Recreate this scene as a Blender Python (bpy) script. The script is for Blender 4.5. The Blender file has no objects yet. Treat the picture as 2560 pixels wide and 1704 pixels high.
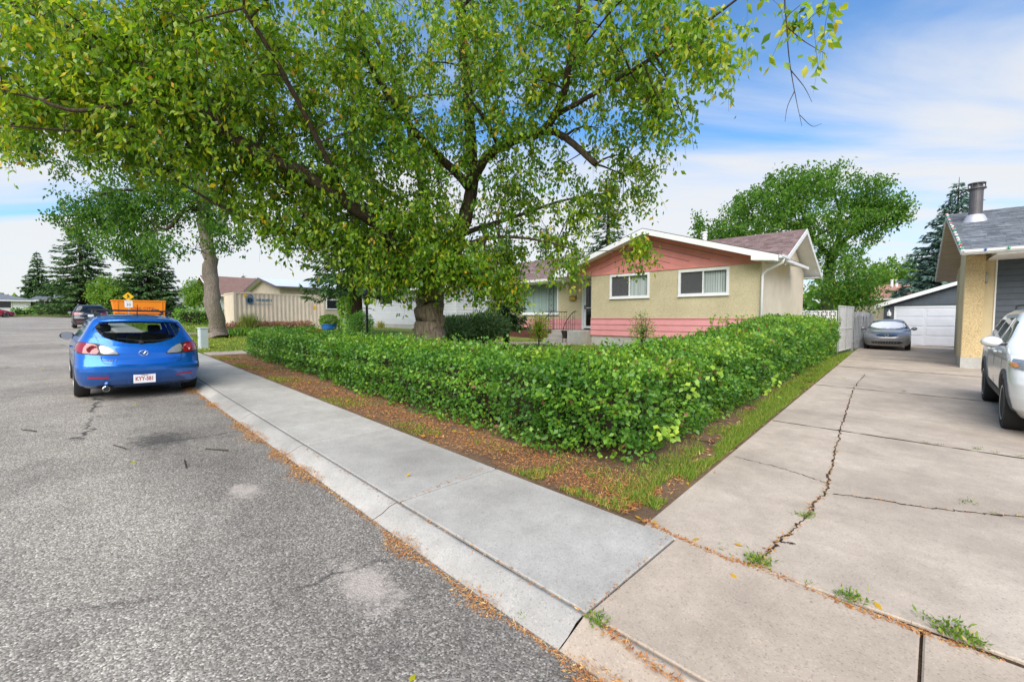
import bpy, bmesh, math, random
import numpy as np
from mathutils import Vector, Matrix
random.seed(7); RNG = np.random.default_rng(7)
SC = bpy.context.scene; COL = SC.collection
R = math.radians

# ---------------------------------------------------------------- camera, sky, sun, exposure
FPX, CAM_H, PITCH, YAW, GRADE = 1100.0, 1.57, R(3.0), R(46.0), 0.02
cd = bpy.data.cameras.new('camera'); cam = bpy.data.objects.new('camera', cd); COL.objects.link(cam)
cam.location = (0, 0, CAM_H); cam.rotation_euler = (R(90) - PITCH, 0, -YAW)
cd.sensor_fit = 'HORIZONTAL'; cd.sensor_width = 36.0; cd.lens = 36.0 * FPX / 2560.0
cd.clip_start = 0.05; cd.clip_end = 3000.0
SC.camera = cam
SC.render.engine = 'CYCLES'
SC.cycles.use_denoising = True
SC.cycles.max_bounces = 10; SC.cycles.diffuse_bounces = 6; SC.cycles.transmission_bounces = 8; SC.cycles.transparent_max_bounces = 12
SC.cycles.caustics_reflective = False; SC.cycles.caustics_refractive = False
SC.view_settings.view_transform = 'Standard'; SC.view_settings.look = 'None'
SC.view_settings.exposure = 1.1; SC.view_settings.gamma = 1.0
SC.view_settings.use_curve_mapping = False

SUN_EL, SUN_AZ = R(44), R(240)        # azimuth from +Y towards +X: behind the camera, over the driveway side
wd = bpy.data.worlds.new('World'); SC.world = wd; wd.use_nodes = True
def build_world():
    nt = wd.node_tree; N = nt.nodes; L = nt.links; N.clear()
    out = N.new('ShaderNodeOutputWorld'); bg = N.new('ShaderNodeBackground'); L.new(bg.outputs[0], out.inputs[0])
    sky = N.new('ShaderNodeTexSky'); sky.sky_type = 'NISHITA'; sky.sun_disc = False
    sky.sun_elevation = SUN_EL; sky.sun_rotation = SUN_AZ; sky.air_density = 1.0; sky.dust_density = 0.6; sky.ozone_density = 2.5
    tc = N.new('ShaderNodeTexCoord'); sep = N.new('ShaderNodeSeparateXYZ'); L.new(tc.outputs['Generated'], sep.inputs[0])
    def M(op, a, b=None, c=None):
        n = N.new('ShaderNodeMath'); n.operation = op
        for i, v in enumerate((a, b, c)):
            if v is None: continue
            if isinstance(v, (int, float)): n.inputs[i].default_value = v
            else: L.new(v, n.inputs[i])
        return n.outputs[0]
    zc = M('MAXIMUM', sep.outputs[2], 0.0); zz = M('ADD', zc, 0.09)
    px = M('DIVIDE', sep.outputs[0], zz); py = M('DIVIDE', sep.outputs[1], zz)
    comb = N.new('ShaderNodeCombineXYZ'); L.new(px, comb.inputs[0]); L.new(py, comb.inputs[1])
    m0 = N.new('ShaderNodeMapping'); m0.inputs['Rotation'].default_value = (0, 0, R(48)); L.new(comb.outputs[0], m0.inputs[0])   # wind direction
    mp = N.new('ShaderNodeMapping'); mp.inputs['Scale'].default_value = (0.42, 1.35, 1.0)
    mp.inputs['Location'].default_value = (0.4, 2.2, 0.4)
    L.new(m0.outputs[0], mp.inputs[0])
    n1 = N.new('ShaderNodeTexNoise'); n1.inputs['Scale'].default_value = 0.8; n1.inputs['Detail'].default_value = 7; n1.inputs['Roughness'].default_value = 0.52
    n1.inputs['Distortion'].default_value = 0.55
    L.new(mp.outputs[0], n1.inputs['Vector'])
    # thin cloud everywhere, thicker towards the horizon as a sheet seen edge-on
    hz = M('POWER', M('SUBTRACT', 1.0, zc), 2.0)
    dens = M('ADD', n1.outputs['Fac'], M('MULTIPLY', hz, 0.44))
    mr = N.new('ShaderNodeMapRange'); mr.interpolation_type = 'SMOOTHSTEP'
    mr.inputs[1].default_value = 0.53; mr.inputs[2].default_value = 0.84; L.new(dens, mr.inputs[0])
    cl = M('MULTIPLY', mr.outputs[0], 0.93)
    skm = N.new('ShaderNodeMixRGB'); skm.blend_type = 'MULTIPLY'; skm.inputs[0].default_value = 1.0
    L.new(sky.outputs[0], skm.inputs[1]); skm.inputs[2].default_value = SKY_GAIN + (1,)
    mix = N.new('ShaderNodeMixRGB'); L.new(cl, mix.inputs[0]); L.new(skm.outputs[0], mix.inputs[1]); mix.inputs[2].default_value = CLOUD + (1,)
    L.new(mix.outputs[0], bg.inputs[0]); bg.inputs[1].default_value = 0.066
SKY_GAIN = (0.85, 1.34, 1.66); CLOUD = (6.3, 6.3, 6.3)
build_world()
sl = bpy.data.lights.new('sun', 'SUN'); sun = bpy.data.objects.new('sun', sl); COL.objects.link(sun)
sl.energy = 2.6; sl.angle = R(65); sl.color = (1.0, 0.925, 0.82)
sd = Vector((math.sin(SUN_AZ) * math.cos(SUN_EL), math.cos(SUN_AZ) * math.cos(SUN_EL), math.sin(SUN_EL)))
sun.rotation_euler = sd.to_track_quat('Z', 'Y').to_euler(); sun.location = (0, 0, 30)

# ---------------------------------------------------------------- pixel helpers (pixels of a 2356-wide view)
_S = 2560.0 / 2356.0
_fh = np.array([math.sin(YAW), math.cos(YAW), 0]); _r = np.array([math.cos(YAW), -math.sin(YAW), 0])
_f = _fh * math.cos(PITCH) + np.array([0, 0, -math.sin(PITCH)]); _u = np.cross(_r, _f)
def at(x, y, depth):
    """point on the line of sight of view pixel (x, y), DEPTH metres ahead"""
    return np.array([0, 0, CAM_H]) + depth * (_f + _r * (x * _S - 1280) / FPX - _u * (y * _S - 852) / FPX)
def ray(x, y): return _f + _r * (x * _S - 1280) / FPX - _u * (y * _S - 852) / FPX
def gz(y): return GRADE * min(max(y, -20.0), 120.0)
def gpt(x, y):
    d = ray(x, y); t = CAM_H / (GRADE * d[1] - d[2]); return np.array([0, 0, CAM_H]) + t * d
def on_x(x, y, X): d = ray(x, y); return np.array([0, 0, CAM_H]) + d * (X / d[0])
def on_y(x, y, Y): d = ray(x, y); return np.array([0, 0, CAM_H]) + d * (Y / d[1])
def dxk(y): return 0.026 * max(0.0, y - 2.0)          # the street bends gently
def ground_z(x, y):
    """the yards: the street's grade, the front lawn rising a little to the house"""
    b = gz(y); k = dxk(y)
    t = min(max((x - 5.5 - k) / 9.0, 0), 1); t = t * t * (3 - 2 * t)
    q = min(max((y - 3.0) / 3.5, 0), 1)
    return b + 0.24 * t * q

# ---------------------------------------------------------------- materials
MATS = {}
def hexc(*c): return tuple(c) + (1,)
class NT:
    def __init__(s, name):
        s.m = bpy.data.materials.new(name); s.m.use_nodes = True; s.n = s.m.node_tree.nodes; s.l = s.m.node_tree.links
        s.p = s.n['Principled BSDF']; s.out = s.n['Material Output']; s.tc = None
    def coord(s, kind='Object'):
        if s.tc is None: s.tc = s.n.new('ShaderNodeTexCoord')
        return s.tc.outputs[kind]
    def mapping(s, vec, scale=(1, 1, 1), rot=(0, 0, 0), loc=(0, 0, 0)):
        m = s.n.new('ShaderNodeMapping'); m.inputs['Scale'].default_value = scale; m.inputs['Rotation'].default_value = rot; m.inputs['Location'].default_value = loc
        s.l.new(vec, m.inputs[0]); return m.outputs[0]
    def noise(s, vec, scale, detail=4, rough=0.5, out='Fac', dist=0.0):
        n = s.n.new('ShaderNodeTexNoise'); n.inputs['Scale'].default_value = scale; n.inputs['Detail'].default_value = detail; n.inputs['Roughness'].default_value = rough
        n.inputs['Distortion'].default_value = dist
        s.l.new(vec, n.inputs['Vector']); return n.outputs[out]
    def voro(s, vec, scale, out='Distance', feature='F1', rnd=1.0):
        n = s.n.new('ShaderNodeTexVoronoi'); n.feature = feature; n.inputs['Scale'].default_value = scale; n.inputs['Randomness'].default_value = rnd
        s.l.new(vec, n.inputs['Vector']); return n.outputs[out]
    def ramp(s, fac, stops, interp='LINEAR'):
        r = s.n.new('ShaderNodeValToRGB'); r.color_ramp.interpolation = interp; e = r.color_ramp.elements
        while len(e) < len(stops): e.new(0.5)
        for el, (p, c) in zip(e, stops):
            el.position = p; el.color = tuple(c) + (1,) if len(c) == 3 else c
        s.l.new(fac, r.inputs[0]); return r.outputs[0]
    def val(s, fac, a, b, lo=0.0, hi=1.0):
        r = s.n.new('ShaderNodeMapRange'); r.inputs[1].default_value = a; r.inputs[2].default_value = b; r.inputs[3].default_value = lo; r.inputs[4].default_value = hi
        s.l.new(fac, r.inputs[0]); return r.outputs[0]
    def mix(s, fac, a, b, mode='MIX'):
        n = s.n.new('ShaderNodeMixRGB'); n.blend_type = mode
        for i, v in ((0, fac), (1, a), (2, b)):
            if isinstance(v, (int, float)): n.inputs[i].default_value = v
            elif isinstance(v, tuple): n.inputs[i].default_value = v if len(v) == 4 else v + (1,)
            else: s.l.new(v, n.inputs[i])
        return n.outputs[0]
    def math(s, op, a, b=0.0):
        n = s.n.new('ShaderNodeMath'); n.operation = op
        for i, v in ((0, a), (1, b)):
            if isinstance(v, (int, float)): n.inputs[i].default_value = v
            else: s.l.new(v, n.inputs[i])
        return n.outputs[0]
    def attr(s, name, out='Fac'):
        n = s.n.new('ShaderNodeAttribute'); n.attribute_name = name; return n.outputs[out]
    def objrand(s): return s.n.new('ShaderNodeObjectInfo').outputs['Random']
    def base(s, c):
        if isinstance(c, tuple): s.p.inputs['Base Color'].default_value = c if len(c) == 4 else c + (1,)
        else: s.l.new(c, s.p.inputs['Base Color'])
    def set(s, **k):
        for a, v in k.items():
            i = s.p.inputs[a.replace('_', ' ')]
            if isinstance(v, (int, float)): i.default_value = v
            elif isinstance(v, tuple): i.default_value = v
            else: s.l.new(v, i)
        return s
    def bump(s, h, strength=0.3, dist=0.01):
        b = s.n.new('ShaderNodeBump'); b.inputs['Strength'].default_value = strength; b.inputs['Distance'].default_value = dist
        s.l.new(h, b.inputs['Height']); s.l.new(b.outputs[0], s.p.inputs['Normal'])
    def done(s, key): MATS[key] = s.m; return s.m

def simple(key, c, rough=0.6, metal=0.0, var=0.12, scale=6.0, spec=0.5, bump=0.0, coat=0.0, rnd=0.0, emit=None, bscale=None):
    t = NT(key); v = t.coord()
    n = t.noise(v, scale, 5, 0.6)
    lo = tuple(x * (1 - var) for x in c); hi = tuple(min(1, x * (1 + var)) for x in c)
    col = t.ramp(n, [(0.3, lo), (0.7, hi)])
    if rnd:
        col = t.mix(1.0, col, t.ramp(t.objrand(), [(0, (1 - rnd,) * 3), (1, (1 + rnd * 0.4,) * 3)]), 'MULTIPLY')
    t.base(col); t.set(Roughness=rough, Metallic=metal)
    t.p.inputs['Specular IOR Level'].default_value = spec
    if coat: t.set(Coat_Weight=coat, Coat_Roughness=0.04)
    if bump: t.bump(t.noise(v, bscale or scale * 8, 6, 0.65), bump, 0.01)
    return t.done(key)

def mat_asphalt():
    t = NT('asphalt'); v = t.coord()
    big = t.noise(v, 0.35, 5, 0.6); mid = t.noise(v, 3.0, 5, 0.6)
    ag = t.voro(v, 105.0, 'Color'); agd = t.voro(v, 105.0)
    sp = t.n.new('ShaderNodeSeparateColor'); t.l.new(ag, sp.inputs[0])
    stone = t.ramp(sp.outputs[0], [(0.0, (0.10, 0.089, 0.077)), (0.30, (0.185, 0.167, 0.146)), (0.65, (0.285, 0.259, 0.228)), (0.88, (0.39, 0.356, 0.315)), (1.0, (0.60, 0.55, 0.49))])
    fine = t.noise(v, 260.0, 2, 0.6)
    stone = t.mix(t.val(fine, 0.35, 0.65), stone, t.mix(0.35, stone, (0.24, 0.225, 0.205)))
    shade = t.ramp(t.math('ADD', t.math('MULTIPLY', big, 0.7), t.math('MULTIPLY', mid, 0.3)), [(0.36, (0.70, 0.69, 0.68)), (0.62, (1.20, 1.18, 1.14))])
    col = t.mix(1.0, stone, shade, 'MULTIPLY')
    # older, paler running surface; a darker relaid strip beside the gutter with a wandering edge
    sx = t.n.new('ShaderNodeSeparateXYZ'); t.l.new(v, sx.inputs[0])
    edge = t.math('ADD', t.math('ADD', sx.outputs[0], t.math('MULTIPLY', sx.outputs[1], -0.026)), t.math('MULTIPLY', t.math('SUBTRACT', t.noise(v, 0.9, 5, 0.65), 0.5), 1.5))
    col = t.mix(t.val(edge, 0.25, 0.75), t.mix(1.0, col, (1.18, 1.175, 1.16), 'MULTIPLY'), t.mix(1.0, col, (0.86, 0.855, 0.86), 'MULTIPLY'))
    # spilt light dust: two dry patches, and an oil stain behind the parked car
    warp = t.noise(v, 4.0, 4, 0.6, 'Color')
    wv = t.mix(0.12, v, warp)
    def spot(cx, cy, rx, ry, rot, colr, amt, cur):
        m = t.mapping(v, (1, 1, 1), (0, 0, 0), (-cx, -cy, 0)); m = t.mapping(m, (1 / rx, 1 / ry, 0), (0, 0, rot))
        ln = t.n.new('ShaderNodeVectorMath'); ln.operation = 'LENGTH'; t.l.new(m, ln.inputs[0])
        d = t.math('ADD', ln.outputs['Value'], t.math('MULTIPLY', t.math('SUBTRACT', t.noise(v, 11.0, 6, 0.75), 0.5), 3.0))
        return t.mix(t.math('MULTIPLY', t.val(d, 0.35, 1.15, 1.0, 0.0), amt), cur, colr)
    a = gpt(845, 1320); b = gpt(563, 1112); c = gpt(370, 1000)
    col = spot(a[0], a[1], 0.16, 0.32, R(-44), (0.52, 0.45, 0.39), 0.62, col)
    col = spot(b[0], b[1], 0.15, 0.24, R(-30), (0.50, 0.43, 0.37), 0.65, col)
    col = spot(c[0], c[1], 0.34, 0.42, 0.3, (0.045, 0.042, 0.04), 0.75, col)
    col = spot(0.9, 12.0, 0.7, 2.4, 0.0, (0.06, 0.058, 0.055), 0.45, col)  # dark oval under the parked car: its shade painted into the asphalt
    # dark tar line cracks
    cr = t.voro(t.mapping(wv, (0.16, 0.30, 1.0)), 1.0, 'Distance', 'DISTANCE_TO_EDGE')
    col = t.mix(t.math('MULTIPLY', t.val(cr, 0.0, 0.006, 1.0, 0.0), t.val(t.noise(v, 0.8, 3, 0.5), 0.46, 0.56)), col, (0.035, 0.033, 0.032))
    t.base(col); t.set(Roughness=0.92); t.p.inputs['Specular IOR Level'].default_value = 0.25
    t.bump(t.math('SUBTRACT', 1.0, agd), 0.55, 0.006); return t.done('asphalt')

def mat_concrete(key, c, tint2, stain=0.55, dark=0.35):
    t = NT(key); v = t.coord('Object'); g = t.n.new('ShaderNodeNewGeometry'); pos = g.outputs['Position']
    n1 = t.noise(pos, 0.9, 6, 0.62); n2 = t.noise(pos, 6.0, 6, 0.65); n3 = t.noise(pos, 90.0, 3, 0.6)
    col = t.ramp(n1, [(0.3, tuple(x * (1 - dark * 0.6) for x in c)), (0.5, c), (0.7, tint2)])
    col = t.mix(t.val(n2, 0.35, 0.75, 0.0, stain), col, tuple(x * 0.72 for x in c))
    sp = t.voro(pos, 130.0, 'Color'); s2 = t.n.new('ShaderNodeSeparateColor'); t.l.new(sp, s2.inputs[0])
    col = t.mix(1.0, col, t.ramp(s2.outputs[1], [(0, (0.72, 0.71, 0.70)), (0.12, (0.95, 0.95, 0.95)), (0.9, (1.02, 1.02, 1.02)), (1, (1.18, 1.17, 1.14))]), 'MULTIPLY')
    n4 = t.noise(pos, 0.33, 4, 0.7, dist=1.2); col = t.mix(t.val(n4, 0.50, 0.72, 0.0, 0.42), col, tuple(x * 0.62 for x in c))
    n5 = t.noise(pos, 22.0, 4, 0.7); col = t.mix(t.math('MULTIPLY', t.val(n5, 0.58, 0.70), 0.22), col, tuple(x * 0.55 for x in c))
    # dark specks and drips of dirt
    dk = t.voro(pos, 5.5); col = t.mix(t.math('MULTIPLY', t.val(dk, 0.012, 0.045, 1, 0), 0.7), col, (0.10, 0.09, 0.08))
    col = t.mix(1.0, col, t.ramp(t.objrand(), [(0, (0.93, 0.93, 0.94)), (1, (1.05, 1.045, 1.03))]), 'MULTIPLY')
    t.base(col); t.set(Roughness=0.88); t.p.inputs['Specular IOR Level'].default_value = 0.25
    t.bump(t.math('ADD', t.math('MULTIPLY', n3, 0.5), n2), 0.25, 0.006); return t.done(key)

def mat_leaf(key, stops, trans=0.38, gloss=0.35, rough=0.45, gain=1.25):
    t = NT(key); c = t.ramp(t.attr('tint'), stops)
    t.base(c); t.set(Roughness=rough); t.p.inputs['Specular IOR Level'].default_value = gloss
    tr = t.n.new('ShaderNodeBsdfTranslucent'); t.l.new(t.mix(1.0, c, (gain, gain * 1.02, gain * 0.7), 'MULTIPLY'), tr.inputs[0])
    mx = t.n.new('ShaderNodeMixShader'); mx.inputs[0].default_value = trans
    t.l.new(t.p.outputs[0], mx.inputs[1]); t.l.new(tr.outputs[0], mx.inputs[2]); t.l.new(mx.outputs[0], t.out.inputs[0])
    return t.done(key)

def mat_bark(key, a, b, scale=1.0, moss=None):
    t = NT(key); v = t.coord()
    m = t.mapping(v, (9 * scale, 9 * scale, 1.6 * scale))
    n = t.noise(m, 2.2, 8, 0.7, dist=0.6); n2 = t.noise(v, 1.3, 4, 0.6)
    col = t.ramp(n, [(0.30, a), (0.62, b)])
    if moss: col = t.mix(t.val(n2, 0.5, 0.75, 0, 0.55), col, moss)
    t.base(col); t.set(Roughness=0.95); t.p.inputs['Specular IOR Level'].default_value = 0.15
    t.bump(n, 0.9, 0.04); return t.done(key)

def mat_ground(key, a, b, c, s=1.0):
    t = NT(key); v = t.coord()
    n = t.noise(v, 0.7 * s, 6, 0.65); n2 = t.noise(v, 14.0 * s, 6, 0.7)
    col = t.ramp(t.math('ADD', t.math('MULTIPLY', n, 0.55), t.math('MULTIPLY', n2, 0.45)), [(0.34, a), (0.5, b), (0.66, c)])
    t.base(col); t.set(Roughness=1.0); t.p.inputs['Specular IOR Level'].default_value = 0.1
    t.bump(n2, 0.8, 0.03); return t.done(key)

def mat_stucco(key, c, speck, amount=0.5):
    t = NT(key); v = t.coord()
    n = t.noise(v, 1.2, 5, 0.6); p = t.voro(v, 78.0, 'Color'); s = t.n.new('ShaderNodeSeparateColor'); t.l.new(p, s.inputs[0])
    col = t.mix(t.math('MULTIPLY', t.val(s.outputs[0], 0.78, 0.86), amount), c, speck)
    col = t.mix(t.math('MULTIPLY', t.val(s.outputs[1], 0.75, 0.9), amount * 0.6), col, tuple(min(1, x * 1.25) for x in c))
    col = t.mix(1.0, col, t.ramp(n, [(0.3, (0.88, 0.88, 0.87)), (0.7, (1.06, 1.06, 1.06))]), 'MULTIPLY')
    t.base(col); t.set(Roughness=0.95); t.p.inputs['Specular IOR Level'].default_value = 0.15
    t.bump(t.voro(v, 60.0), 0.6, 0.012); return t.done(key)

def mat_shingle(key, cols, s=1.0):
    t = NT(key); v = t.coord('Object')
    n = t.noise(v, 3.0 * s, 6, 0.7); f = t.noise(v, 120, 3, 0.6)
    col = t.ramp(t.math('ADD', t.math('MULTIPLY', n, 0.7), t.math('MULTIPLY', f, 0.3)), [(0.32, cols[0]), (0.5, cols[1]), (0.68, cols[2])])
    col = t.mix(1.0, col, t.ramp(t.math('FRACT', t.math('ADD', t.attr('tint'), t.objrand()), 0), [(0, (0.72, 0.72, 0.74)), (1, (1.2, 1.18, 1.18))]), 'MULTIPLY')
    t.base(col); t.set(Roughness=0.95); t.p.inputs['Specular IOR Level'].default_value = 0.2
    t.bump(f, 0.5, 0.006); return t.done(key)

def mat_paint(key, c, metal=0.35, rough=0.28):
    t = NT(key); v = t.coord(); n = t.noise(v, 2.0, 5, 0.6); f = t.noise(v, 900.0, 1, 0.5)
    col = t.mix(1.0, c, t.ramp(f, [(0.3, (0.85, 0.85, 0.85)), (0.7, (1.15, 1.15, 1.15))]), 'MULTIPLY')
    # road film towards the sills
    sp = t.n.new('ShaderNodeSeparateXYZ'); t.l.new(v, sp.inputs[0])
    dirt = t.math('MULTIPLY', t.val(sp.outputs[2], 0.2, 0.62, 0.5, 0.0), t.val(n, 0.3, 0.7, 0.3, 1.0))
    col = t.mix(dirt, col, (0.16, 0.14, 0.12)); t.base(col)
    t.set(Metallic=metal, Roughness=t.val(n, 0.3, 0.7, rough * 0.85, rough * 1.25), Coat_Weight=0.8, Coat_Roughness=0.03); return t.done(key)

def mat_glass(key, tint=(0.10, 0.13, 0.13), alpha=0.45, rough=0.02, clear=(0.80, 0.86, 0.84)):
    t = NT(key); t.base(tint); t.set(Roughness=rough); t.p.inputs['Specular IOR Level'].default_value = 0.8
    tr = t.n.new('ShaderNodeBsdfTransparent'); tr.inputs[0].default_value = clear + (1,)
    lw = t.n.new('ShaderNodeLayerWeight'); lw.inputs[0].default_value = 0.5
    fr = t.math('ADD', t.math('MULTIPLY', t.math('POWER', lw.outputs['Facing'], 4.0), 0.85), 0.05)
    mx = t.n.new('ShaderNodeMixShader')
    t.l.new(t.math('MAXIMUM', fr, alpha), mx.inputs[0]); t.l.new(tr.outputs[0], mx.inputs[1]); t.l.new(t.p.outputs[0], mx.inputs[2])
    t.l.new(mx.outputs[0], t.out.inputs[0]); return t.done(key)

mat_asphalt()
mat_concrete('walk', (0.425, 0.400, 0.362), (0.50, 0.475, 0.435), 0.6, 0.5)
mat_concrete('apron', (0.485, 0.395, 0.310), (0.565, 0.47, 0.375), 0.6, 0.45)
mat_concrete('drive', (0.475, 0.395, 0.318), (0.585, 0.495, 0.405), 0.6, 0.55)
mat_concrete('step', (0.40, 0.37, 0.32), (0.46, 0.43, 0.38))
mat_concrete('found', (0.46, 0.45, 0.42), (0.54, 0.53, 0.50))
mat_ground('soil', (0.10, 0.068, 0.045), (0.175, 0.112, 0.070), (0.27, 0.165, 0.095), 2.0)
mat_ground('lawn', (0.08, 0.12, 0.022), (0.17, 0.21, 0.045), (0.27, 0.27, 0.08))
mat_ground('joint_dirt', (0.03, 0.024, 0.018), (0.06, 0.045, 0.03), (0.14, 0.085, 0.05), 3.0)
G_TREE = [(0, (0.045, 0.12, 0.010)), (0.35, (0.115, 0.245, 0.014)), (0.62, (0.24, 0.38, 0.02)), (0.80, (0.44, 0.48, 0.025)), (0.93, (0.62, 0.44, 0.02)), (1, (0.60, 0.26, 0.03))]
G_HEDGE = [(0, (0.030, 0.090, 0.016)), (0.4, (0.090, 0.235, 0.026)), (0.72, (0.215, 0.40, 0.040)), (0.92, (0.42, 0.55, 0.055)), (1, (0.24, 0.10, 0.045))]
G_ELM = [(0, (0.036, 0.105, 0.014)), (0.5, (0.095, 0.220, 0.022)), (0.9, (0.22, 0.35, 0.04)), (1, (0.42, 0.32, 0.03))]
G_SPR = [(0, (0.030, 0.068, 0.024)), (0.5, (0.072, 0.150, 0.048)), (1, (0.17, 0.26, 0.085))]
G_BLUE = [(0, (0.045, 0.085, 0.070)), (0.5, (0.10, 0.175, 0.145)), (1, (0.22, 0.31, 0.26))]
G_GRASS = [(0, (0.055, 0.130, 0.012)), (0.5, (0.13, 0.245, 0.024)), (0.85, (0.29, 0.37, 0.05)), (1, (0.46, 0.36, 0.13))]
G_LIT = [(0, (0.20, 0.065, 0.022)), (0.4, (0.50, 0.19, 0.055)), (0.75, (0.62, 0.35, 0.14)), (1, (0.70, 0.52, 0.24))]
mat_leaf('leaf_tree', G_TREE, 0.45, 0.55, 0.40, 1.7); mat_leaf('leaf_hedge', G_HEDGE, 0.38, 0.5, 0.38, 1.5); mat_leaf('leaf_elm', G_ELM, 0.45, 0.35, 0.45, 1.6)
mat_leaf('needle', G_SPR, 0.15, 0.2, 0.6); mat_leaf('needle_blue', G_BLUE, 0.15, 0.2, 0.6); mat_leaf('grass', G_GRASS, 0.3, 0.2, 0.6)
mat_leaf('litter', G_LIT, 0.1, 0.15, 0.8, 1.0)
mat_leaf('flower', [(0, (0.26, 0.11, 0.05)), (0.35, (0.46, 0.22, 0.14)), (0.7, (0.60, 0.34, 0.30)), (1, (0.62, 0.34, 0.08))], 0.25, 0.2, 0.6)
mat_leaf('flower_yellow', [(0, (0.45, 0.20, 0.02)), (1, (0.75, 0.50, 0.03))], 0.25, 0.2, 0.6)
mat_bark('bark_tree', (0.075, 0.055, 0.040), (0.34, 0.265, 0.195), 1.0, (0.10, 0.095, 0.03))
mat_bark('bark_limb', (0.028, 0.020, 0.015), (0.105, 0.078, 0.055), 1.2)
mat_bark('bark_elm', (0.10, 0.08, 0.066), (0.36, 0.30, 0.245), 1.4)
mat_bark('bark_dark', (0.022, 0.016, 0.013), (0.075, 0.055, 0.042), 1.4)
mat_stucco('stucco', (0.60, 0.52, 0.34), (0.22, 0.16, 0.09), 0.45)
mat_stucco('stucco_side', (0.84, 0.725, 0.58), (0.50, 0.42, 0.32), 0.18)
mat_stucco('pebble', (0.66, 0.51, 0.28), (0.26, 0.16, 0.08), 0.75)
simple('yellow_wall', (0.62, 0.52, 0.32), 0.9, var=0.08, scale=2)
simple('pink', (0.69, 0.29, 0.295), 0.7, var=0.07, scale=2.5, rnd=0.06, bump=0.1)
simple('coral', (0.70, 0.255, 0.225), 0.7, var=0.08, scale=2.0, rnd=0.06, bump=0.1)
simple('white', (0.78, 0.78, 0.77), 0.5, var=0.05, scale=3)
simple('white_worn', (0.78, 0.78, 0.78), 0.7, var=0.16, scale=7, bump=0.15)
simple('siding_white', (0.62, 0.63, 0.65), 0.6, var=0.06, scale=3, rnd=0.05)
simple('siding_dark', (0.075, 0.094, 0.115), 0.55, var=0.12, scale=4, rnd=0.12)
simple('soffit_tan', (0.52, 0.42, 0.34), 0.7, var=0.07, scale=4, rnd=0.08)
simple('grey_wall', (0.20, 0.21, 0.22), 0.8, var=0.15, scale=3)
simple('tan_wall', (0.44, 0.37, 0.28), 0.8, var=0.1, scale=2)
simple('plum_wall', (0.10, 0.075, 0.09), 0.8, var=0.1)
simple('navy_wall', (0.055, 0.065, 0.085), 0.8, var=0.1)
simple('pale_metal', (0.60, 0.64, 0.68), 0.45, var=0.05, scale=1.5)
simple('garage_door', (0.66, 0.68, 0.73), 0.5, var=0.05, scale=2)
simple('container', (0.76, 0.64, 0.49), 0.6, var=0.08, scale=2.0, bump=0.1)
simple('orange', (0.90, 0.26, 0.012), 0.45, var=0.06)
simple('sign_yellow', (0.90, 0.50, 0.01), 0.45, var=0.03)
simple('sign_white', (0.85, 0.86, 0.88), 0.45, var=0.02)
simple('navy_print', (0.025, 0.03, 0.09), 0.6, var=0.02)
simple('red_print', (0.42, 0.03, 0.03), 0.6, var=0.02)
simple('black_print', (0.012, 0.012, 0.012), 0.6, var=0.02)
simple('blue_print', (0.10, 0.20, 0.32), 0.6, var=0.1)
simple('iron', (0.012, 0.012, 0.013), 0.45, 0.3, var=0.2)
simple('metal', (0.55, 0.56, 0.57), 0.35, 0.9, var=0.08)
simple('flue', (0.12, 0.11, 0.115), 0.5, 0.4, var=0.15)
simple('flashing', (0.50, 0.49, 0.52), 0.5, 0.3, var=0.1)
simple('pedestal', (0.48, 0.54, 0.53), 0.6, var=0.06, scale=3)
simple('fixture', (0.33, 0.35, 0.33), 0.5, var=0.06)
simple('wood_grey', (0.40, 0.40, 0.41), 0.85, var=0.2, scale=5, rnd=0.12, bump=0.3)
simple('brick', (0.135, 0.042, 0.030), 0.9, var=0.2, scale=8, rnd=0.3, bump=0.4)
simple('mortar', (0.24, 0.20, 0.18), 0.95, var=0.1)
simple('brass', (0.42, 0.28, 0.06), 0.45, 0.5, var=0.15)
simple('blue_pot', (0.02, 0.14, 0.50), 0.4, var=0.08)
simple('dark_pot', (0.035, 0.022, 0.020), 0.7, var=0.1)
simple('screen', (0.055, 0.055, 0.055), 0.6, var=0.1)
simple('screen_grey', (0.135, 0.125, 0.13), 0.7, var=0.06, scale=14)
simple('blind', (0.76, 0.80, 0.785), 0.6, var=0.05, rnd=0.15)
simple('blind_dim', (0.55, 0.66, 0.62), 0.6, var=0.05, rnd=0.15)
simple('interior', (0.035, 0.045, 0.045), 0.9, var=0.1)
simple('rubber', (0.018, 0.017, 0.017), 0.85, var=0.15, scale=20)
simple('plastic', (0.020, 0.020, 0.021), 0.55, var=0.1)
simple('cladding', (0.10, 0.10, 0.105), 0.7, var=0.1)
simple('rim', (0.46, 0.47, 0.48), 0.3, 0.85, var=0.06)
simple('chrome', (0.75, 0.76, 0.78), 0.12, 1.0, var=0.02)
simple('lamp_red', (0.26, 0.003, 0.010), 0.12, var=0.1, scale=20, coat=1.0)
simple('lamp_clear', (0.27, 0.28, 0.28), 0.22, 0.2, var=0.15, scale=18, coat=1.0)
simple('reflector', (0.48, 0.02, 0.03), 0.3, var=0.05)
simple('amber', (0.70, 0.25, 0.03), 0.2, var=0.05, coat=1.0)
simple('seat', (0.020, 0.020, 0.021), 0.9, var=0.1)
simple('sky_glare', (0.88, 0.89, 0.90), 0.2, 0.0, var=0.05)  # opaque white: the sky's reflection painted onto the sedan's windshield
simple('bulb_red', (0.60, 0.03, 0.03), 0.3, var=0.02, coat=1.0); simple('bulb_green', (0.02, 0.28, 0.12), 0.3, var=0.02, coat=1.0)
simple('bulb_blue', (0.02, 0.10, 0.45), 0.3, var=0.02, coat=1.0); simple('bulb_white', (0.75, 0.75, 0.72), 0.3, var=0.02, coat=1.0)
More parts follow.
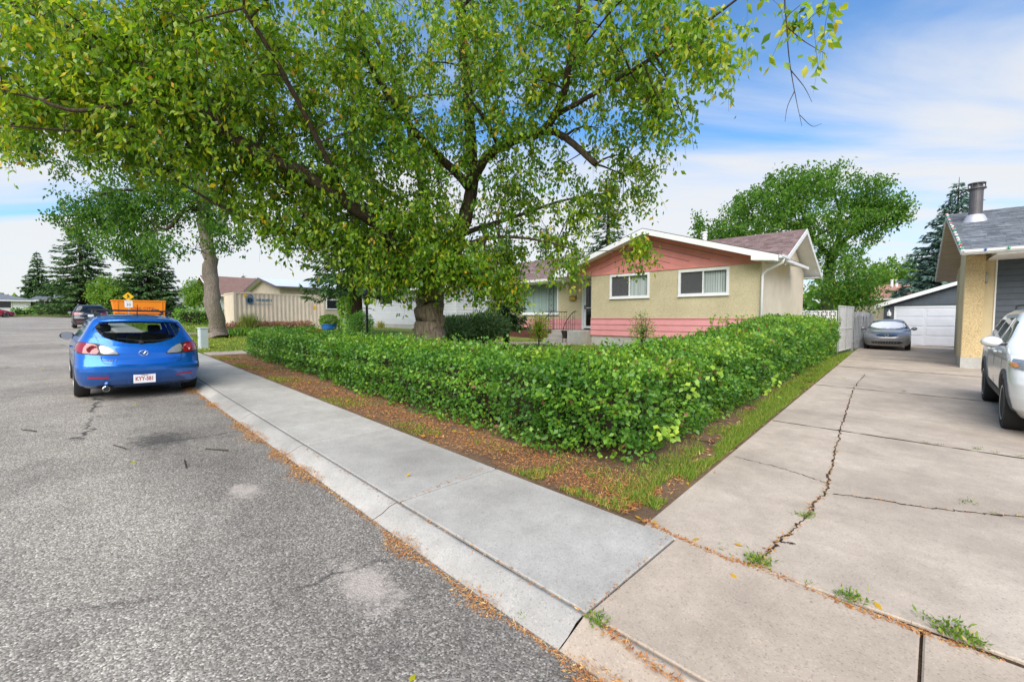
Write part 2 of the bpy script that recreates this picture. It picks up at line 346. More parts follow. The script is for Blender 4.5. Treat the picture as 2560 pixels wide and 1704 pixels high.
simple('juniper_wood', (0.045, 0.032, 0.025), 0.95, var=0.3)
mat_shingle('shingle_mauve', [(0.15, 0.100, 0.094), (0.235, 0.162, 0.150), (0.34, 0.25, 0.235)])
mat_shingle('shingle_grey', [(0.17, 0.19, 0.22), (0.27, 0.30, 0.34), (0.40, 0.43, 0.47)])
mat_shingle('shingle_brown', [(0.15, 0.09, 0.07), (0.22, 0.135, 0.11), (0.28, 0.18, 0.15)])
mat_shingle('shingle_terra', [(0.36, 0.17, 0.11), (0.48, 0.25, 0.17), (0.55, 0.32, 0.23)])
mat_shingle('shingle_slate', [(0.10, 0.11, 0.125), (0.15, 0.165, 0.185), (0.21, 0.23, 0.25)])
mat_paint('paint_blue', (0.003, 0.135, 0.56), 0.55, 0.24)
mat_paint('paint_black', (0.012, 0.013, 0.024), 0.25, 0.25)
mat_paint('paint_grey', (0.26, 0.262, 0.275), 0.3, 0.28)
mat_paint('paint_white', (0.90, 0.90, 0.89), 0.0, 0.3)
mat_paint('paint_red', (0.32, 0.008, 0.03), 0.2, 0.25)
mat_glass('car_glass', (0.015, 0.02, 0.02), 0.12); mat_glass('dark_glass', (0.01, 0.012, 0.014), 0.72); mat_glass('pane', (0.05, 0.075, 0.07), 0.06, clear=(0.96, 0.975, 0.97)); mat_glass('mirror_glass', (0.3, 0.32, 0.35), 0.9)
# ---------------------------------------------------------------- mesh helpers
class MB:
    """collects shapes; build() links them as ONE mesh object"""
    def __init__(s): s.v = []; s.f = []; s.t = []
    def add(s, V, F, tint=0.5):
        o = len(s.v); s.v += [tuple(map(float, p)) for p in V]; s.f += [tuple(i + o for i in f) for f in F]; s.t += [tint] * len(F); return s
    def box(s, x0, x1, y0, y1, z0, z1, tint=0.5):
        V = [(x0, y0, z0), (x1, y0, z0), (x1, y1, z0), (x0, y1, z0), (x0, y0, z1), (x1, y0, z1), (x1, y1, z1), (x0, y1, z1)]
        return s.add(V, [(0, 3, 2, 1), (4, 5, 6, 7), (0, 1, 5, 4), (1, 2, 6, 5), (2, 3, 7, 6), (3, 0, 4, 7)], tint)
    def hexa(s, bot, top, tint=0.5):
        return s.add(list(bot) + list(top), [(0, 3, 2, 1), (4, 5, 6, 7), (0, 1, 5, 4), (1, 2, 6, 5), (2, 3, 7, 6), (3, 0, 4, 7)], tint)
    def prism(s, pts, vec, tint=0.5):
        """polygon PTS (3-D) swept along VEC"""
        n = len(pts); vec = np.array(vec); P = [np.array(p, float) for p in pts]
        return s.add(P + [p + vec for p in P], [tuple(range(n))[::-1], tuple(range(n, 2 * n))] + [(i, (i + 1) % n, n + (i + 1) % n, n + i) for i in range(n)], tint)
    def tube(s, path, rad, n=8, cap=True, tint=0.5):
        path = [np.array(p, float) for p in path]
        if not hasattr(rad, '__len__'): rad = [rad] * len(path)
        V = []; F = []; ref = np.array([0.31, 0.17, 0.93]); prev = None
        for i, p in enumerate(path):
            d = path[min(i + 1, len(path) - 1)] - path[max(i - 1, 0)]; d = d / (np.linalg.norm(d) + 1e-9)
            a = np.cross(d, ref) if prev is None else prev - d * (prev @ d)
            if np.linalg.norm(a) < 1e-4: a = np.cross(d, np.array([1, 0, 0.2]))
            a = a / np.linalg.norm(a); prev = a; b = np.cross(d, a)
            for k in range(n):
                t = 2 * math.pi * k / n; V.append(p + rad[i] * (a * math.cos(t) + b * math.sin(t)))
        for i in range(len(path) - 1):
            for k in range(n): F.append((i * n + k, i * n + (k + 1) % n, (i + 1) * n + (k + 1) % n, (i + 1) * n + k))
        if cap: F.append(tuple(range(n))[::-1]); F.append(tuple(range((len(path) - 1) * n, len(path) * n)))
        return s.add(V, F, tint)
    def lathe(s, prof, c=(0, 0, 0), n=20, axis='z', tint=0.5):
        V = []; F = []
        for (r, h) in prof:
            for k in range(n):
                t = 2 * math.pi * k / n; a, b = r * math.cos(t), r * math.sin(t)
                V.append({'z': (c[0] + a, c[1] + b, c[2] + h), 'y': (c[0] + a, c[1] + h, c[2] + b), 'x': (c[0] + h, c[1] + a, c[2] + b)}[axis])
        for i in range(len(prof) - 1):
            for k in range(n): F.append((i * n + k, i * n + (k + 1) % n, (i + 1) * n + (k + 1) % n, (i + 1) * n + k))
        F.append(tuple(range(n))[::-1]); F.append(tuple(range((len(prof) - 1) * n, len(prof) * n)))
        return s.add(V, F, tint)
    def ribbon(s, path, widths, z=0.0, tint=0.5):
        V = []; F = []
        for i, p in enumerate(path):
            a = np.array(path[max(i - 1, 0)][:2]); b = np.array(path[min(i + 1, len(path) - 1)][:2]); d = b - a; d = d / (np.linalg.norm(d) + 1e-9); nn = np.array([-d[1], d[0]])
            w = widths[i] if hasattr(widths, '__len__') else widths
            V += [(p[0] + nn[0] * w / 2, p[1] + nn[1] * w / 2, p[2] + z), (p[0] - nn[0] * w / 2, p[1] - nn[1] * w / 2, p[2] + z)]
        for i in range(len(path) - 1): F.append((2 * i, 2 * i + 1, 2 * i + 3, 2 * i + 2))
        return s.add(V, F, tint)
    def mesh(s, name, mat, smooth=False, bevel=0.0):
        m = bpy.data.meshes.new(name); m.from_pydata(s.v, [], s.f); m.update()
        bm = bmesh.new(); bm.from_mesh(m); bmesh.ops.recalc_face_normals(bm, faces=bm.faces); bm.to_mesh(m); bm.free()
        if mat: m.materials.append(MATS[mat])
        a = m.attributes.new('tint', 'FLOAT', 'FACE'); a.data.foreach_set('value', np.array(s.t, np.float32))
        if smooth: m.shade_smooth()
        return m
    def build(s, name, mat, parent=None, smooth=False, bevel=0.0, loc=None, angle=None):
        o = bpy.data.objects.new(name, s.mesh(name, mat, smooth)); COL.objects.link(o)
        if parent is not None: o.parent = parent
        if loc is not None: o.location = loc
        if bevel:
            md = o.modifiers.new('bevel', 'BEVEL'); md.width = bevel; md.segments = 2; md.limit_method = 'ANGLE'; md.angle_limit = R(40)
        if angle is not None:
            for p in o.data.polygons: p.use_smooth = True
            md = o.modifiers.new('split', 'EDGE_SPLIT'); md.split_angle = R(angle)
        return o
def inst(mesh, name, parent=None, M=None, loc=None):
    o = bpy.data.objects.new(name, mesh); COL.objects.link(o)
    if parent is not None: o.parent = parent
    if M is not None: o.matrix_basis = M
    if loc is not None: o.location = loc
    return o
def tag(o, label=None, cat=None, group=None, kind=None):
    if label: o['label'] = label
    if cat: o['category'] = cat
    if group: o['group'] = group
    if kind: o['kind'] = kind
    return o
def empty(name, loc=(0, 0, 0), rz=0.0, label=None, cat=None, group=None):
    o = bpy.data.objects.new(name, None); COL.objects.link(o); o.location = loc; o.rotation_euler = (0, 0, rz); o.empty_display_size = 0.2
    return tag(o, label, cat, group)
def box(name, mat, parent, x0, x1, y0, y1, z0, z1, bevel=0.0): return MB().box(x0, x1, y0, y1, z0, z1).build(name, mat, parent, bevel=bevel)
def text_mesh(s, size, depth=0.004, bold=0.0):
    """letters as a flat mesh (lettering on signs and plates), centred, in the XY plane"""
    c = bpy.data.curves.new('lettering', 'FONT'); c.body = s; c.size = size; c.extrude = depth; c.align_x = 'CENTER'; c.align_y = 'CENTER'; c.offset = bold
    o = bpy.data.objects.new('lettering', c); COL.objects.link(o)
    dg = bpy.context.evaluated_depsgraph_get(); m = bpy.data.meshes.new_from_object(o.evaluated_get(dg)); bpy.data.objects.remove(o); return m
def lettering(name, s, size, mat, parent, origin, right, up, depth=0.003, sx=1.0, bold=0.0):
    m = text_mesh(s, size, depth, bold); m.materials.clear(); m.materials.append(MATS[mat])
    r = Vector(right).normalized(); u = Vector(up).normalized(); n = r.cross(u)
    M = Matrix(((r.x * sx, u.x, n.x, origin[0]), (r.y * sx, u.y, n.y, origin[1]), (r.z * sx, u.z, n.z, origin[2]), (0, 0, 0, 1)))
    return inst(m, name, parent, M)

def np_mesh(name, V, F, mat, tint=None, smooth=False):
    """V (n,3), F (m,k) arrays"""
    m = bpy.data.meshes.new(name); V = np.asarray(V, np.float32); F = np.asarray(F, np.int32); k = F.shape[1]
    m.vertices.add(len(V)); m.vertices.foreach_set('co', V.ravel())
    m.loops.add(F.size); m.loops.foreach_set('vertex_index', F.ravel())
    m.polygons.add(len(F)); m.polygons.foreach_set('loop_start', np.arange(0, F.size, k, dtype=np.int32))
    try: m.polygons.foreach_set('loop_total', np.full(len(F), k, np.int32))
    except Exception: pass
    if tint is not None:
        a = m.attributes.new('tint', 'FLOAT', 'FACE'); a.data.foreach_set('value', np.asarray(tint, np.float32))
    m.update(calc_edges=True)
    if mat: m.materials.append(MATS[mat])
    if smooth: m.shade_smooth()
    return m
def np_obj(name, V, F, mat, tint=None, parent=None, kind=None):
    o = bpy.data.objects.new(name, np_mesh(name, V, F, mat, tint)); COL.objects.link(o)
    if parent is not None: o.parent = parent
    if kind: o['kind'] = kind
    return o
def unit(a): return a / (np.linalg.norm(a, axis=-1, keepdims=True) + 1e-9)
def leaf_cloud(P, D, N, L, W, tint, detail=True, fold=0.18, curl=0.0):
    """leaves at P pointing along D, facing N; 4 (or 2) triangles each"""
    D = unit(D); S = unit(np.cross(D, N)); N = np.cross(S, D); n = len(P); L = np.broadcast_to(L, n)[:, None]; W = np.broadcast_to(W, n)[:, None]
    base = P; tip = P + D * L - N * L * curl
    l = P + D * L * 0.42 + S * W * 0.5; r = P + D * L * 0.42 - S * W * 0.5
    if detail:
        c = P + D * L * 0.5 - N * W * fold
        V = np.stack([base, l, tip, r, c], 1).reshape(-1, 3); o = (np.arange(n) * 5)[:, None]
        F = np.stack([o + [0, 4, 1], o + [1, 4, 2], o + [2, 4, 3], o + [3, 4, 0]], 1).reshape(-1, 3); t = np.repeat(tint, 4)
    else:
        V = np.stack([base, l, tip, r], 1).reshape(-1, 3); o = (np.arange(n) * 4)[:, None]
        F = np.stack([o + [0, 3, 1], o + [1, 3, 2]], 1).reshape(-1, 3); t = np.repeat(tint, 2)
    return V, F, t
def cat(parts):
    V = []; F = []; T = []; o = 0
    for v, f, t in parts: V.append(v); F.append(f + o); T.append(t); o += len(v)
    return np.concatenate(V), np.concatenate(F), np.concatenate(T)
def rv(n): return unit(RNG.normal(size=(n, 3)))

# ---------------------------------------------------------------- ground, street, pavement
def sheet(name, xs, ys, zf, mat, kind='structure', label=None):
    V = [(x, y, zf(x, y)) for y in ys for x in xs]; nx = len(xs)
    F = [(j * nx + i, j * nx + i + 1, (j + 1) * nx + i + 1, (j + 1) * nx + i) for j in range(len(ys) - 1) for i in range(nx - 1)]
    o = np_obj(name, V, F, mat, [0.5] * len(F)); o.data.shade_smooth(); tag(o, label, None, None, kind); return o
# far ground below everything
sheet('ground', np.linspace(-1500, 1500, 7), np.linspace(-1500, 1500, 7), lambda x, y: -3.5, 'lawn', label='grassy ground reaching to the horizon')
def far_z(y): return gz(y)
YS = np.concatenate([np.linspace(-24, 24, 97), np.linspace(25, 120, 60)])
def lawn_z(x, y): return ground_z(x, y) - 0.03
V = []; nx = 40
tt = np.concatenate([np.linspace(0, 1, 28) ** 1.0 * 25, np.linspace(29, 160, 12)])
for y in YS:
    for q in tt: V.append((3.02 + dxk(y) + q, y, lawn_z(3.02 + dxk(y) + q, y)))
F = [(j * nx + i, j * nx + i + 1, (j + 1) * nx + i + 1, (j + 1) * nx + i) for j in range(len(YS) - 1) for i in range(nx - 1)]
o = np_obj('lawn', V, F, 'lawn', [0.5] * len(F)); tag(o, 'green front lawns behind the hedge and along the street', None, None, 'structure'); o.data.shade_smooth()
# road with a crown, gutter by the kerb
def road_z(x, y):
    e = 1.66 + dxk(y); d = e - x
    return gz(y) - 0.075 + 0.05 * min(1, max(0, d) / 3.2) - 0.05 * max(0, (d - 5.5) / 4.5)
V = []; ds = [0, .15, .35, .7, 1.2, 2, 3.2, 4.4, 5.5, 7, 8.5, 10.0]; YR = np.concatenate([np.linspace(-24, 24, 97), np.linspace(25, 88.5, 45)])
for y in YR:
    for d in ds: V.append((1.68 + dxk(y) - d, y, road_z(1.66 + dxk(y) - d, y)))
nx = len(ds); F = [(j * nx + i, (j + 1) * nx + i, (j + 1) * nx + i + 1, j * nx + i + 1) for j in range(len(YR) - 1) for i in range(nx - 1)]
o = np_obj('road', V, F, 'asphalt', [0.5] * len(F)); tag(o, 'worn grey asphalt street', None, None, 'structure'); o.data.shade_smooth()
# the other side of the street, outside the picture, and the end of the street
sheet('verge', [-60, -30, -14, -8.28], [-24, 0, 24, 60, 88, 120], lambda x, y: gz(y) - 0.02, 'lawn', label='grass verge on the far side of the street')
sheet('bank', np.linspace(-60, 45, 8), [88.0, 100, 120, 150, 200], lambda x, y: gz(min(y, 120)) + 0.06 + (y > 89) * 0.1, 'lawn', label='grassy bank where the street ends')

def slab_mesh(name, quad, th, mat, gap=0.012, lip=0.007):
    """one concrete slab; QUAD four (x,y,z) corners of its top, edges eased"""
    q = [np.array(p, float) for p in quad]; c = sum(q) / 4
    def inset(p, d): v = c - p; v[2] = 0; return p + v / np.linalg.norm(v) * d
    a = [inset(p, gap * 0.7) for p in q]; b = [inset(p, gap * 0.7 + lip * 1.5) for p in q]
    bot = [p - [0, 0, th] for p in a]; mid = [p - [0, 0, lip] for p in a]
    mb = MB(); mb.add(bot + mid + b, [(8, 9, 10, 11)] + [(4 + i, 4 + (i + 1) % 4, 8 + (i + 1) % 4, 8 + i) for i in range(4)] + [(i, (i + 1) % 4, 4 + (i + 1) % 4, 4 + i) for i in range(4)])
    return mb.build(name, mat)
sw_ys = [1.27, 3.13, 5.22, 7.3, 9.4, 11.5, 13.6, 15.7, 17.8]
y = 17.8
while y < 62: y += 2.1; sw_ys.append(y)
V = []; yy = np.concatenate([np.linspace(-24, 64, 177)])
for y in yy:
    k = dxk(y)
    for x, dz in ((1.60, -0.10), (1.70, -0.09), (1.90, -0.02), (3.04, -0.02)): V.append((x + k, y, gz(y) + dz))
F = [(j * 4 + i, j * 4 + i + 1, (j + 1) * 4 + i + 1, (j + 1) * 4 + i) for j in range(len(yy) - 1) for i in range(3)]
walk = np_obj('sidewalk', V, F, 'joint_dirt', [0.5] * len(F)); tag(walk, 'grey concrete sidewalk with rolled kerb beside the street', None, None, 'structure')
def curb_section(y0, y1, mat, low=0.0):
    mb = MB(); n = 4; P = []
    for j in range(n + 1):
        y = y0 + 0.004 + (y1 - y0 - 0.008) * j / n; k = dxk(y); z = gz(y)
        for x, dz in ((1.63, -0.11), (1.645, -0.072), (1.72, -0.05 + low * 0.3), (1.79, -0.012 - low), (1.84, -0.002 - low * 0.5), (1.862, 0.0), (1.866, -0.03)): P.append((x + k, y, z + dz))
    mb.add(P, [(j * 7 + i, (j + 1) * 7 + i, (j + 1) * 7 + i + 1, j * 7 + i + 1) for j in range(n) for i in range(6)])
    return mb.build('kerb_section', mat, walk, smooth=True)
def walk_slab(y0, y1, mat, x0=1.880, x1=2.985):
    k0, k1 = dxk(y0), dxk(y1)
    o = slab_mesh('slab', [(x0 + k0, y0, gz(y0)), (x1 + k0, y0, gz(y0)), (x1 + k1, y1, gz(y1)), (x0 + k1, y1, gz(y1))], 0.09, mat); o.parent = walk; return o
for a, b in zip(sw_ys[:-1], sw_ys[1:]): curb_section(a, b, 'walk'); walk_slab(a, b, 'walk')
ap_ys = [1.27, 0.0, -1.35, -2.7, -4.05, -5.4]
for b, a in zip(ap_ys[:-1], ap_ys[1:]): curb_section(a, b, 'apron', 0.012); walk_slab(a, b, 'apron')
ya = -5.4
while ya > -22: curb_section(ya - 2.1, ya, 'walk'); walk_slab(ya - 2.1, ya, 'walk'); ya -= 2.1
# the driveway, turned a little from the street's square
DS = 0.052
def dv(xp, yp):                                   # driveway coordinates to place
    return np.array([xp - DS * yp, yp + DS * (xp - 3.0), 0])
def dvz(xp, yp): p = dv(xp, yp); p[2] = gz(p[1]) - 0.004 + 0.0; return p
V = []
for xp in np.linspace(2.9, 36, 40):
    for yp in np.linspace(-9, 1.50, 12): p = dvz(xp, yp); V.append((p[0], p[1], p[2] - 0.022))
F = [(j * 12 + i, j * 12 + i + 1, (j + 1) * 12 + i + 1, (j + 1) * 12 + i) for j in range(39) for i in range(11)]
drive = np_obj('driveway', V, F, 'joint_dirt', [0.5] * len(F)); tag(drive, 'cracked tan concrete driveway leading to the garages', None, None, 'structure')
DXJ = [3.0, 7.5, 12.2, 17.2, 21.8, 26.4, 31.0, 33.6]
def drive_edge(xp): return 1.53 + 0.05 * math.sin(xp * 1.7) * 0.3
CRK = [gpt(*p) for p in ((1748, 1290), (1765, 1268), (1790, 1243), (1822, 1222), (1862, 1180), (1868, 1158), (1898, 1135), (1905, 1106), (1918, 1060), (1925, 1020), (1935, 985), (1945, 950), (1957, 915), (1966, 890), (1990, 860))]
for a, b in zip(DXJ[:-1], DXJ[1:]):
    for y0, y1 in ((-9.0, -4.6), (-4.6, 1.53)):
        a0 = a + (0.02 if a == 3.0 else 0); o = slab_mesh('slab', [dvz(a0, y0), dvz(b, y0), dvz(b, y1), dvz(a0, y1)], 0.10, 'drive', 0.022); o.parent = drive
def crack(pts, w, name='crack', mat='joint_dirt', seg=14, jit=0.010):
    path = []; W = []
    for p, q in zip(pts[:-1], pts[1:]):
        for i in range(seg):
            t = i / seg; c = p + (q - p) * t; path.append((c[0] + random.gauss(0, jit), c[1] + random.gauss(0, jit), gz(c[1]) - 0.004)); W.append(w * random.uniform(0.35, 1.5))
    path.append((pts[-1][0], pts[-1][1], gz(pts[-1][1]) - 0.004)); W.append(w * 0.4)
    return MB().ribbon(path, W, 0.0045).build(name, mat, drive)
crack(CRK, 0.016)
C2 = [gpt(*p) for p in ((1915, 1135), (2010, 1147), (2120, 1165), (2240, 1178), (2360, 1188))]; crack(C2, 0.014)
C3 = [gpt(*p) for p in ((1690, 1050), (1770, 1068), (1850, 1092), (1900, 1110))]; crack(C3, 0.008)
C4 = [gpt(*p) for p in ((1790, 1243), (1815, 1248), (1830, 1252))]; crack(C4, 0.010)
for xj, w_ in ((7.5, 0.030), (12.2, 0.035), (17.2, 0.06), (21.8, 0.05)):
    crack([dv(xj, 1.5), dv(xj, 0.2), dv(xj, -1.2), dv(xj, -2.6), dv(xj, -4.5)], w_, 'joint_filler', jit=0.004)
# front path of the pink house, and the pale drive beyond the hedge
def path_strip(name, pts, w, mat, label, n=None):
    P = []
    for p, q in zip(pts[:-1], pts[1:]):
        L = math.hypot(q[0] - p[0], q[1] - p[1]); m = max(2, int(L / 1.2))
        for i in range(m): P.append((p[0] + (q[0] - p[0]) * i / m, p[1] + (q[1] - p[1]) * i / m))
    P.append(pts[-1][:2]); base = empty(name); 
    root = MB().ribbon([(x, y, ground_z(x, y) - 0.02) for x, y in P], w + 0.02, 0.0).build(name, 'joint_dirt'); bpy.data.objects.remove(base)
    tag(root, label, None, None, 'structure')
    for a, b in zip(P[:-1], P[1:]):
        d = np.array(b) - np.array(a); d = d / np.linalg.norm(d); nn = np.array([-d[1], d[0]]) * w / 2
        q = [(a[0] - nn[0], a[1] - nn[1]), (b[0] - nn[0], b[1] - nn[1]), (b[0] + nn[0], b[1] + nn[1]), (a[0] + nn[0], a[1] + nn[1])]
        o = slab_mesh('slab', [(x, yy_, ground_z(x, yy_) + 0.012) for x, yy_ in q], 0.05, mat); o.parent = root
    return root
path_strip('path', [(3.5, 17.7), (8.0, 17.6), (12.0, 14.8), (14.55, 12.4), (14.6, 11.0)], 1.15, 'apron', 'pale concrete path from the sidewalk to the front steps')
path_strip('drive', [(3.75, 31.6), (9.0, 31.6), (16.0, 31.8)], 2.8, 'apron', 'pale concrete strip drive before the beige container')
# soil under the hedge
def soil_strip():
    mb = []; ys = np.linspace(1.44, 17.2, 60); V = []; nx = 6
    for y in ys:
        k = dxk(y); x1 = 5.6
        for i in range(nx): x = 3.0 + k + (x1 - 3.0) * i / (nx - 1); ed = dv(x, 1.49)[1]; yq = max(y, ed); V.append((x, yq, ground_z(x, yq) - 0.012 + 0.02 * math.sin(x * 7 + y * 5) * (0 < i < nx - 1) * (y > 2.2)))
    F = [(j * nx + i, j * nx + i + 1, (j + 1) * nx + i + 1, (j + 1) * nx + i) for j in range(len(ys) - 1) for i in range(nx - 1)]; o = len(V)
    xs = np.linspace(5.55, 23, 50)
    for x in xs:
        e = dv(x, 1.49)[1]
        for i in range(5): y = e + 0.0 + i * 0.42; V.append((x, y, gz(y) - 0.012))
    F += [(o + j * 5 + i, o + j * 5 + i + 1, o + (j + 1) * 5 + i + 1, o + (j + 1) * 5 + i)[::-1] for j in range(len(xs) - 1) for i in range(4)]
    s = np_obj('soil', V, F, 'soil', [0.5] * len(F)); tag(s, 'bare brown soil under the hedge', None, None, 'structure'); s.data.shade_smooth()
soil_strip()
# ---------------------------------------------------------------- foliage builders
def wob(x, y, z, s=1.0): return (np.sin(x * 2.1 * s + 1.3 * y) + np.sin(y * 2.7 * s - 1.7 * z + 2.0) + np.sin(z * 3.3 * s + 1.1 * x + 4.0)) / 3.0
LEAF_T = {}
def leaf_template(mat, tint):
    k = (mat, round(tint * 12) / 12)
    if k not in LEAF_T:
        V, F, t = leaf_cloud(np.zeros((1, 3)), np.array([[0, 0, -1.0]]), np.array([[0, -1.0, 0]]), 1.0, 1.0, np.array([k[1]])); LEAF_T[k] = np_mesh('leaf', V, F, mat, t)
    return LEAF_T[k]
def leaf_objects(P, D, N, L, W, tint, mat, parent):
    D = unit(D); S = unit(np.cross(D, N)); N = np.cross(S, D)
    for i in range(len(P)):
        # template: tip along -Z, side along cross(D,N), facing -Y
        x = S[i]; X0 = np.cross([0, 0, -1.0], [0, -1.0, 0])
        sx = 1.0 if X0[0] > 0 else -1.0
        M = Matrix(((x[0] * W[i] * sx, -N[i][0] * W[i], -D[i][0] * L[i], P[i][0]), (x[1] * W[i] * sx, -N[i][1] * W[i], -D[i][1] * L[i], P[i][1]), (x[2] * W[i] * sx, -N[i][2] * W[i], -D[i][2] * L[i], P[i][2]), (0, 0, 0, 1)))
        o = inst(leaf_template(mat, float(tint[i])), 'leaf', parent, M)
CAMP = np.array([0, 0, CAM_H])
def split_leaves(P, D, N, L, W, T, mat, parent, crown_name, n_obj, detail=True, fold=0.18):
    """the leaves that show largest become parts of their own, the rest one mass"""
    if n_obj:
        v = P - CAMP; z = v @ _f; sx = 1280 + FPX * (v @ _r) / np.maximum(z, .1); sy = 852 - FPX * (v @ _u) / np.maximum(z, .1)
        vis = (z > 0.3) & (sx > 10) & (sx < 2550) & (sy > 10) & (sy < 1700)
        score = np.where(vis, L / np.maximum(z, 0.3), 0); idx = np.argsort(-score)[:n_obj]
        leaf_objects(P[idx], D[idx], N[idx], L[idx], W[idx], T[idx], mat, parent)
        keep = np.ones(len(P), bool); keep[idx] = False; P, D, N, L, W, T = (a[keep] for a in (P, D, N, L, W, T))
    V, F, t = leaf_cloud(P, D, N, L, W, T, detail, fold)
    return np_obj(crown_name, V, F, mat, t, parent, 'stuff')

def catmull(pts, n=6):
    P = [np.array(p, float) for p in pts]; P = [2 * P[0] - P[1]] + P + [2 * P[-1] - P[-2]]; out = []
    for i in range(1, len(P) - 2):
        for k in range(n):
            t = k / n; a, b, c, d = P[i - 1], P[i], P[i + 1], P[i + 2]
            out.append(0.5 * ((2 * b) + (-a + c) * t + (2 * a - 5 * b + 4 * c - d) * t * t + (-a + 3 * b - 3 * c + d) * t ** 3))
    out.append(P[-2]); return np.array(out)

def make_tree(root, limbs, blobs, leafmat, barkmat, leaf=(0.09, 0.13), per=18, droop=0.55, spread=0.16, n_obj=0, detail=True, gaps=0.0, tint0=0.42, tsd=0.16, yellow=0.03, trunk_sides=14, twig_sides=3, batches=(0.03, 0.15), blob_tint=None, limbmat=None):
    nodes = []; rads = []; mbt = MB(); first = True
    for pts, r0, r1 in limbs:
        P = catmull(pts, 6); n = len(P); rr = [r0 + (r1 - r0) * (i / (n - 1)) ** 0.8 for i in range(n)]
        P = P + RNG.normal(0, 1, P.shape) * np.array(rr)[:, None] * 0.10
        if first:
            rr = [r * (1 + 0.55 * math.exp(-i * 0.55)) for i, r in enumerate(rr)]
            trunk = MB(); trunk.tube(P, rr, trunk_sides); tv = np.array(trunk.v)
            ang = np.arctan2(tv[:, 1] - P[0][1], tv[:, 0] - P[0][0]); wv = 1 + 0.07 * np.sin(ang * 3 + tv[:, 2] * 1.7) + 0.05 * np.sin(ang * 5 - tv[:, 2] * 4.0)
            cx = np.interp(tv[:, 2], P[:, 2], P[:, 0]); cy = np.interp(tv[:, 2], P[:, 2], P[:, 1]); tv[:, 0] = cx + (tv[:, 0] - cx) * wv; tv[:, 1] = cy + (tv[:, 1] - cy) * wv
            trunk.v = [tuple(p) for p in tv]; trunk.build('trunk', barkmat, root, smooth=True); first = False
        else: mbt.tube(P, rr, 8)
        nodes.append(P); rads += rr
    nodes = np.concatenate(nodes); rads = np.array(rads)
    E = []; BT = []
    for bi, (c, rx, ry, rz, w) in enumerate(blobs):
        d = rv(w) * (RNG.random((w, 1)) ** (1 / 2.4)); p = c + _r * d[:, :1] * rx + np.array([0, 0, 1.0]) * d[:, 1:2] * ry + _fh * d[:, 2:] * rz
        if gaps: k = wob(p[:, 0] * 1.6, p[:, 1] * 1.6, p[:, 2] * 1.9) > gaps - 1.0; p = p[k]
        E.append(p); BT += [(blob_tint[bi] if blob_tint else 0.0)] * len(p)
    E = np.concatenate(E); BT = np.array(BT); order = RNG.permutation(len(E)); E = E[order]; BT = BT[order]
    n = len(E); cuts = [0, max(8, int(n * batches[0])), max(30, int(n * batches[1])), n]
    Pl = []; Dl = []; Tl = []; br = mbt
    for bi in range(3):
        seg = E[cuts[bi]:cuts[bi + 1]]; newn = []; newr = []
        for i in range(0, len(seg), 256):
            s = seg[i:i + 256]; d2 = ((s[:, None, :] - nodes[None]) ** 2).sum(-1)
            # prefer nodes lower and inside: branches rise and then hang
            d2 = d2 + 0.8 * np.maximum(0, nodes[None, :, 2] - s[:, None, 2]) ** 2
            near = d2.argmin(1)
            for q, j in zip(s, near):
                a = nodes[j]; ln = np.linalg.norm(q - a) + 1e-6; r0 = min(rads[j] * 0.6, 0.006 + 0.011 * ln * (2.2, 1.3, 0.8)[bi]); r1 = (0.012, 0.006, 0.003)[bi]; r1 = min(r1, r0)
                mid = a + (q - a) * 0.5 + np.array([0, 0, 0.10 * ln]) + RNG.normal(0, 0.05 * ln, 3); ts = (0, 0.3, 0.55, 0.8, 1.0)
                path = [a * (1 - t) ** 2 + 2 * t * (1 - t) * mid + q * t * t for t in ts]
                if bi < 2:
                    newn += path[1:]; newr += [r0 + (r1 - r0) * t for t in ts[1:]]
                h = RNG.normal(0, 0.14, 3); h[2] = -abs(RNG.normal(droop, droop * 0.3)); end = [q + h * 0.45 * np.array([1.4, 1.4, 0.7]), q + h]
                path = path + end; br.tube(path, [r0 + (r1 - r0) * min(1, t) for t in ts] + [r1 * 0.8, r1 * 0.5], twig_sides if bi == 2 else 5, cap=False)
                m = max(4, int(RNG.normal(per, per * 0.25))); u_ = RNG.random(m) ** 0.8; k = (u_ * (len(path) - 3.01) + 2).astype(int); fr = RNG.random(m)[:, None]; pp = np.array(path)
                base = pp[k] * (1 - fr) + pp[np.minimum(k + 1, len(path) - 1)] * fr + RNG.normal(0, spread * 0.55, (m, 3))
                Pl.append(base); dd = RNG.normal(0, 0.55, (m, 3)); dd[:, 2] = -0.75 + 0.35 * RNG.normal(size=m); Dl.append(dd)
        if newn: nodes = np.concatenate([nodes, np.array(newn)]); rads = np.concatenate([rads, np.array(newr)])
        Tl.append(BT[cuts[bi]:cuts[bi + 1]])
    cnt = [len(p) for p in Pl]; P = np.concatenate(Pl); D = np.concatenate(Dl); bt = np.repeat(np.concatenate(Tl), cnt); n = len(P)
    ct = np.repeat(RNG.normal(0, 0.07, len(cnt)), cnt)
    br.build('branches', limbmat or barkmat, root, smooth=True)['kind'] = 'stuff'
    T = np.clip(tint0 + bt + ct + RNG.normal(0, tsd, n), 0, 0.80); yl = RNG.random(n) < yellow; T[yl] = RNG.uniform(0.84, 1.0, yl.sum())
    N = RNG.normal(0, 1, (n, 3)); N[:, 2] = np.abs(N[:, 2]) * 0.9 + 0.2
    L = RNG.uniform(*leaf, n); W = L * RNG.uniform(0.42, 0.60, n)
    split_leaves(P, D, N, L, W, T, leafmat, root, 'crown', n_obj, detail)

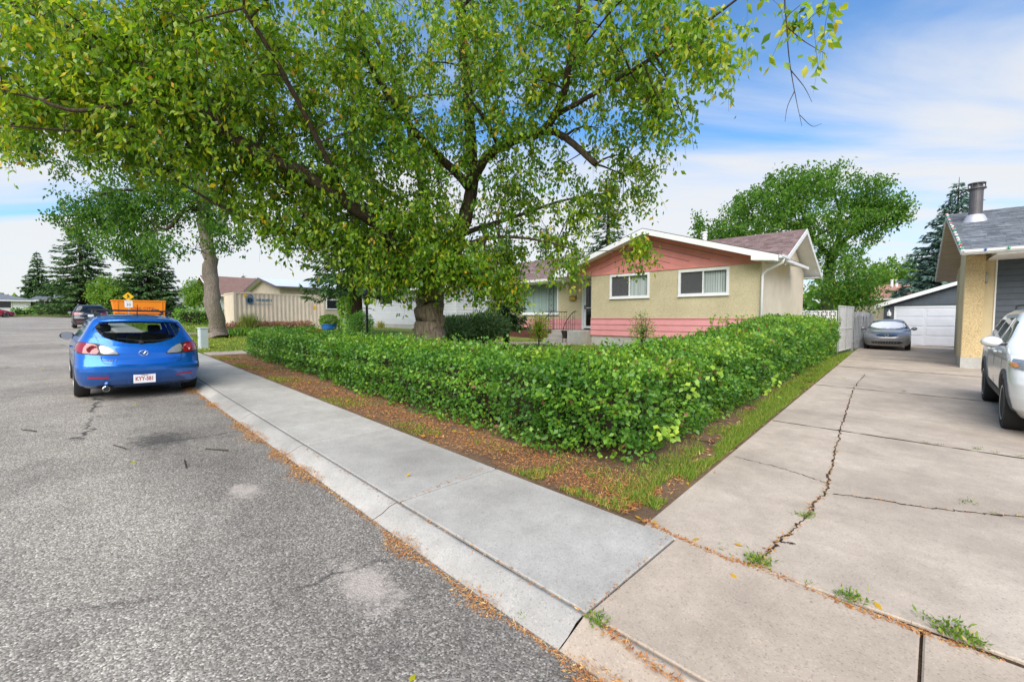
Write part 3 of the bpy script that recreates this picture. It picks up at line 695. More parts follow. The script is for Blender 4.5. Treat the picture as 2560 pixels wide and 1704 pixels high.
def spruce(root, base, H, rad, mat, levels=34, per=9, tw=0.30, dens=16, low=0.06, droop=0.22, tint0=0.45, bark='bark_dark', width=0.30, power=0.85):
    b = np.array(base, float); mb = MB(); mb.tube([b, b + [0, 0, H * .5], b + [0, 0, H]], [H * 0.022 + 0.03, H * 0.013 + .015, 0.015], 8).build('trunk', bark, root, smooth=True)
    P = []; D = []; N = []; L = []; T = []; br = MB()
    for li in range(levels):
        h = low + (1 - low) * (li + RNG.random() * 0.7) / levels
        if h > 0.985: continue
        rl = rad * (1 - h) ** power * min(1.0, 0.72 + h * 3.0)
        m = max(4, int(per * (0.55 + 0.6 * (1 - h)))); a0 = RNG.random() * 6.28
        for k in range(m):
            a = a0 + 6.283 * k / m + RNG.normal(0, 0.16); ln = rl * RNG.uniform(0.62, 1.18)
            if ln < 0.08: continue
            s = np.array([math.cos(a), math.sin(a), 0]); q = np.array([-s[1], s[0], 0]); z0 = b + [0, 0, h * H]
            pth = [z0 + s * ln * t + np.array([0, 0, 1]) * ln * (-droop * 1.5 * t + droop * 1.1 * t * t * t + 0.10 * (1 - t)) for t in (0, .35, .7, 1)]
            if ln > 0.5: br.tube(pth, [0.010 + 0.008 * ln, 0.008 + .005 * ln, 0.006, 0.003], 3, cap=False)
            nt = max(8, int(dens * ln * 2.0)); t = RNG.random(nt) ** 0.75 * 0.85 + 0.15; pp = np.array([[np.interp(x, (0, .35, .7, 1), [p[c] for p in pth]) for c in range(3)] for x in t])
            side = RNG.choice([-1, 1], nt); sp_ = RNG.uniform(0.25, 0.95, nt); d = s * 0.75 + (q * side[:, None]) * sp_[:, None] + np.array([0, 0, 1]) * RNG.normal(-0.48, 0.32, nt)[:, None]
            P.append(pp + RNG.normal(0, 0.03, (nt, 3))); D.append(d); N.append(RNG.normal(0, 0.5, (nt, 3)) + [0, 0, 1]); L.append(tw * RNG.uniform(0.6, 1.25, nt) * (0.55 + 0.45 * (1 - h)))
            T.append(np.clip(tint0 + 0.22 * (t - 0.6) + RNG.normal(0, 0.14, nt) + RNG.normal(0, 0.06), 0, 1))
    br.build('branches', bark, root)['kind'] = 'stuff'
    P, D, N, L, T = (np.concatenate(x) for x in (P, D, N, L, T))
    V, F, t = leaf_cloud(P, D, N, L, L * width, T, False); np_obj('crown', V, F, mat, t, root, 'stuff')

def bush(root, c, r, mat, n, L, tint0=0.5, tsd=0.15, stems='bark_dark', nst=10, up=0.3, shell=0.35, part='foliage', ws=0.55):
    c = np.array(c, float); r = np.array(r, float); mb = MB()
    for k in range(nst):
        d = rv(1)[0]; d[2] = abs(d[2]) + 0.4; d = unit(d); e = c + np.array([0, 0, r[2] * 0.1]) + d * r * RNG.uniform(0.5, 0.95); s = np.array([c[0] + RNG.normal(0, r[0] * .08), c[1] + RNG.normal(0, r[1] * .08), c[2] - r[2]])
        mb.tube([s, s * 0.45 + e * 0.55 + RNG.normal(0, 0.03, 3), e], [0.010, 0.007, 0.003], 4, cap=False)
    mb.build('stems', stems, root)
    d = rv(n); rr = 1 - shell * RNG.random((n, 1)) ** 1.6; bump = 1 + 0.16 * wob(d[:, 0] * 3, d[:, 1] * 3, d[:, 2] * 3)[:, None] + RNG.normal(0, 0.05, (n, 1))
    P = c + d * r * rr * bump; D = d + RNG.normal(0, 0.6, (n, 3)) + [0, 0, up]; N = d + RNG.normal(0, 0.5, (n, 3)) + [0, 0, 0.4]
    V, F, t = leaf_cloud(P, D, N, RNG.uniform(L * .7, L * 1.3, n), RNG.uniform(L * .7, L * 1.3, n) * ws, np.clip(RNG.normal(tint0, tsd, n), 0, 1), False); np_obj(part, V, F, mat, t, root, 'stuff')

def hedge(root, segs, n_obj, seed=0):
    """segs: (x0,y0,x1,y1) centre line, half width, height at ends, density, leaf size"""
    Ps = []; Ds = []; Ns = []; Ls = []; core = MB(); st = MB()
    for (x0, y0, x1, y1, hw, h0, h1, dens, ls, zf) in segs:
        a = np.array([x0, y0, 0.]); bb = np.array([x1, y1, 0.]); ln = np.linalg.norm(bb - a); e = (bb - a) / ln; q = np.array([-e[1], e[0], 0])
        m = max(2, int(ln / 0.5)); V = []
        for i in range(m + 1):
            p = a + e * (0.24 + (ln - 0.48) * i / m); hh = h0 + (h1 - h0) * i / m; z = zf(p[0], p[1])
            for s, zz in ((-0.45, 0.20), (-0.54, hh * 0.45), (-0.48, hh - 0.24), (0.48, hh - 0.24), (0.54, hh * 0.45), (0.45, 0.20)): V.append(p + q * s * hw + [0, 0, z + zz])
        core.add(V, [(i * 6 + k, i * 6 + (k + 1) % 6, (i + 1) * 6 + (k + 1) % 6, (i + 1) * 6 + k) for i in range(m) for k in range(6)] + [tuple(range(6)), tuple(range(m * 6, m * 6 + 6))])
        for i in range(int(ln * 12)):
            p = a + e * ln * random.random() + q * hw * random.uniform(-0.8, 0.8); hh = (h0 + h1) / 2; z = zf(p[0], p[1]) - 0.03
            st.tube([p + [0, 0, z], p + [random.gauss(0, .05), random.gauss(0, .05), z + hh * 0.45], p + q * random.gauss(0, .15) + e * random.gauss(0, .12) + [0, 0, z + hh * random.uniform(0.8, 1.02)]], [0.011, 0.008, 0.003], 4, cap=False)
        for face in ('left', 'right', 'top', 'e0', 'e1'):
            hm = (h0 + h1) / 2; area = {'left': ln * hm, 'right': ln * hm, 'top': ln * 2 * hw, 'e0': 2 * hw * hm, 'e1': 2 * hw * hm}[face]
            n = int(area * dens); t = RNG.random(n); u_ = RNG.random(n); hh = h0 + (h1 - h0) * t
            if face in ('left', 'right'):
                s = 1 if face == 'left' else -1; zz = 0.03 + (hh - 0.05) * u_; P = a + e * ln * t[:, None] + q * (s * hw); nr = np.tile(q * s, (n, 1))
            elif face == 'top': P = a + e * ln * t[:, None] + q * hw * (2 * u_[:, None] - 1); zz = hh; nr = np.tile([0, 0, 1.0], (n, 1))
            else:
                s = -1 if face == 'e0' else 1; hh = h0 if face == 'e0' else h1; P = (a if face == 'e0' else bb) + q * hw * (2 * t[:, None] - 1); zz = 0.07 + (hh - 0.09) * u_ ** 0.85; nr = np.tile(e * s, (n, 1))
            z = np.array([zf(p[0], p[1]) for p in P]); P = P.copy(); P[:, 2] = z + zz
            # rounded shoulders, lumps, and depth into the hedge
            rel = np.clip((zz - hh * 0.78) / (hh * 0.22 + 1e-6), 0, 1) if face != 'top' else 0
            inn = (RNG.random(n) ** 1.5) * 0.26 + (0.07 * rel ** 2 if face != 'top' else 0) + (0.03 * np.clip(1 - zz / 0.25, 0, 1) if face != 'top' else 0)
            lump = 0.115 * wob(P[:, 0] * 2.2, P[:, 1] * 2.2, P[:, 2] * 3.0) + 0.065 * wob(P[:, 0] * 7, P[:, 1] * 7, P[:, 2] * 8)
            P = P + nr * (lump - inn + 0.03 + RNG.normal(0, 0.028, n))[:, None]
            if face == 'top': P[:, 2] += 0.05 * wob(P[:, 0] * 1.3 + 2, P[:, 1] * 1.3, 0) - 0.09 * np.abs(2 * u_ - 1) ** 4
            thin = wob(P[:, 0] * 5.1 + 3, P[:, 1] * 5.3, P[:, 2] * 6.1) > 0.28
            keep = ~(thin & (RNG.random(n) < 0.82)); P, nr2, z3 = P[keep], nr[keep], zz[keep] / np.broadcast_to(hh, n)[keep]; n = len(P)
            Ps.append(P); Ds.append(RNG.normal(0, 0.62, (n, 3)) + nr2 * 0.45 + [0, 0, -0.10]); Ns.append(nr2 * 0.9 + RNG.normal(0, 0.55, (n, 3)) + [0, 0, 0.55])
            Ls.append(np.stack([np.full(n, ls) * RNG.uniform(0.5, 1.35, n), z3], 1))
    P, D, N, LL = (np.concatenate(x) for x in (Ps, Ds, Ns, Ls)); n = len(P); L = LL[:, 0]
    T = np.clip(0.40 + 0.16 * np.clip(LL[:, 1] - 0.75, 0, 1) * 4 * 0.6 + 0.20 * wob(P[:, 0] * 1.9, P[:, 1] * 1.9, P[:, 2] * 3.7) + 0.10 * wob(P[:, 0] * 6, P[:, 1] * 6, P[:, 2] * 7) + RNG.normal(0, 0.16, n), 0, 0.95); rd = RNG.random(n) < 0.005; T[rd] = 1.0
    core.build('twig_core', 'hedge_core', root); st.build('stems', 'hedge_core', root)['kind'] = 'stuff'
    return P, D, N, L, T
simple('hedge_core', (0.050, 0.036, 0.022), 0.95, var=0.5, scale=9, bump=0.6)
def shoots(pts, n=9, ls=0.075, h=0.32):
    """young upright shoots with larger pale leaves"""
    mb = MB(); P = []; D = []; N = []; L = []; T = []
    for p in pts:
        p = np.array(p); hh = h * random.uniform(0.6, 1.2); e = p + [random.gauss(0, .07), random.gauss(0, .07), hh]; mb.tube([p - [0, 0, 0.15], (p + e) / 2 + RNG.normal(0, .02, 3), e], [0.006, 0.004, 0.002], 4, cap=False)
        for k in range(n):
            t = 0.15 + 0.85 * k / n; a = k * 2.4 + random.random(); P.append(p + (e - p) * t); D.append([math.cos(a), math.sin(a), random.uniform(0.1, 0.7)]); N.append([-math.cos(a) * .5, -math.sin(a) * .5, 1]); L.append(ls * random.uniform(0.7, 1.2)); T.append(random.uniform(0.66, 0.93))
    return mb, np.array(P), np.array(D), np.array(N), np.array(L), np.array(T)

# ---------------------------------------------------------------- hedges
h1 = empty('hedge', (4.5, 9.5, gz(9.5)), 0, 'clipped dark green hedge running along the grey sidewalk', 'hedge')
def loc_parts(root, f): return f
Hz = lambda x, y: ground_z(x, y) - 0.01
k9 = dxk(9.0); k16 = dxk(16.4)
segs1 = [(4.42, 2.9, 4.42 + k9, 9.0, 0.66, 1.00, 0.92, 2000, 0.056, Hz), (4.42 + k9, 9.0, 4.56 + k16, 16.3, 0.60, 0.92, 0.82, 1200, 0.064, Hz)]
h1.location = (0, 0, 0)
P, D, N, L, T = hedge(h1, segs1, 300)
mb, p2, d2, n2, l2, t2 = shoots([(4.5 + random.gauss(0, .3), random.uniform(3, 10), 0.98 + 0.02 * 5) for _ in range(14)], h=0.12, ls=0.05); mb.build('shoot_stems', 'hedge_core', h1)['kind'] = 'stuff'
P, D, N, L, T = (np.concatenate(x) for x in ((P, p2), (D, d2), (N, n2), (L, l2), (T, t2)))
split_leaves(P, D, N, L, L * RNG.uniform(0.58, 0.82, len(L)), T, 'leaf_hedge', h1, 'foliage', 150, False)
h2 = empty('hedge', (0, 0, 0), 0, 'untrimmed hedge with pale shoots running along the tan driveway', 'hedge')
segs2 = [(3.95, 2.82, 8.0, 2.98, 0.62, 1.00, 1.10, 1900, 0.057, Hz), (8.0, 2.98, 14.5, 3.24, 0.60, 1.10, 1.44, 1200, 0.068, Hz), (14.5, 3.24, 22.3, 3.55, 0.60, 1.44, 1.36, 900, 0.078, Hz)]
P, D, N, L, T = hedge(h2, segs2, 300); T = np.clip(T + 0.06, 0, 1)
sp = [(random.uniform(4.0, 9.0), random.uniform(2.4, 3.3), 1.02) for _ in range(46)] + [(random.uniform(9, 22), random.uniform(2.7, 3.7), 1.42) for _ in range(60)]
sp += [tuple(at(1445, 820, 5.9)), tuple(at(1465, 808, 5.9)), tuple(at(1430, 825, 5.9)), tuple(at(1452, 800, 5.9)), tuple(at(1810, 740, 12.5)), tuple(at(1830, 742, 12.6)), tuple(at(1850, 748, 12.8)), tuple(at(1790, 745, 12.4))]
mb, p2, d2, n2, l2, t2 = shoots(sp, 10, 0.075, 0.20)
P3 = []; D3 = []; N3 = []                          # bright suckers on the face of the corner
for (x, y, z) in ((1540, 1000, 4.6), (1555, 985, 4.6), (1580, 880, 4.9), (1590, 900, 4.9), (1770, 900, 7.0), (1640, 860, 5.3), (1520, 1010, 4.5), (1785, 880, 7.0)):
    c = at(x, y, z - 0.25)
    for k in range(9): P3.append(c + RNG.normal(0, 0.05, 3)); D3.append(RNG.normal(0, 0.6, 3) + [0, -0.2, 0.1]); N3.append(np.array([-0.6, -0.6, 0.6]) + RNG.normal(0, 0.2, 3))
mb.build('shoot_stems', 'hedge_core', h2)['kind'] = 'stuff'
P, D, N, L, T = (np.concatenate(x) for x in ((P, p2, P3), (D, d2, D3), (N, n2, N3), (L, l2, np.full(len(P3), 0.075)), (T, t2, RNG.uniform(0.7, 0.9, len(P3)))))
split_leaves(P, D, N, L, L * RNG.uniform(0.58, 0.82, len(L)), T, 'leaf_hedge', h2, 'foliage', 250, False)

# ---------------------------------------------------------------- the large tree in the front yard
def B(x, y, Z, rx, ry, rz, w): s = _S / FPX * Z; return (at(x, y, Z), rx * s, ry * s, rz, w)
def limb(pts, r0, r1): return ([at(*p) for p in pts], r0, r1)
tb = at(993, 795, 11.7); tb[2] = ground_z(tb[0], tb[1]) - 0.06
tree = empty('shade_tree', (0, 0, 0), 0, 'large spreading tree with drooping yellow-green leaves behind the hedge', 'tree')
big_limbs = [([tb, tb + [0, 0, .35], at(993, 790, 11.7), at(988, 735, 11.7), at(985, 690, 11.7), at(992, 650, 11.7), at(1008, 618, 11.7), at(1030, 585, 11.6), at(1052, 550, 11.5)], 0.47, 0.27),
    limb([(1040, 570, 11.6), (1070, 500, 11.4), (1086, 430, 11.3), (1085, 340, 11.0), (1075, 200, 10.6), (1062, 60, 10.2), (1055, -150, 9.8)], 0.21, 0.09),
    limb([(990, 655, 11.6), (940, 600, 11.0), (870, 520, 10.4), (800, 470, 9.8), (700, 400, 9.2), (560, 330, 8.5), (430, 215, 8.2), (300, 145, 8), (180, 90, 8), (60, 20, 8), (-80, -60, 8)], 0.19, 0.045),
    limb([(1000, 630, 11.8), (985, 500, 12), (960, 380, 12), (930, 250, 11.8), (880, 120, 11.5), (800, -40, 11)], 0.15, 0.05),
    limb([(1080, 430, 11.2), (980, 330, 10.6), (900, 230, 10), (830, 100, 9.5), (760, -80, 9)], 0.12, 0.04),
    limb([(1086, 420, 11.3), (1120, 360, 10.8), (1180, 325, 10.4), (1240, 305, 10), (1285, 250, 9.5), (1310, 150, 9), (1340, 0, 8.5), (1380, -150, 8)], 0.14, 0.05),
    limb([(1245, 300, 10), (1290, 310, 9.8), (1335, 345, 9.6), (1371, 378, 9.5)], 0.085, 0.07),
    limb([(1270, 270, 9.8), (1350, 225, 9), (1450, 165, 8.3), (1540, 110, 7.8), (1640, 40, 7.3), (1720, -20, 7)], 0.06, 0.015),
    limb([(1310, 150, 9), (1420, 10, 7.5), (1560, -120, 6.4), (1700, -140, 5.6), (1790, -60, 5.2), (1808, 40, 5.1), (1815, 130, 5.0), (1830, 220, 5.0), (1845, 290, 5.0)], 0.020, 0.002), limb([(1818, 160, 5.0), (1850, 200, 4.95), (1868, 235, 4.9)], 0.006, 0.002), limb([(1828, 210, 5.0), (1812, 245, 5.05), (1806, 280, 5.1)], 0.005, 0.002), limb([(1840, 265, 5.0), (1868, 290, 5.0), (1890, 285, 5.0)], 0.004, 0.002), limb([(1808, 60, 5.1), (1850, 95, 5.0), (1900, 125, 4.95)], 0.008, 0.002),
    limb([(935, 595, 11), (820, 570, 10.4), (700, 545, 9.9), (600, 510, 9.6), (500, 470, 9.3), (400, 410, 9.1)], 0.10, 0.02),
    limb([(560, 330, 8.5), (460, 250, 8.0), (330, 232, 7.8), (180, 255, 7.7), (60, 220, 7.6), (-60, 200, 7.6)], 0.06, 0.02),
    limb([(640, 360, 8.9), (480, 300, 8.4), (330, 290, 8.2), (180, 300, 8.1), (20, 290, 8.0)], 0.05, 0.015),
    limb([(985, 500, 12), (860, 420, 13), (720, 330, 13.6)], 0.09, 0.03), limb([(1060, 540, 11.5), (1180, 500, 12.4), (1300, 460, 13.2), (1420, 440, 13.8)], 0.08, 0.02),
    limb([(1055, 565, 11.5), (1150, 545, 10.8), (1250, 555, 10.4), (1340, 580, 10.2)], 0.06, 0.015), limb([(800, 470, 9.8), (720, 300, 8.6), (640, 150, 7.8), (560, 20, 7.2)], 0.07, 0.03),
    limb([(930, 250, 11.8), (700, 130, 9.5), (560, 90, 8.5), (440, 40, 7.8)], 0.06, 0.02)]
blobs = [B(90, 90, 8.4, 160, 150, 1.5, 330), B(290, 120, 8.2, 190, 160, 1.6, 420), B(120, 230, 8.4, 170, 70, 1.3, 210), B(500, 130, 8.4, 200, 170, 1.7, 460), B(470, 300, 8.9, 200, 110, 1.6, 330), B(300, 350, 9.3, 120, 60, 1.2, 120),
    B(620, 410, 9.6, 150, 100, 1.4, 250), B(720, 520, 10.2, 120, 60, 1.2, 150), B(850, 570, 10.5, 120, 80, 1.2, 180), B(790, 160, 9.8, 200, 210, 2.0, 420), B(800, 380, 10.2, 170, 140, 1.6, 280), B(980, 150, 10.8, 180, 210, 2.2, 330), B(960, 370, 10.6, 150, 160, 1.7, 220),
    B(950, 545, 10.6, 120, 90, 1.1, 190), B(1190, 120, 9.4, 180, 180, 1.8, 330), B(1200, 340, 10.4, 130, 130, 1.5, 150), B(1150, 500, 11.2, 100, 110, 1.2, 130), B(1120, 600, 11.0, 100, 50, 1.1, 110), B(1390, 90, 8.5, 170, 150, 1.6, 230), B(1440, 290, 9.4, 110, 120, 1.3, 105), B(1400, 430, 11.0, 110, 70, 1.3, 85),
    B(1300, 510, 10.6, 80, 70, 1.0, 60), B(1470, 560, 9.8, 45, 40, 0.5, 20), B(1540, 150, 8.0, 70, 190, 1.0, 90), B(1660, 60, 6.9, 110, 110, 0.9, 55), B(1850, 50, 5.1, 90, 80, 0.5, 20), B(560, -60, 7.5, 600, 90, 2.5, 250), B(1200, -80, 8.5, 350, 90, 2.0, 130), B(30, 330, 9.0, 60, 20, 0.8, 20), B(960, 610, 10.2, 130, 50, 0.8, 150), B(1060, 610, 10.2, 110, 45, 0.8, 110), B(1140, 660, 10.8, 80, 30, 0.8, 50), B(960, 510, 9.9, 120, 110, 0.8, 100), B(880, 640, 10.4, 80, 25, 0.8, 50), B(1300, 600, 10.4, 70, 40, 0.8, 30)]
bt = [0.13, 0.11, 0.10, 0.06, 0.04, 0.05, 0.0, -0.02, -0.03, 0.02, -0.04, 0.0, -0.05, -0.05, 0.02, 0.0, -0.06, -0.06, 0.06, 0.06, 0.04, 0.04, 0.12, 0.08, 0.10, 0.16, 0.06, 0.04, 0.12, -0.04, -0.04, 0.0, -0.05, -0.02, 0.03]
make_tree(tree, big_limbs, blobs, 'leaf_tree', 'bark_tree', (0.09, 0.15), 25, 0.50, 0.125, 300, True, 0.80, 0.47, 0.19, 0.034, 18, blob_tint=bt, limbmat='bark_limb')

# the street tree beyond the hedge
eb = gpt(500, 776); eb[2] = ground_z(eb[0], eb[1]) - 0.05
elm = empty('street_tree', (0, 0, 0), 0, 'tall street tree with bare grey trunk beside the utility pedestal', 'tree')
ze = 22.6
make_tree(elm, [([eb, eb + [0, 0, .5], at(490, 690, ze), at(482, 600, ze), at(473, 530, ze), at(468, 470, ze), at(455, 380, ze), at(440, 250, ze)], 0.42, 0.22),
    limb([(470, 490, ze), (430, 480, ze - .6), (400, 512, ze - 1), (380, 528, ze - 1.2), (350, 512, ze - 1.5)], 0.14, 0.05), limb([(468, 460, ze), (360, 440, ze - 1), (260, 440, ze - 2), (170, 470, ze - 2)], 0.14, 0.03),
    limb([(468, 470, ze), (520, 420, ze), (570, 380, ze), (620, 330, ze)], 0.12, 0.04), limb([(455, 380, ze), (300, 300, ze - 2), (120, 280, ze - 3), (20, 320, ze - 3)], 0.13, 0.03), limb([(440, 250, ze), (400, 100, ze), (380, 0, ze)], 0.14, 0.05)],
    [B(230, 490, 21, 95, 70, 1.8, 190), B(330, 470, 21.5, 110, 60, 1.8, 150), B(290, 560, 20.5, 50, 45, 1.2, 50), B(450, 460, 22, 110, 60, 2, 170), B(510, 530, 22, 60, 50, 1.4, 70), B(370, 560, 20, 45, 35, 1.0, 35), B(30, 320, 19.6, 70, 45, 1.5, 80), B(250, 300, 21, 260, 130, 3, 300), B(500, 250, 22, 200, 150, 3, 260), B(420, 100, 22, 300, 120, 3, 150)],
    'leaf_elm', 'bark_elm', (0.13, 0.20), 25, 0.28, 0.26, 0, False, 0.35, 0.36, 0.16, 0.012, 16, limbmat='bark_limb')
# the broad tree behind the pink house
bt_ = at(1905, 690, 30.0); bt_[2] = gz(bt_[1])
rt = empty('broad_tree', (0, 0, 0), 0, 'broad round-headed tree rising behind the pink house', 'tree')
make_tree(rt, [([bt_, at(1905, 640, 30), at(1915, 590, 30), at(1925, 560, 30)], 0.38, 0.25), limb([(1915, 600, 30), (1880, 560, 29.6), (1820, 520, 29), (1760, 500, 29), (1690, 520, 29)], 0.2, 0.04), limb([(1925, 570, 30), (1960, 540, 29.5), (2010, 515, 29), (2060, 510, 28.6)], 0.2, 0.03),
    limb([(1925, 565, 30), (1935, 510, 30), (1920, 450, 30), (1890, 400, 30)], 0.2, 0.04), limb([(1880, 560, 29.6), (1840, 480, 29.4), (1830, 420, 29.4)], 0.14, 0.03), limb([(1935, 520, 30), (1980, 470, 29.5), (1995, 430, 29.5)], 0.13, 0.03)],
    [B(1740, 490, 28.6, 85, 62, 2.4, 210), B(1820, 440, 29, 80, 55, 2.6, 210), B(1890, 420, 29.4, 60, 42, 2.4, 130), B(1860, 520, 29, 95, 60, 2.6, 200), B(1990, 445, 29, 48, 40, 2.0, 120), B(2035, 480, 28.6, 42, 40, 1.8, 95), B(1985, 510, 29, 70, 45, 2.0, 130), B(1665, 530, 28.6, 55, 45, 1.8, 100), B(1605, 520, 28.6, 16, 28, 1.0, 22), B(1720, 560, 28.6, 90, 40, 2.0, 110), B(1930, 590, 29, 70, 35, 1.8, 70), B(2070, 500, 28.4, 22, 16, 1.0, 14)],
    'leaf_elm', 'bark_dark', (0.16, 0.26), 20, 0.16, 0.32, 0, False, 0.25, 0.48, 0.15, 0.006, 12)
def simple_tree(name, label, x, ytop, ybase, Z, hw, mat='leaf_elm', n=160, leaf=(0.18, 0.30), tint0=0.5, group=None, yellow=0.01, gaps=0.1, trunk=0.12):
    b = at(x, ybase, Z); b[2] = min(b[2], ground_z(b[0], b[1]) if b[0] < 60 and abs(b[1]) < 100 else 0.5); root = empty(name, (0, 0, 0), 0, label, 'tree', group); hh = ybase - ytop
    make_tree(root, [([b, at(x, ybase - hh * .2, Z), at(x + hw * .05, ybase - hh * .4, Z), at(x, ybase - hh * .8, Z)], trunk, trunk * .35), limb([(x, ybase - hh * .3, Z), (x - hw * .5, ybase - hh * .6, Z)], trunk * .5, .02), limb([(x, ybase - hh * .35, Z), (x + hw * .5, ybase - hh * .65, Z)], trunk * .5, .02)],
        [B(x, ytop + hh * .38, Z, hw * .85, hh * .36, hw * .8 * _S / FPX * Z, n), B(x - hw * .35, ytop + hh * .6, Z - .5, hw * .6, hh * .28, hw * .5 * _S / FPX * Z, n // 2), B(x + hw * .35, ytop + hh * .58, Z - .5, hw * .6, hh * .3, hw * .5 * _S / FPX * Z, n // 2)], mat, 'bark_dark', leaf, 16, 0.15, 0.35, 0, False, gaps, tint0, 0.16, yellow, 8)
simple_tree('apple_tree', 'leafy fruit tree with a few orange leaves behind the white gate', 1950, 590, 735, 25.0, 82, n=200, leaf=(0.12, 0.19), tint0=0.42, yellow=0.035)
simple_tree('leafy_tree', 'bright green tree far behind the terracotta roof', 2050, 585, 690, 62.0, 80, n=140, leaf=(0.3, 0.5), tint0=0.62)
simple_tree('young_tree', 'light green tree between the two large spruces by the street', 250, 628, 722, 56.0, 48, n=150, leaf=(0.22, 0.36), tint0=0.72)
simple_tree('garden_tree', 'pale green garden tree behind the long street hedge', 448, 640, 715, 52.0, 30, n=90, leaf=(0.2, 0.34), tint0=0.70)
simple_tree('round_tree', 'small round tree before the navy wall of the far bungalow', 124, 678, 722, 82.0, 15, n=60, leaf=(0.25, 0.4), tint0=0.72)
def make_spruce(name, label, x, ytop, ybase, Z, hw, mat='needle', group=None, **k):
    b = at(x, ybase, Z); b[2] = ground_z(b[0], b[1]) - 0.05 if b[0] < 40 else b[2]; H = at(x, ytop, Z)[2] - b[2]
    root = empty(name, (0, 0, 0), 0, label, 'tree', group); spruce(root, b, H, hw * _S / FPX * Z, mat, **k); return root
GS = 'spruces'
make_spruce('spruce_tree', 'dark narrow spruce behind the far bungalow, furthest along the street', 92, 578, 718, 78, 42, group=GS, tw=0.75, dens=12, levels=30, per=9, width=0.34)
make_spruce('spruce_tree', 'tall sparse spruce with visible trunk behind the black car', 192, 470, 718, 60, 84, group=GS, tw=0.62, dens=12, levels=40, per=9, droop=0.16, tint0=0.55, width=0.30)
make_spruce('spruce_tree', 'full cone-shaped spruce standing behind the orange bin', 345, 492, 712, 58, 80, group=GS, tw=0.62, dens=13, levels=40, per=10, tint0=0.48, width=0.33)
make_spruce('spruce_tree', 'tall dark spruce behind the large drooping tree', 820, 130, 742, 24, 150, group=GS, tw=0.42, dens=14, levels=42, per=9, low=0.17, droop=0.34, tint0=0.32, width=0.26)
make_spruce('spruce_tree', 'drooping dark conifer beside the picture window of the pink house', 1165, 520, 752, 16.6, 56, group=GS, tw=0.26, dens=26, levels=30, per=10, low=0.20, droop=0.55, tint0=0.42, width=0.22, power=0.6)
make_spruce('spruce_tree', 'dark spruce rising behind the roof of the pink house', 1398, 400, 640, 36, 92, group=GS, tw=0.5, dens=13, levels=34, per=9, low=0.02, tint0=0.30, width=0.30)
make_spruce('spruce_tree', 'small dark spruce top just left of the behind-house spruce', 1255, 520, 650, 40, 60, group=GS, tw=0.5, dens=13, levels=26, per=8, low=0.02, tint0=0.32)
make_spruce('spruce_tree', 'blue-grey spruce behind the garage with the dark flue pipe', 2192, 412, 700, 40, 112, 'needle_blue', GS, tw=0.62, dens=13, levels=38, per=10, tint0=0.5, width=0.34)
make_spruce('spruce_tree', 'small distant spruce right of the street tree trunk', 562, 630, 700, 70, 20, group=GS, tw=0.6, dens=10, levels=22, per=8)
# ---------------------------------------------------------------- building helpers
def wall_x(parent, name, mat, X, th, y0, y1, z0, z1, holes=()):
    """wall in the plane x = X (outer face), thickness TH towards +x, with rectangular openings (ya, yb, za, zb)"""
    ys = sorted({y0, y1, *[h[0] for h in holes], *[h[1] for h in holes]}); zs = sorted({z0, z1, *[h[2] for h in holes], *[h[3] for h in holes]}); mb = MB()
    for a, b in zip(ys[:-1], ys[1:]):
        for c, d in zip(zs[:-1], zs[1:]):
            if any(h[0] <= (a + b) / 2 <= h[1] and h[2] <= (c + d) / 2 <= h[3] for h in holes): continue
            mb.box(X, X + th, a, b, c, d)
    return mb.build(name, mat, parent)
def clap_x(parent, name, mat, X, y0, y1, z0, z1, proud=0.02, s=-1):
    return MB().prism([(X, y0, z0), (X + s * proud, y0, z0), (X + s * proud * 0.3, y0, z1), (X, y0, z1)], (0, y1 - y0, 0)).build(name, mat, parent)
def clap_y(parent, name, mat, Y, x0, x1, z0, z1, proud=0.02, s=-1):
    return MB().prism([(x0, Y, z0), (x0, Y + s * proud, z0), (x0, Y + s * proud * 0.3, z1), (x0, Y, z1)], (x1 - x0, 0, 0)).build(name, mat, parent)
def frame_x(X, y0, y1, z0, z1, w, proud, back=0.04):
    return MB().box(X - proud, X + back, y0, y1, z0, z0 + w).box(X - proud, X + back, y0, y1, z1 - w, z1).box(X - proud, X + back, y0, y0 + w, z0 + w, z1 - w).box(X - proud, X + back, y1 - w, y1, z0 + w, z1 - w)
def window_x(parent, X, y0, y1, z0, z1, w=0.09, screen=True, slats=True, blind='blind', split=0.5, name='window', sl_w=0.085):
    f = frame_x(X, y0, y1, z0, z1, w, 0.035).build(name, 'white', parent, bevel=0.006); m = y0 + (y1 - y0) * split
    box('mullion', 'white_worn', f, X + 0.005, X + 0.035, m - 0.022, m + 0.022, z0 + w, z1 - w)
    box('sill', 'white', f, X - 0.06, X - 0.034, y0 - 0.02, y1 + 0.02, z0 - 0.025, z0 + 0.012)
    box('pane', 'pane', f, X + 0.045, X + 0.050, y0 + w, y1 - w, z0 + w, z1 - w)
    if screen: box('insect_screen', 'screen_mesh', f, X + 0.018, X + 0.021, m + 0.022, y1 - w, z0 + w, z1 - w)
    if slats:
        y = y0 + w + 0.03
        sm = MB().box(-0.001, 0.001, -sl_w * .5, sl_w * .5, z0 + w, z1 - w).mesh('slat', blind)
        while y < y1 - w:
            o = inst(sm, 'slat', f); o.location = (X + 0.105, y, 0); o.rotation_euler = (0, 0, R(52) + random.gauss(0, 0.05)); y += sl_w * 0.98
    return f
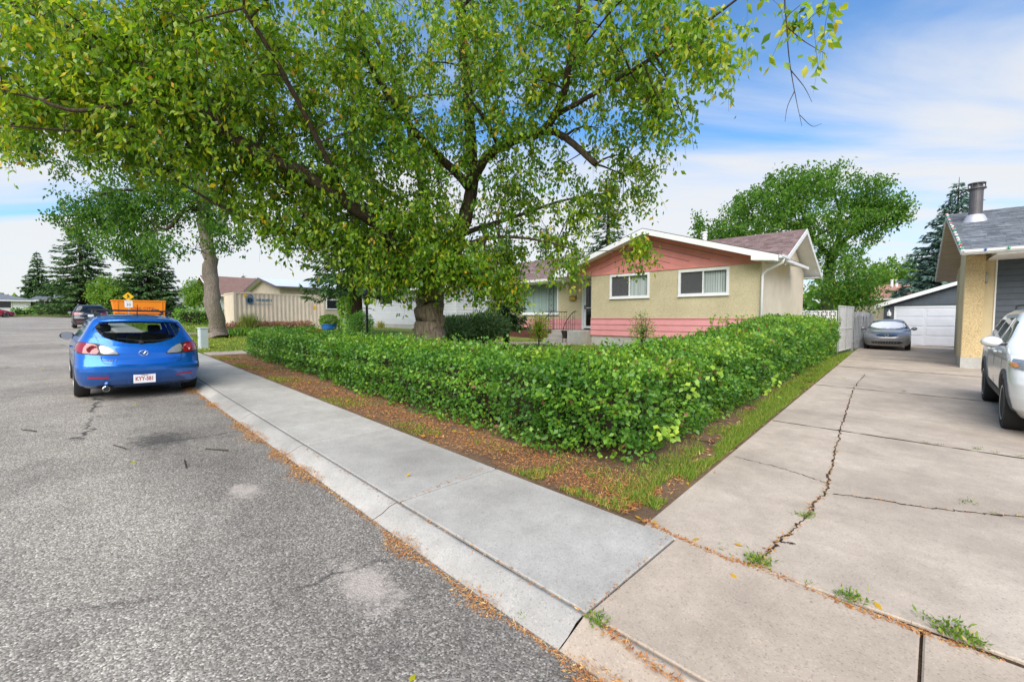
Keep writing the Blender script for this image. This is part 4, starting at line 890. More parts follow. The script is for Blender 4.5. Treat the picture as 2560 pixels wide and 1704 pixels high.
def screen_mat():
    t = NT('screen_mesh'); t.base((0.10, 0.10, 0.105)); t.set(Roughness=0.8); tr = t.n.new('ShaderNodeBsdfTransparent'); mx = t.n.new('ShaderNodeMixShader'); mx.inputs[0].default_value = 0.62
    t.l.new(tr.outputs[0], mx.inputs[1]); t.l.new(t.p.outputs[0], mx.inputs[2]); t.l.new(mx.outputs[0], t.out.inputs[0]); t.done('screen_mesh')
screen_mat()
def shingles(parent, O, U, Vv, lu, lv, mat, course=0.14, tab=0.30, th=0.008, n_obj=0, clip=None, gapv=0.012):
    """courses of overlapping tabs over a slope: O corner at the eave, U along the eave, Vv up the slope"""
    O, U, Vv = (np.array(a, float) for a in (O, U, Vv)); U = unit(U); Vv = unit(Vv); Nn = np.cross(U, Vv); Nn = Nn if Nn[2] > 0 else -Nn
    nr = int(math.ceil(lv / course)); items = []
    for r in range(nr):
        v0 = r * course; v1 = min(lv, v0 + course * 1.0 - gapv); off = (r % 3) * tab / 3; u = -off
        while u < lu:
            w = tab * random.uniform(0.75, 1.3); a = max(0, u + 0.003); b = min(lu, u + w - 0.003); u += w
            if b - a < 0.02: continue
            if clip and not clip(O + U * (a + b) / 2 + Vv * (v0 + v1) / 2): continue
            items.append((a, b, v0, v1, random.random(), th * random.uniform(0.8, 1.6)))
    def quad(it):
        a, b, v0, v1, t, h = it
        lo = Nn * h; hi = Nn * 0.001
        return [O + U * a + Vv * v0 + lo, O + U * b + Vv * v0 + lo, O + U * b + Vv * v1 + hi, O + U * a + Vv * v1 + hi, O + U * a + Vv * v0, O + U * b + Vv * v0]
    if n_obj:
        items.sort(key=lambda it: np.linalg.norm(quad(it)[0] + (np.array(parent.location) if parent else 0) - CAMP))
        for it in items[:n_obj]:
            MB().add(quad(it), [(0, 1, 2, 3), (4, 5, 1, 0)], it[4]).build('shingle', mat, parent)
        items = items[n_obj:]
    mb = MB()
    for it in items: mb.add(quad(it), [(0, 1, 2, 3), (4, 5, 1, 0)], it[4])
    o = mb.build('shingle_courses', mat, parent); o['kind'] = 'stuff'; return o

# ---------------------------------------------------------------- the pink bungalow
house = empty('bungalow', (0, 0, 0), 0, 'beige stucco bungalow with pink siding and coral front gable', 'house')
XF, YR_, YL_, YE = 16.0, 4.2, 10.72, 18.5
W2 = (5.15, 6.92, 2.36, 3.31); W1 = (8.05, 9.81, 2.36, 3.33)
wall_x(house, 'wall', 'stucco', XF, 0.16, YR_, YL_, 1.53, 3.60, [W1, W2])
wall_x(house, 'foundation', 'found', XF + 0.02, 0.16, YR_, YL_, 0.10, 0.84)
for k in range(3): clap_x(house, 'siding_board', 'pink', XF, YR_ - 0.01, YL_ + 0.01, 0.84 + 0.23 * k, 0.84 + 0.23 * (k + 1) - 0.003, 0.03)
wall_x(house, 'wall_core', 'pink', XF + 0.005, 0.15, YR_ + .02, YL_ - .02, 0.80, 1.53)
box('trim_board', 'pink', house, XF - 0.035, XF, YR_ - .01, YL_ + .01, 1.531, 1.565)
for w in (W1, W2):
    f = window_x(house, XF, *w); 
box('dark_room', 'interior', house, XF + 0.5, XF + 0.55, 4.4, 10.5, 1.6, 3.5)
# gable of coral boards laid parallel to the rakes
SL = 0.322; APY, APZ = 8.06, 4.80; XG = XF - 0.012
def clip_band(zlo, zhi, side, y_end):
    """board between two lines z = c - SL*|y-APY|, cut at the wall plate"""
    zb = 3.395; P = []
    yt = min((zhi - zb) / SL, y_end); yb_ = min((zlo - zb) / SL, y_end) if zlo > zb else 0.0
    P = [(0, zhi), (yt, zhi - SL * yt)]
    if zhi - SL * yt > zb + 1e-4 and zlo - SL * yt > zb: P += [(yt, zlo - SL * yt), (0, zlo)]
    else:
        if zhi - SL * yt > zb + 1e-4: P += [(yt, zb)]
        P += [(yb_, zb)] if zlo > zb else [(0, zb)]
        if zlo > zb: P += [(0, zlo)]
    return [(APY + side * y, z) for y, z in P]
zc = APZ; 
while zc > 3.40:
    for side, ye in ((1, 3.95), (-1, 3.75)):
        P = clip_band(zc - 0.222, zc - 0.002, side, ye)
        MB().prism([(XG, y, z) for y, z in P], (0.03, 0, 0)).build('gable_board', 'coral', house)
    zc -= 0.236
box('gable_core', 'coral', house, XF + 0.02, XF + 0.10, YR_ + .05, 11.9, 3.40, 3.60)
MB().prism([(XF + 0.03, APY + 3.9, 3.42), (XF + 0.03, APY, 4.68), (XF + 0.03, APY - 3.7, 3.42)], (0.05, 0, 0)).build('gable_backing', 'plum_wall', house)
box('trim_board', 'coral', house, XF - 0.03, XF + 0.01, YR_, YL_, 3.36, 3.393)
# side wall towards the driveway, rear wall, recessed front wall with door and picture window
MB().prism([(XF + .161, YR_ + 0.004, 0.0), (22.4, YR_ + 0.004, 0.0), (22.4, YR_ + 0.004, 3.45), (19.86, YR_ + 0.004, 4.72), (17.2, YR_ + 0.004, 3.42), (XF + .161, YR_ + 0.004, 3.42)], (0, 0.15, 0)).build('side_wall', 'stucco_side', house)
box('rear_wall', 'stucco', house, 22.25, 22.4, YR_ + .16, YE, 0.0, 3.4)
MB().prism([(17.4, YE, 0.0), (22.4, YE, 0.0), (22.4, YE, 3.4), (19.86, YE, 4.70), (17.4, YE, 3.45)], (0, -0.15, 0)).build('side_wall', 'stucco', house)
box('wing_wall', 'stucco', house, XF + 0.16, 17.4, YL_ - 0.15, YL_, 0.1, 3.5)
DOOR = (10.80, 12.15, 1.03, 3.27); PIC = (13.58, 16.02, 1.77, 3.36)
wall_x(house, 'wall', 'stucco', 17.4, 0.15, YL_, YE - .15, 1.53, 3.5, [DOOR[:2] + (1.53, DOOR[3]), PIC])
for a, b in ((12.15, YE),):
    for k in range(2): clap_x(house, 'siding_board', 'pink', 17.4, a, b, 1.03 + 0.245 * k, 1.03 + 0.245 * (k + 1) - 0.003, 0.03)
box('wall_core', 'pink', house, 17.405, 17.55, 12.15, YE - .15, 1.0, 1.53)
box('brick_backing', 'mortar', house, 17.37, 17.52, 12.8, YE + .02, 0.15, 1.02)
bm_ = MB().box(-0.01, 0.01, -0.098, 0.098, -0.030, 0.030).mesh('brick', 'brick')
for r in range(8):
    y = 12.95 + (0.105 if r % 2 else 0)
    while y < YE: o = inst(bm_, 'brick', house); o.location = (17.362 + random.gauss(0, .002), y, 0.43 + 0.074 * r); y += 0.208
pw = frame_x(17.4, PIC[0], PIC[1], PIC[2], PIC[3], 0.085, 0.03).build('picture_window', 'white', house, bevel=0.006)
box('pane', 'pane', pw, 17.445, 17.45, PIC[0] + .085, PIC[1] - .085, PIC[2] + .085, PIC[3] - .085); box('sill', 'white', pw, 17.32, 17.372, PIC[0] - .04, PIC[1] + .04, PIC[2] - .05, PIC[2])
box('mullion', 'white', pw, 17.41, 17.435, PIC[0] + .62, PIC[0] + .66, PIC[3] - .55, PIC[3] - .085)
sm = MB().box(-.001, .001, -.042, .042, PIC[2] + .085, PIC[3] - .085).mesh('slat', 'blind_dim'); y = PIC[0] + .12
while y < PIC[1] - .09: o = inst(sm, 'slat', pw); o.location = (17.52, y, 0); o.rotation_euler = (0, 0, R(50) + random.gauss(0, .05)); y += 0.082
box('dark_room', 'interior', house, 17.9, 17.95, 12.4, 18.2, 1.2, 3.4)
dr = MB().box(17.37, 17.44, 12.06, 12.17, 1.03, 3.30).box(17.37, 17.44, 10.78, 12.06, 3.20, 3.30).box(17.37, 17.44, 10.73, 10.83, 1.03, 3.20).build('door', 'white', house)
sd_ = MB().box(17.385, 17.42, 11.94, 12.05, 1.08, 3.18).box(17.385, 17.42, 10.85, 10.96, 1.08, 3.18).box(17.385, 17.42, 10.96, 11.94, 3.07, 3.18).box(17.385, 17.42, 10.96, 11.94, 2.02, 2.06).box(17.385, 17.42, 10.96, 11.94, 1.08, 1.20).build('storm_door', 'white_worn', dr)
box('door_screen', 'dark_glass', dr, 17.40, 17.405, 10.96, 11.94, 1.20, 3.07); box('handle', 'iron', dr, 17.34, 17.385, 11.96, 12.0, 1.98, 2.16); box('door_leaf', 'wood_brown', dr, 17.46, 17.5, 10.83, 12.06, 1.05, 3.2) if 'wood_brown' in MATS else box('door_leaf', 'dark_pot', dr, 17.46, 17.5, 10.83, 12.06, 1.05, 3.2)
lettering('house_number', '128', 0.17, 'tan_wall', house, (17.388, 12.62, 2.93), (0, -1, 0), (0, 0, 1))
# roof: main ridge along the house, cross gable to the street
RZ = 4.93; RX = 19.86; FE = (16.70, 3.46); BE = (23.05, 3.40); GY0, GY1 = 3.68, 18.95
def slab(pts, vec, name, mat): return MB().prism(pts, vec).build(name, mat, house)
slab([(RX, GY0, RZ - 0.012), (FE[0], GY0, FE[1] - 0.012), (FE[0], GY0, FE[1] - .11), (RX, GY0, RZ - .13)], (0, GY1 - GY0, 0), 'roof_deck', 'white')
slab([(RX, GY0, RZ - 0.012), (BE[0], GY0, BE[1] - 0.012), (BE[0], GY0, BE[1] - .11), (RX, GY0, RZ - .13)], (0, GY1 - GY0, 0), 'roof_deck', 'white')
CZ = 4.91; CE_L = (12.50, 3.50); CE_R = (3.56, 3.50); CX0, CX1 = 15.40, 19.86
slab([(CX0, APY, CZ - .012), (CX0, CE_L[0], CE_L[1] - .012), (CX0, CE_L[0], CE_L[1] - .11), (CX0, APY, CZ - .13)], (CX1 - CX0, 0, 0), 'roof_deck', 'white')
slab([(CX0, APY, CZ - .012), (CX0, CE_R[0], CE_R[1] - .012), (CX0, CE_R[0], CE_R[1] - .11), (CX0, APY, CZ - .13)], (CX1 - CX0, 0, 0), 'roof_deck', 'white')
sv = np.array([RX - FE[0], 0, RZ - FE[1]]); lv = np.linalg.norm(sv)
def crossz(y): return CZ - (abs(y - APY)) * ((CZ - CE_L[1]) / (CE_L[0] - APY) if y > APY else (CZ - CE_R[1]) / (APY - CE_R[0]))
shingles(house, (FE[0], GY0 - .01, FE[1]), (0, 1, 0), sv, GY1 - GY0 + .02, lv, 'shingle_mauve', clip=lambda p: (p[2] > crossz(p[1]) - 0.05) or p[1] > CE_L[0] or p[0] < CX0)
shingles(house, (BE[0], GY0 - .01, BE[1]), (0, 1, 0), (RX - BE[0], 0, RZ - BE[1]), GY1 - GY0 + .02, np.hypot(RX - BE[0], RZ - BE[1]), 'shingle_mauve', course=0.2, tab=0.6)
shingles(house, (CX0 - .01, CE_L[0], CE_L[1]), (1, 0, 0), (0, APY - CE_L[0], CZ - CE_L[1]), CX1 - CX0, np.hypot(APY - CE_L[0], CZ - CE_L[1]), 'shingle_mauve')
shingles(house, (CX0 - .01, CE_R[0], CE_R[1]), (1, 0, 0), (0, APY - CE_R[0], CZ - CE_R[1]), CX1 - CX0, np.hypot(APY - CE_R[0], CZ - CE_R[1]), 'shingle_mauve')
# fascia boards, eave returns, gutters, downspout
for (ye, ze_) in (CE_L, CE_R):
    MB().prism([(CX0 - .03, APY, CZ - .005), (CX0 - .03, ye, ze_ - .005), (CX0 - .03, ye, ze_ - .20), (CX0 - .03, APY, CZ - .20)], (0.028, 0, 0)).build('fascia', 'white', house)
    MB().prism([(CX0 - .034, APY, CZ + .012), (CX0 - .034, ye, ze_ + .012), (CX0 - .034, ye, ze_ - .004), (CX0 - .034, APY, CZ - .004)], (0.03, 0, 0)).build('drip_edge', 'iron', house)
MB().prism([(CX0 - .032, CE_R[0] + .02, 3.50), (CX0 - .032, 4.32, 3.73), (CX0 - .032, 4.32, 3.40), (CX0 - .032, CE_R[0] + .02, 3.33)], (0.62, 0, 0)).build('eave_return', 'white', house)
MB().prism([(CX0 - .032, CE_L[0] - .02, 3.50), (CX0 - .032, 11.55, 3.78), (CX0 - .032, 11.55, 3.36), (CX0 - .032, CE_L[0] - .02, 3.31)], (1.9, 0, 0)).build('eave_return', 'white', house)
box('porch_ceiling', 'soffit_pale', house, XF + .12, 17.4, YL_, 12.2, 3.36, 3.40) if 'soffit_pale' in MATS else box('porch_ceiling', 'white_worn', house, XF + .12, 17.4, YL_, 12.2, 3.40, 3.43)
for ya, yb in ((GY0 - .03, GY0 - .002), (GY1 + .002, GY1 + .03)):
    MB().prism([(RX, ya, RZ), (FE[0], ya, FE[1]), (FE[0], ya, FE[1] - .17), (RX, ya, RZ - .19)], (0, yb - ya, 0)).build('fascia', 'white', house)
    MB().prism([(RX, ya, RZ), (BE[0], ya, BE[1]), (BE[0], ya, BE[1] - .17), (RX, ya, RZ - .19)], (0, yb - ya, 0)).build('fascia', 'white', house)
box('soffit', 'white', house, 22.41, 23.03, GY0, 4.7, 3.26, 3.29)
box('fascia', 'white', house, FE[0] - .025, FE[0], 12.4, GY1, FE[1] - .17, FE[1] - .01); box('soffit', 'white_worn', house, FE[0], 17.4, 12.2, GY1, 3.30, 3.33)
def gutter(name, a, b, r=0.055):
    a = np.array(a); b = np.array(b); d = unit(b - a); s = np.array([-d[1], d[0], 0]); V = [(-r, r), (-r * 1.0, -r * .3), (-r * .5, -r), (r * .6, -r), (r * .8, r), (r * .7, r), (r * .5, -r * .9), (-r * .4, -r * .9), (-r * .9, -r * .2), (-r * .9, r)]
    return MB().prism([a + s * x + np.array([0, 0, z]) for x, z in V], b - a).build(name, 'white', house)
gutter('gutter', (FE[0] - .085, 12.35, FE[1] - .06), (FE[0] - .085, GY1, FE[1] - .06)); gutter('gutter', (CX0 - .02, CE_R[0] - .06, 3.45), (16.35, CE_R[0] - .06, 3.45))
MB().tube([(15.75, 3.50, 3.40), (15.76, 3.52, 3.30), (15.86, 3.95, 3.10), (15.92, 4.10, 3.0), (15.93, 4.12, 2.9), (15.93, 4.12, 0.5)], 0.042, 8).build('downspout', 'white', house, smooth=True)
# flue, roof vent
fl = at(1621, 560, 0); d = ray(1621, 556); t = 19.6 / d[0]; c = CAMP + d * t
MB().lathe([(0.09, -1.0), (0.09, 0.12), (0.12, 0.13), (0.12, 0.17), (0.09, 0.18), (0.09, 0.25), (0.13, 0.26), (0.13, 0.31), (0.0, 0.33)], (c[0], c[1], c[2] + .1), 16).build('flue_pipe', 'white', house, smooth=False)
d = ray(1735, 574); c = CAMP + d * (19.3 / d[0]); MB().lathe([(0.20, -.3), (0.20, -0.02), (0.27, -0.01), (0.27, 0.04), (0.22, 0.08), (0.0, 0.10)], tuple(c), 18).build('roof_vent', 'metal', house)
# steps and landing, joined to the house
LZ = 1.02
stp = box('landing', 'step', house, 15.82, 17.38, 10.74, 12.76, 0.25, LZ, 0.01)
for k in range(3): box('step', 'step', house, 15.82 - 0.30 * (k + 1), 15.82 - 0.30 * k - .002, 11.42, 12.76, 0.15, LZ - 0.17 * (k + 1), 0.01)
box('stoop_cheek', 'found', house, 15.20, 15.815, 10.76, 11.40, 0.15, LZ - .005, 0.01)
# wrought-iron railings and porch trellis column
def railing(y, flip):
    rl = MB(); p = 0.010
    top = [(14.98, y, 0.98), (15.05, y, 1.20), (15.25, y, 1.46), (15.55, y, 1.72), (15.75, y, 1.83), (15.85, y, 1.86), (16.4, y, 1.86), (16.95, y, 1.86)]
    if flip: top = top[:6] + [(15.95, y, 1.84)]
    rl.tube(catmull(top, 4), 0.016, 6); rl.tube([(14.98, y, 0.35), (14.98, y, 0.98)], 0.013, 6)
    C = catmull(top, 8)
    for x in ((15.2, 15.36, 15.52, 15.68, 15.84) + (() if flip else (16.0, 16.18, 16.36, 16.54, 16.72, 16.9))):
        zt = np.interp(x, C[:, 0], C[:, 2]); zb = max(LZ, 0.5) if x > 15.82 else LZ - 0.17 * (int((15.82 - x) / 0.30) + 1); rl.tube([(x, y, zb), (x, y, zt)], 0.008, 5)
    for x in (15.44, 15.76) + (() if flip else (16.09, 16.45, 16.81)):
        zt = np.interp(x, C[:, 0], C[:, 2]) - 0.14
        for s in (1, -1): rl.tube([(x + s * 0.055 * math.cos(a) * (1 - a / 9), y, zt + s * 0.09 + s * .055 * math.sin(a) * (1 - a / 9)) for a in np.linspace(0, 5.5, 10)], 0.006, 4)
    return rl.build('railing', 'iron', house)
railing(12.72, False); railing(11.46, True)
MB().tube([(15.87, 12.72, 1.85), (15.87, 13.15, 1.85)], 0.02, 6).build('rail_end', 'iron', house)
tr = MB()
for yy_ in (12.74, 13.02): tr.tube([(15.95, yy_, LZ - .4), (15.95, yy_, 3.40)], 0.013, 6)
for k in range(9):
    z = 1.15 + k * 0.25
    for s in (1, -1): tr.tube([(15.95, 12.88 + s * 0.06 + 0.055 * s * math.cos(a), z + 0.055 * math.sin(a)) for a in np.linspace(0, 5.2, 9)], 0.007, 4)
    tr.tube([(15.95, 12.74, z + .125), (15.95, 13.02, z + .125)], 0.006, 4)
tr.build('trellis_column', 'iron', house)
# mailbox and porch light
mbx = MB().box(17.27, 17.39, 12.50, 12.86, 2.42, 2.58).prism([(17.24, 12.49, 2.57), (17.40, 12.49, 2.66), (17.40, 12.49, 2.57)], (0, 0.38, 0)).build('mailbox', 'brass', bevel=0.01); tag(mbx, 'small brass mailbox on the porch wall beside the door', 'mailbox')
pl = MB().box(17.36, 17.395, 12.93, 13.03, 3.02, 3.18).lathe([(0.05, -.07), (0.075, -.02), (0.075, .05), (0.03, .09)], (17.30, 12.98, 3.10), 12).build('porch_light', 'white'); tag(pl, 'white porch light on the beige wall left of the door', 'light')
pot = MB().lathe([(0.10, 0), (0.15, 0.25), (0.18, 0.30), (0.18, 0.34), (0.15, 0.34), (0.13, 0.28), (0.0, 0.27)], (15.36, 11.62, LZ - 0.34), 16).build('plant_pot', 'dark_pot'); tag(pot, 'dark empty plant pot standing on the front steps', 'pot')

# ---------------------------------------------------------------- generic gabled house for the distance
def gable_house(name, label, x0, x1, y0, y1, z0, eave, ridge, axis, wall, roof, over=0.5, gable=None, windows=(), trim='white', boards=0.0, cat='house', hip=False):
    """windows: (face, a, b, z0, z1) face 'x' (street side) or 'y' (towards the camera)"""
    h = empty(name, (0, 0, 0), 0, label, cat)
    MB().box(x0, x1, y0, y1, z0 - 0.6, eave).build('wall', wall, h)
    if hip:
        xm, ym = (x0 + x1) / 2, (y0 + y1) / 2; o = over; r = min(x1 - x0, y1 - y0) / 2 * 0.9
        a = [(x0 - o, y0 - o, eave), (x1 + o, y0 - o, eave), (x1 + o, y1 + o, eave), (x0 - o, y1 + o, eave)]
        e = [(x0 + r, ym, ridge), (x1 - r, ym, ridge)] if (x1 - x0) > (y1 - y0) else [(xm, y0 + r, ridge), (xm, y1 - r, ridge)]
        F = [(0, 1, 5, 4), (1, 2, 5), (2, 3, 4, 5), (3, 0, 4)] if (x1 - x0) > (y1 - y0) else [(0, 1, 4), (1, 2, 5, 4), (2, 3, 5), (3, 0, 4, 5)]
        MB().add(a + e, F + [(3, 2, 1, 0)]).build('roof', roof, h)
        MB().box(x0 - o, x1 + o, y0 - o - .03, y0 - o - .002, eave - .16, eave).box(x0 - o - .03, x0 - o - .002, y0 - o, y1 + o, eave - .16, eave).build('fascia', trim, h)
    elif axis == 'x':      # ridge along x
        ym = (y0 + y1) / 2; sl_ = (ridge - eave) / (ym - y0); e0 = eave - sl_ * over
        MB().prism([(x0, y0, eave), (x0, ym, ridge), (x0, y1, eave)], (x1 - x0, 0, 0)).build('gable', gable or wall, h)
        for s, ye in ((1, y0 - over), (-1, y1 + over)):
            MB().prism([(x0 - over, ym, ridge + .14), (x0 - over, ye, e0 + .14), (x0 - over, ye, e0), (x0 - over, ym, ridge)], (x1 - x0 + 2 * over, 0, 0)).build('roof', roof, h)
            MB().prism([(x0 - over - .03, ym, ridge + .15), (x0 - over - .03, ye, e0 + .15), (x0 - over - .03, ye, e0 - .04), (x0 - over - .03, ym, ridge - .04)], (.028, 0, 0)).build('fascia', trim, h)
        MB().box(x0 - over, x1 + over, y0 - over - .03, y0 - over - .002, e0 - .04, e0 + .12).build('fascia', trim, h)
    else:
        xm = (x0 + x1) / 2; sl_ = (ridge - eave) / (xm - x0); e0 = eave - sl_ * over
        MB().prism([(x0, y0, eave), (xm, y0, ridge), (x1, y0, eave)], (0, y1 - y0, 0)).build('gable', gable or wall, h)
        for xe in (x0 - over, x1 + over):
            MB().prism([(xm, y0 - over, ridge + .14), (xe, y0 - over, e0 + .14), (xe, y0 - over, e0), (xm, y0 - over, ridge)], (0, y1 - y0 + 2 * over, 0)).build('roof', roof, h)
            MB().prism([(xm, y0 - over - .03, ridge + .15), (xe, y0 - over - .03, e0 + .15), (xe, y0 - over - .03, e0 - .04), (xm, y0 - over - .03, ridge - .04)], (0, .028, 0)).build('fascia', trim, h)
        MB().box(x0 - over - .03, x0 - over - .002, y0 - over, y1 + over, e0 - .04, e0 + .12).build('fascia', trim, h)
    if boards:
        z = z0 + 0.55
        while z < eave - 0.02:
            clap_x(h, 'siding_board', wall, x0 - .002, y0, y1, z, min(z + boards, eave) - .003, 0.022); clap_y(h, 'siding_board', wall, y0 - .002, x0, x1, z, min(z + boards, eave) - .003, 0.022); z += boards
        wall_x(h, 'foundation', 'found', x0 - .012, 0.01, y0, y1, z0 - .5, z0 + .55)
    for face, a, b, za, zb in windows:
        if face == 'x':
            f = frame_x(x0 - .02, a, b, za, zb, 0.09, 0.05, 0.0).build('window', 'white', h); box('pane', 'dark_glass', f, x0 - .045, x0 - .03, a + .09, b - .09, za + .09, zb - .09)
        else:
            f = MB().box(a, b, y0 - .07, y0 - .02, za, za + .09).box(a, b, y0 - .07, y0 - .02, zb - .09, zb).box(a, a + .09, y0 - .07, y0 - .02, za + .09, zb - .09).box(b - .09, b, y0 - .07, y0 - .02, za + .09, zb - .09).build('window', 'white', h)
            box('pane', 'dark_glass', f, a + .09, b - .09, y0 - .055, y0 - .04, za + .09, zb - .09)
    return h
nb = gable_house('white_house', 'white horizontal-sided house seen behind the large tree trunk', 18.0, 27.0, 22.4, 38.0, 0.55, 3.75, 5.6, 'y', 'siding_white', 'shingle_brown', windows=[('x', 30.0, 32.0, 2.55, 3.5), ('x', 36.6, 37.6, 1.5, 3.4)], boards=0.20)
nst = MB()
for k in range(4): nst.box(16.6 + .3 * k, 18.0, 33.9, 36.0, 0.3, 0.75 + 0.16 * k)
o = nst.build('front_step', 'found', nb); 
nrl = MB()
for y in (33.95, 35.95):
    nrl.tube([(16.7, y, 1.5), (17.9, y, 2.1)], 0.02, 5)
    for k in range(5): nrl.tube([(16.7 + .3 * k, y, .8 + .13 * k), (16.7 + .3 * k, y, 1.5 + .15 * k)], 0.013, 4)
nrl.build('railing', 'iron', nb)
def Xy(px, Y): return on_y(px, 660, Y)[0]
c = on_y(636, 662, 43.0)
gable_house('grey_roof_house', 'tan-gabled house with pale metal roof behind the beige container', c[0] + .4, c[0] + 13, 43.4, 52.0, 0.87, c[2] + .15, on_y(618, 643, 47.5)[2], 'x', 'tan_wall', 'pale_metal', gable='tan_wall', trim='plum_wall', windows=[('y', c[0] + 4.6, c[0] + 6.4, 2.4, 3.4)])
c = on_y(560, 668, 58.0)
gable_house('brown_roof_house', 'house with brown roof and broad pale gable left of the pale metal roof', c[0] - 2.2, c[0] + 9, 58.5, 68.0, 1.2, c[2] - .3, c[2] + 1.75, 'x', 'siding_white', 'shingle_brown', over=1.0, gable='white_worn', windows=[('x', 60, 62, 2.6, 3.6)])
c = on_y(530, 668, 44.0)
gable_house('brick_house', 'low house with white eaves just right of the street tree', Xy(521, 74) - .5, Xy(521, 74) + 9, 74.0, 82.0, 1.5, on_y(521, 664, 74)[2], on_y(521, 640, 74)[2] + .3, 'y', 'tan_wall', 'shingle_slate', windows=[('y', Xy(521, 74) + .5, Xy(521, 74) + 2.0, 2.6, 3.9)])
# far end of the street
def P100(x, y, Y): return on_y(x, y, Y)
a = P100(-20, 690, 101); b = P100(70, 690, 101)
gable_house('far_bungalow', 'grey hip-roofed bungalow with white garage wall at the street end', a[0] - 6, b[0], 101, 110, 2.0, P100(30, 690.5, 101)[2], P100(30, 672, 105)[2], 'x', 'white', 'shingle_slate', over=0.6, hip=True, windows=[('y', a[0] + 0.5, a[0] + 2.0, 3.0, 4.3)])
a2 = P100(72, 690, 100); b2 = P100(120, 690, 100)
fh_ = gable_house('plum_house', 'low plum-walled house with pale window beside the hip-roofed bungalow', a2[0] + .2, b2[0], 102, 110, 2.0, P100(90, 690, 102)[2], P100(95, 676, 106)[2], 'x', 'plum_wall', 'shingle_slate', over=0.6, hip=True, windows=[('y', P100(86, 690, 102)[0], P100(103, 690, 102)[0], 2.5, P100(90, 691, 102)[2] - .1)])
a3 = P100(138, 690, 99); b3 = P100(215, 690, 99)
gable_house('navy_house', 'navy-walled house with a small white window under the tall spruce', a3[0], b3[0], 100, 109, 2.0, P100(150, 690, 100)[2], P100(150, 680, 104)[2], 'x', 'navy_wall', 'shingle_slate', over=0.6, windows=[('y', P100(148, 690, 100)[0], P100(163, 690, 100)[0], P100(150, 704, 100)[2], P100(150, 693, 100)[2])])
a4 = P100(262, 690, 88); gable_house('gable_house', 'tan gabled house half hidden behind the light green tree', a4[0], a4[0] + 9, 88.6, 96, 1.9, P100(270, 690, 88)[2], P100(280, 668, 90)[2], 'y', 'tan_wall', 'shingle_brown')
a5 = P100(425, 690, 76); gable_house('two_storey_house', 'pale house glimpsed between spruce and garden tree', a5[0], a5[0] + 8, 84, 92, 1.8, P100(430, 672, 84)[2], P100(430, 648, 86)[2], 'y', 'siding_white', 'shingle_slate', windows=[('y', a5[0] + 1.4, a5[0] + 2.8, 3.4, 4.8)])
t0 = on_x(2010, 690, 62.0); t1 = on_x(2105, 690, 62.0)
th_ = gable_house('terracotta_house', 'distant house with terracotta shingle roof beyond the dark garage', 62, 72, t1[1] - 6, t0[1] + 2, 0.3, on_x(2050, 685, 62)[2], on_x(2050, 657, 67)[2], 'y', 'tan_wall', 'shingle_terra', over=0.6)
for px in (2052, 2063): c = on_x(px, 655, 66.0); MB().lathe([(0.13, -1.0), (0.13, .5), (.17, .52), (.17, .6)], tuple(c), 10).build('flue_pipe', 'white', th_)

# ---------------------------------------------------------------- the garage with the pebble-dash pillar (turned with the driveway)
GR = math.atan(0.05)
gar = empty('garage', (18.5, -0.45, 0), GR, 'grey-shingled garage with pebble-dash pillar and dark siding beside the driveway', 'garage')
EZ, RZ2, RL, RB = 3.57, 5.72, 6.6, 11.6; BZ = 3.50; GW = 9.0
def gbox(n, m, *a, **k): return box(n, m, gar, *a, **k)
MB().prism([(0, 0, EZ - .012), (RL, 0, RZ2 - .012), (RL, 0, RZ2 - .16), (0, 0, EZ - .14)], (0, -GW, 0)).build('roof_deck', 'white_worn', gar)
MB().prism([(0.01, 0, EZ - .006), (RL, 0, RZ2 - .006), (RL, 0, RZ2 - .011), (0.01, 0, EZ - .011)], (0, -GW, 0)).build('course_shade', 'plastic', gar)  # black sheet showing between courses, standing in for their shadow lines
MB().prism([(RB, 0, BZ - .012), (RL, 0, RZ2 - .012), (RL, 0, RZ2 - .16), (RB, 0, BZ - .14)], (0, -GW, 0)).build('roof_deck', 'white_worn', gar)
shingles(gar, (0, -GW, EZ), (0, 1, 0), (RL, 0, RZ2 - EZ), GW + .02, np.hypot(RL, RZ2 - EZ), 'shingle_grey', 0.20, 0.42, 0.020, 300, gapv=0.042)
shingles(gar, (RB, -GW, BZ), (0, 1, 0), (RL - RB, 0, RZ2 - BZ), GW + .02, np.hypot(RB - RL, RZ2 - BZ), 'shingle_grey', 0.25, 0.8)
for (xa, za, xb, zb) in ((0, EZ, RL, RZ2), (RB, BZ, RL, RZ2)):
    MB().prism([(xa, .002, za), (xb, .002, zb), (xb, .002, zb - .17), (xa, .002, za - .16)], (0, .028, 0)).build('fascia', 'white', gar)
# slatted soffit of the wide verge
def soffit(xa, za, xb, zb, n):
    for k in range(n):
        t0, t1 = k / n, (k + 1) / n - 0.006; P = [(xa + (xb - xa) * t, za + (zb - za) * t - 0.165) for t in (t0, t1)]
        MB().prism([(P[0][0], -.01, P[0][1]), (P[1][0], -.01, P[1][1]), (P[1][0], -.01, P[1][1] - .012), (P[0][0], -.01, P[0][1] - .006)], (0, -0.68, 0)).build('soffit_slat', 'soffit_tan', gar)
soffit(.15, EZ + .05, RL, RZ2, 24); soffit(RB, BZ, RL, RZ2, 22)
MB().box(-.012, .012, -GW, 0, EZ - .17, EZ - .01).build('fascia', 'white', gar)
gbox('eave_soffit', 'white_worn', .02, 1.9, -GW, -.70, EZ - .20, EZ - .175)
gv = [(-0.02, .05), (-0.10, .05), (-0.10, -.02), (-0.06, -.07), (-0.02, -.07)]
MB().prism([(x, 0.02, EZ - .07 + z) for x, z in gv], (0, -GW, 0)).build('gutter', 'white', gar)
zb_ = -0.12
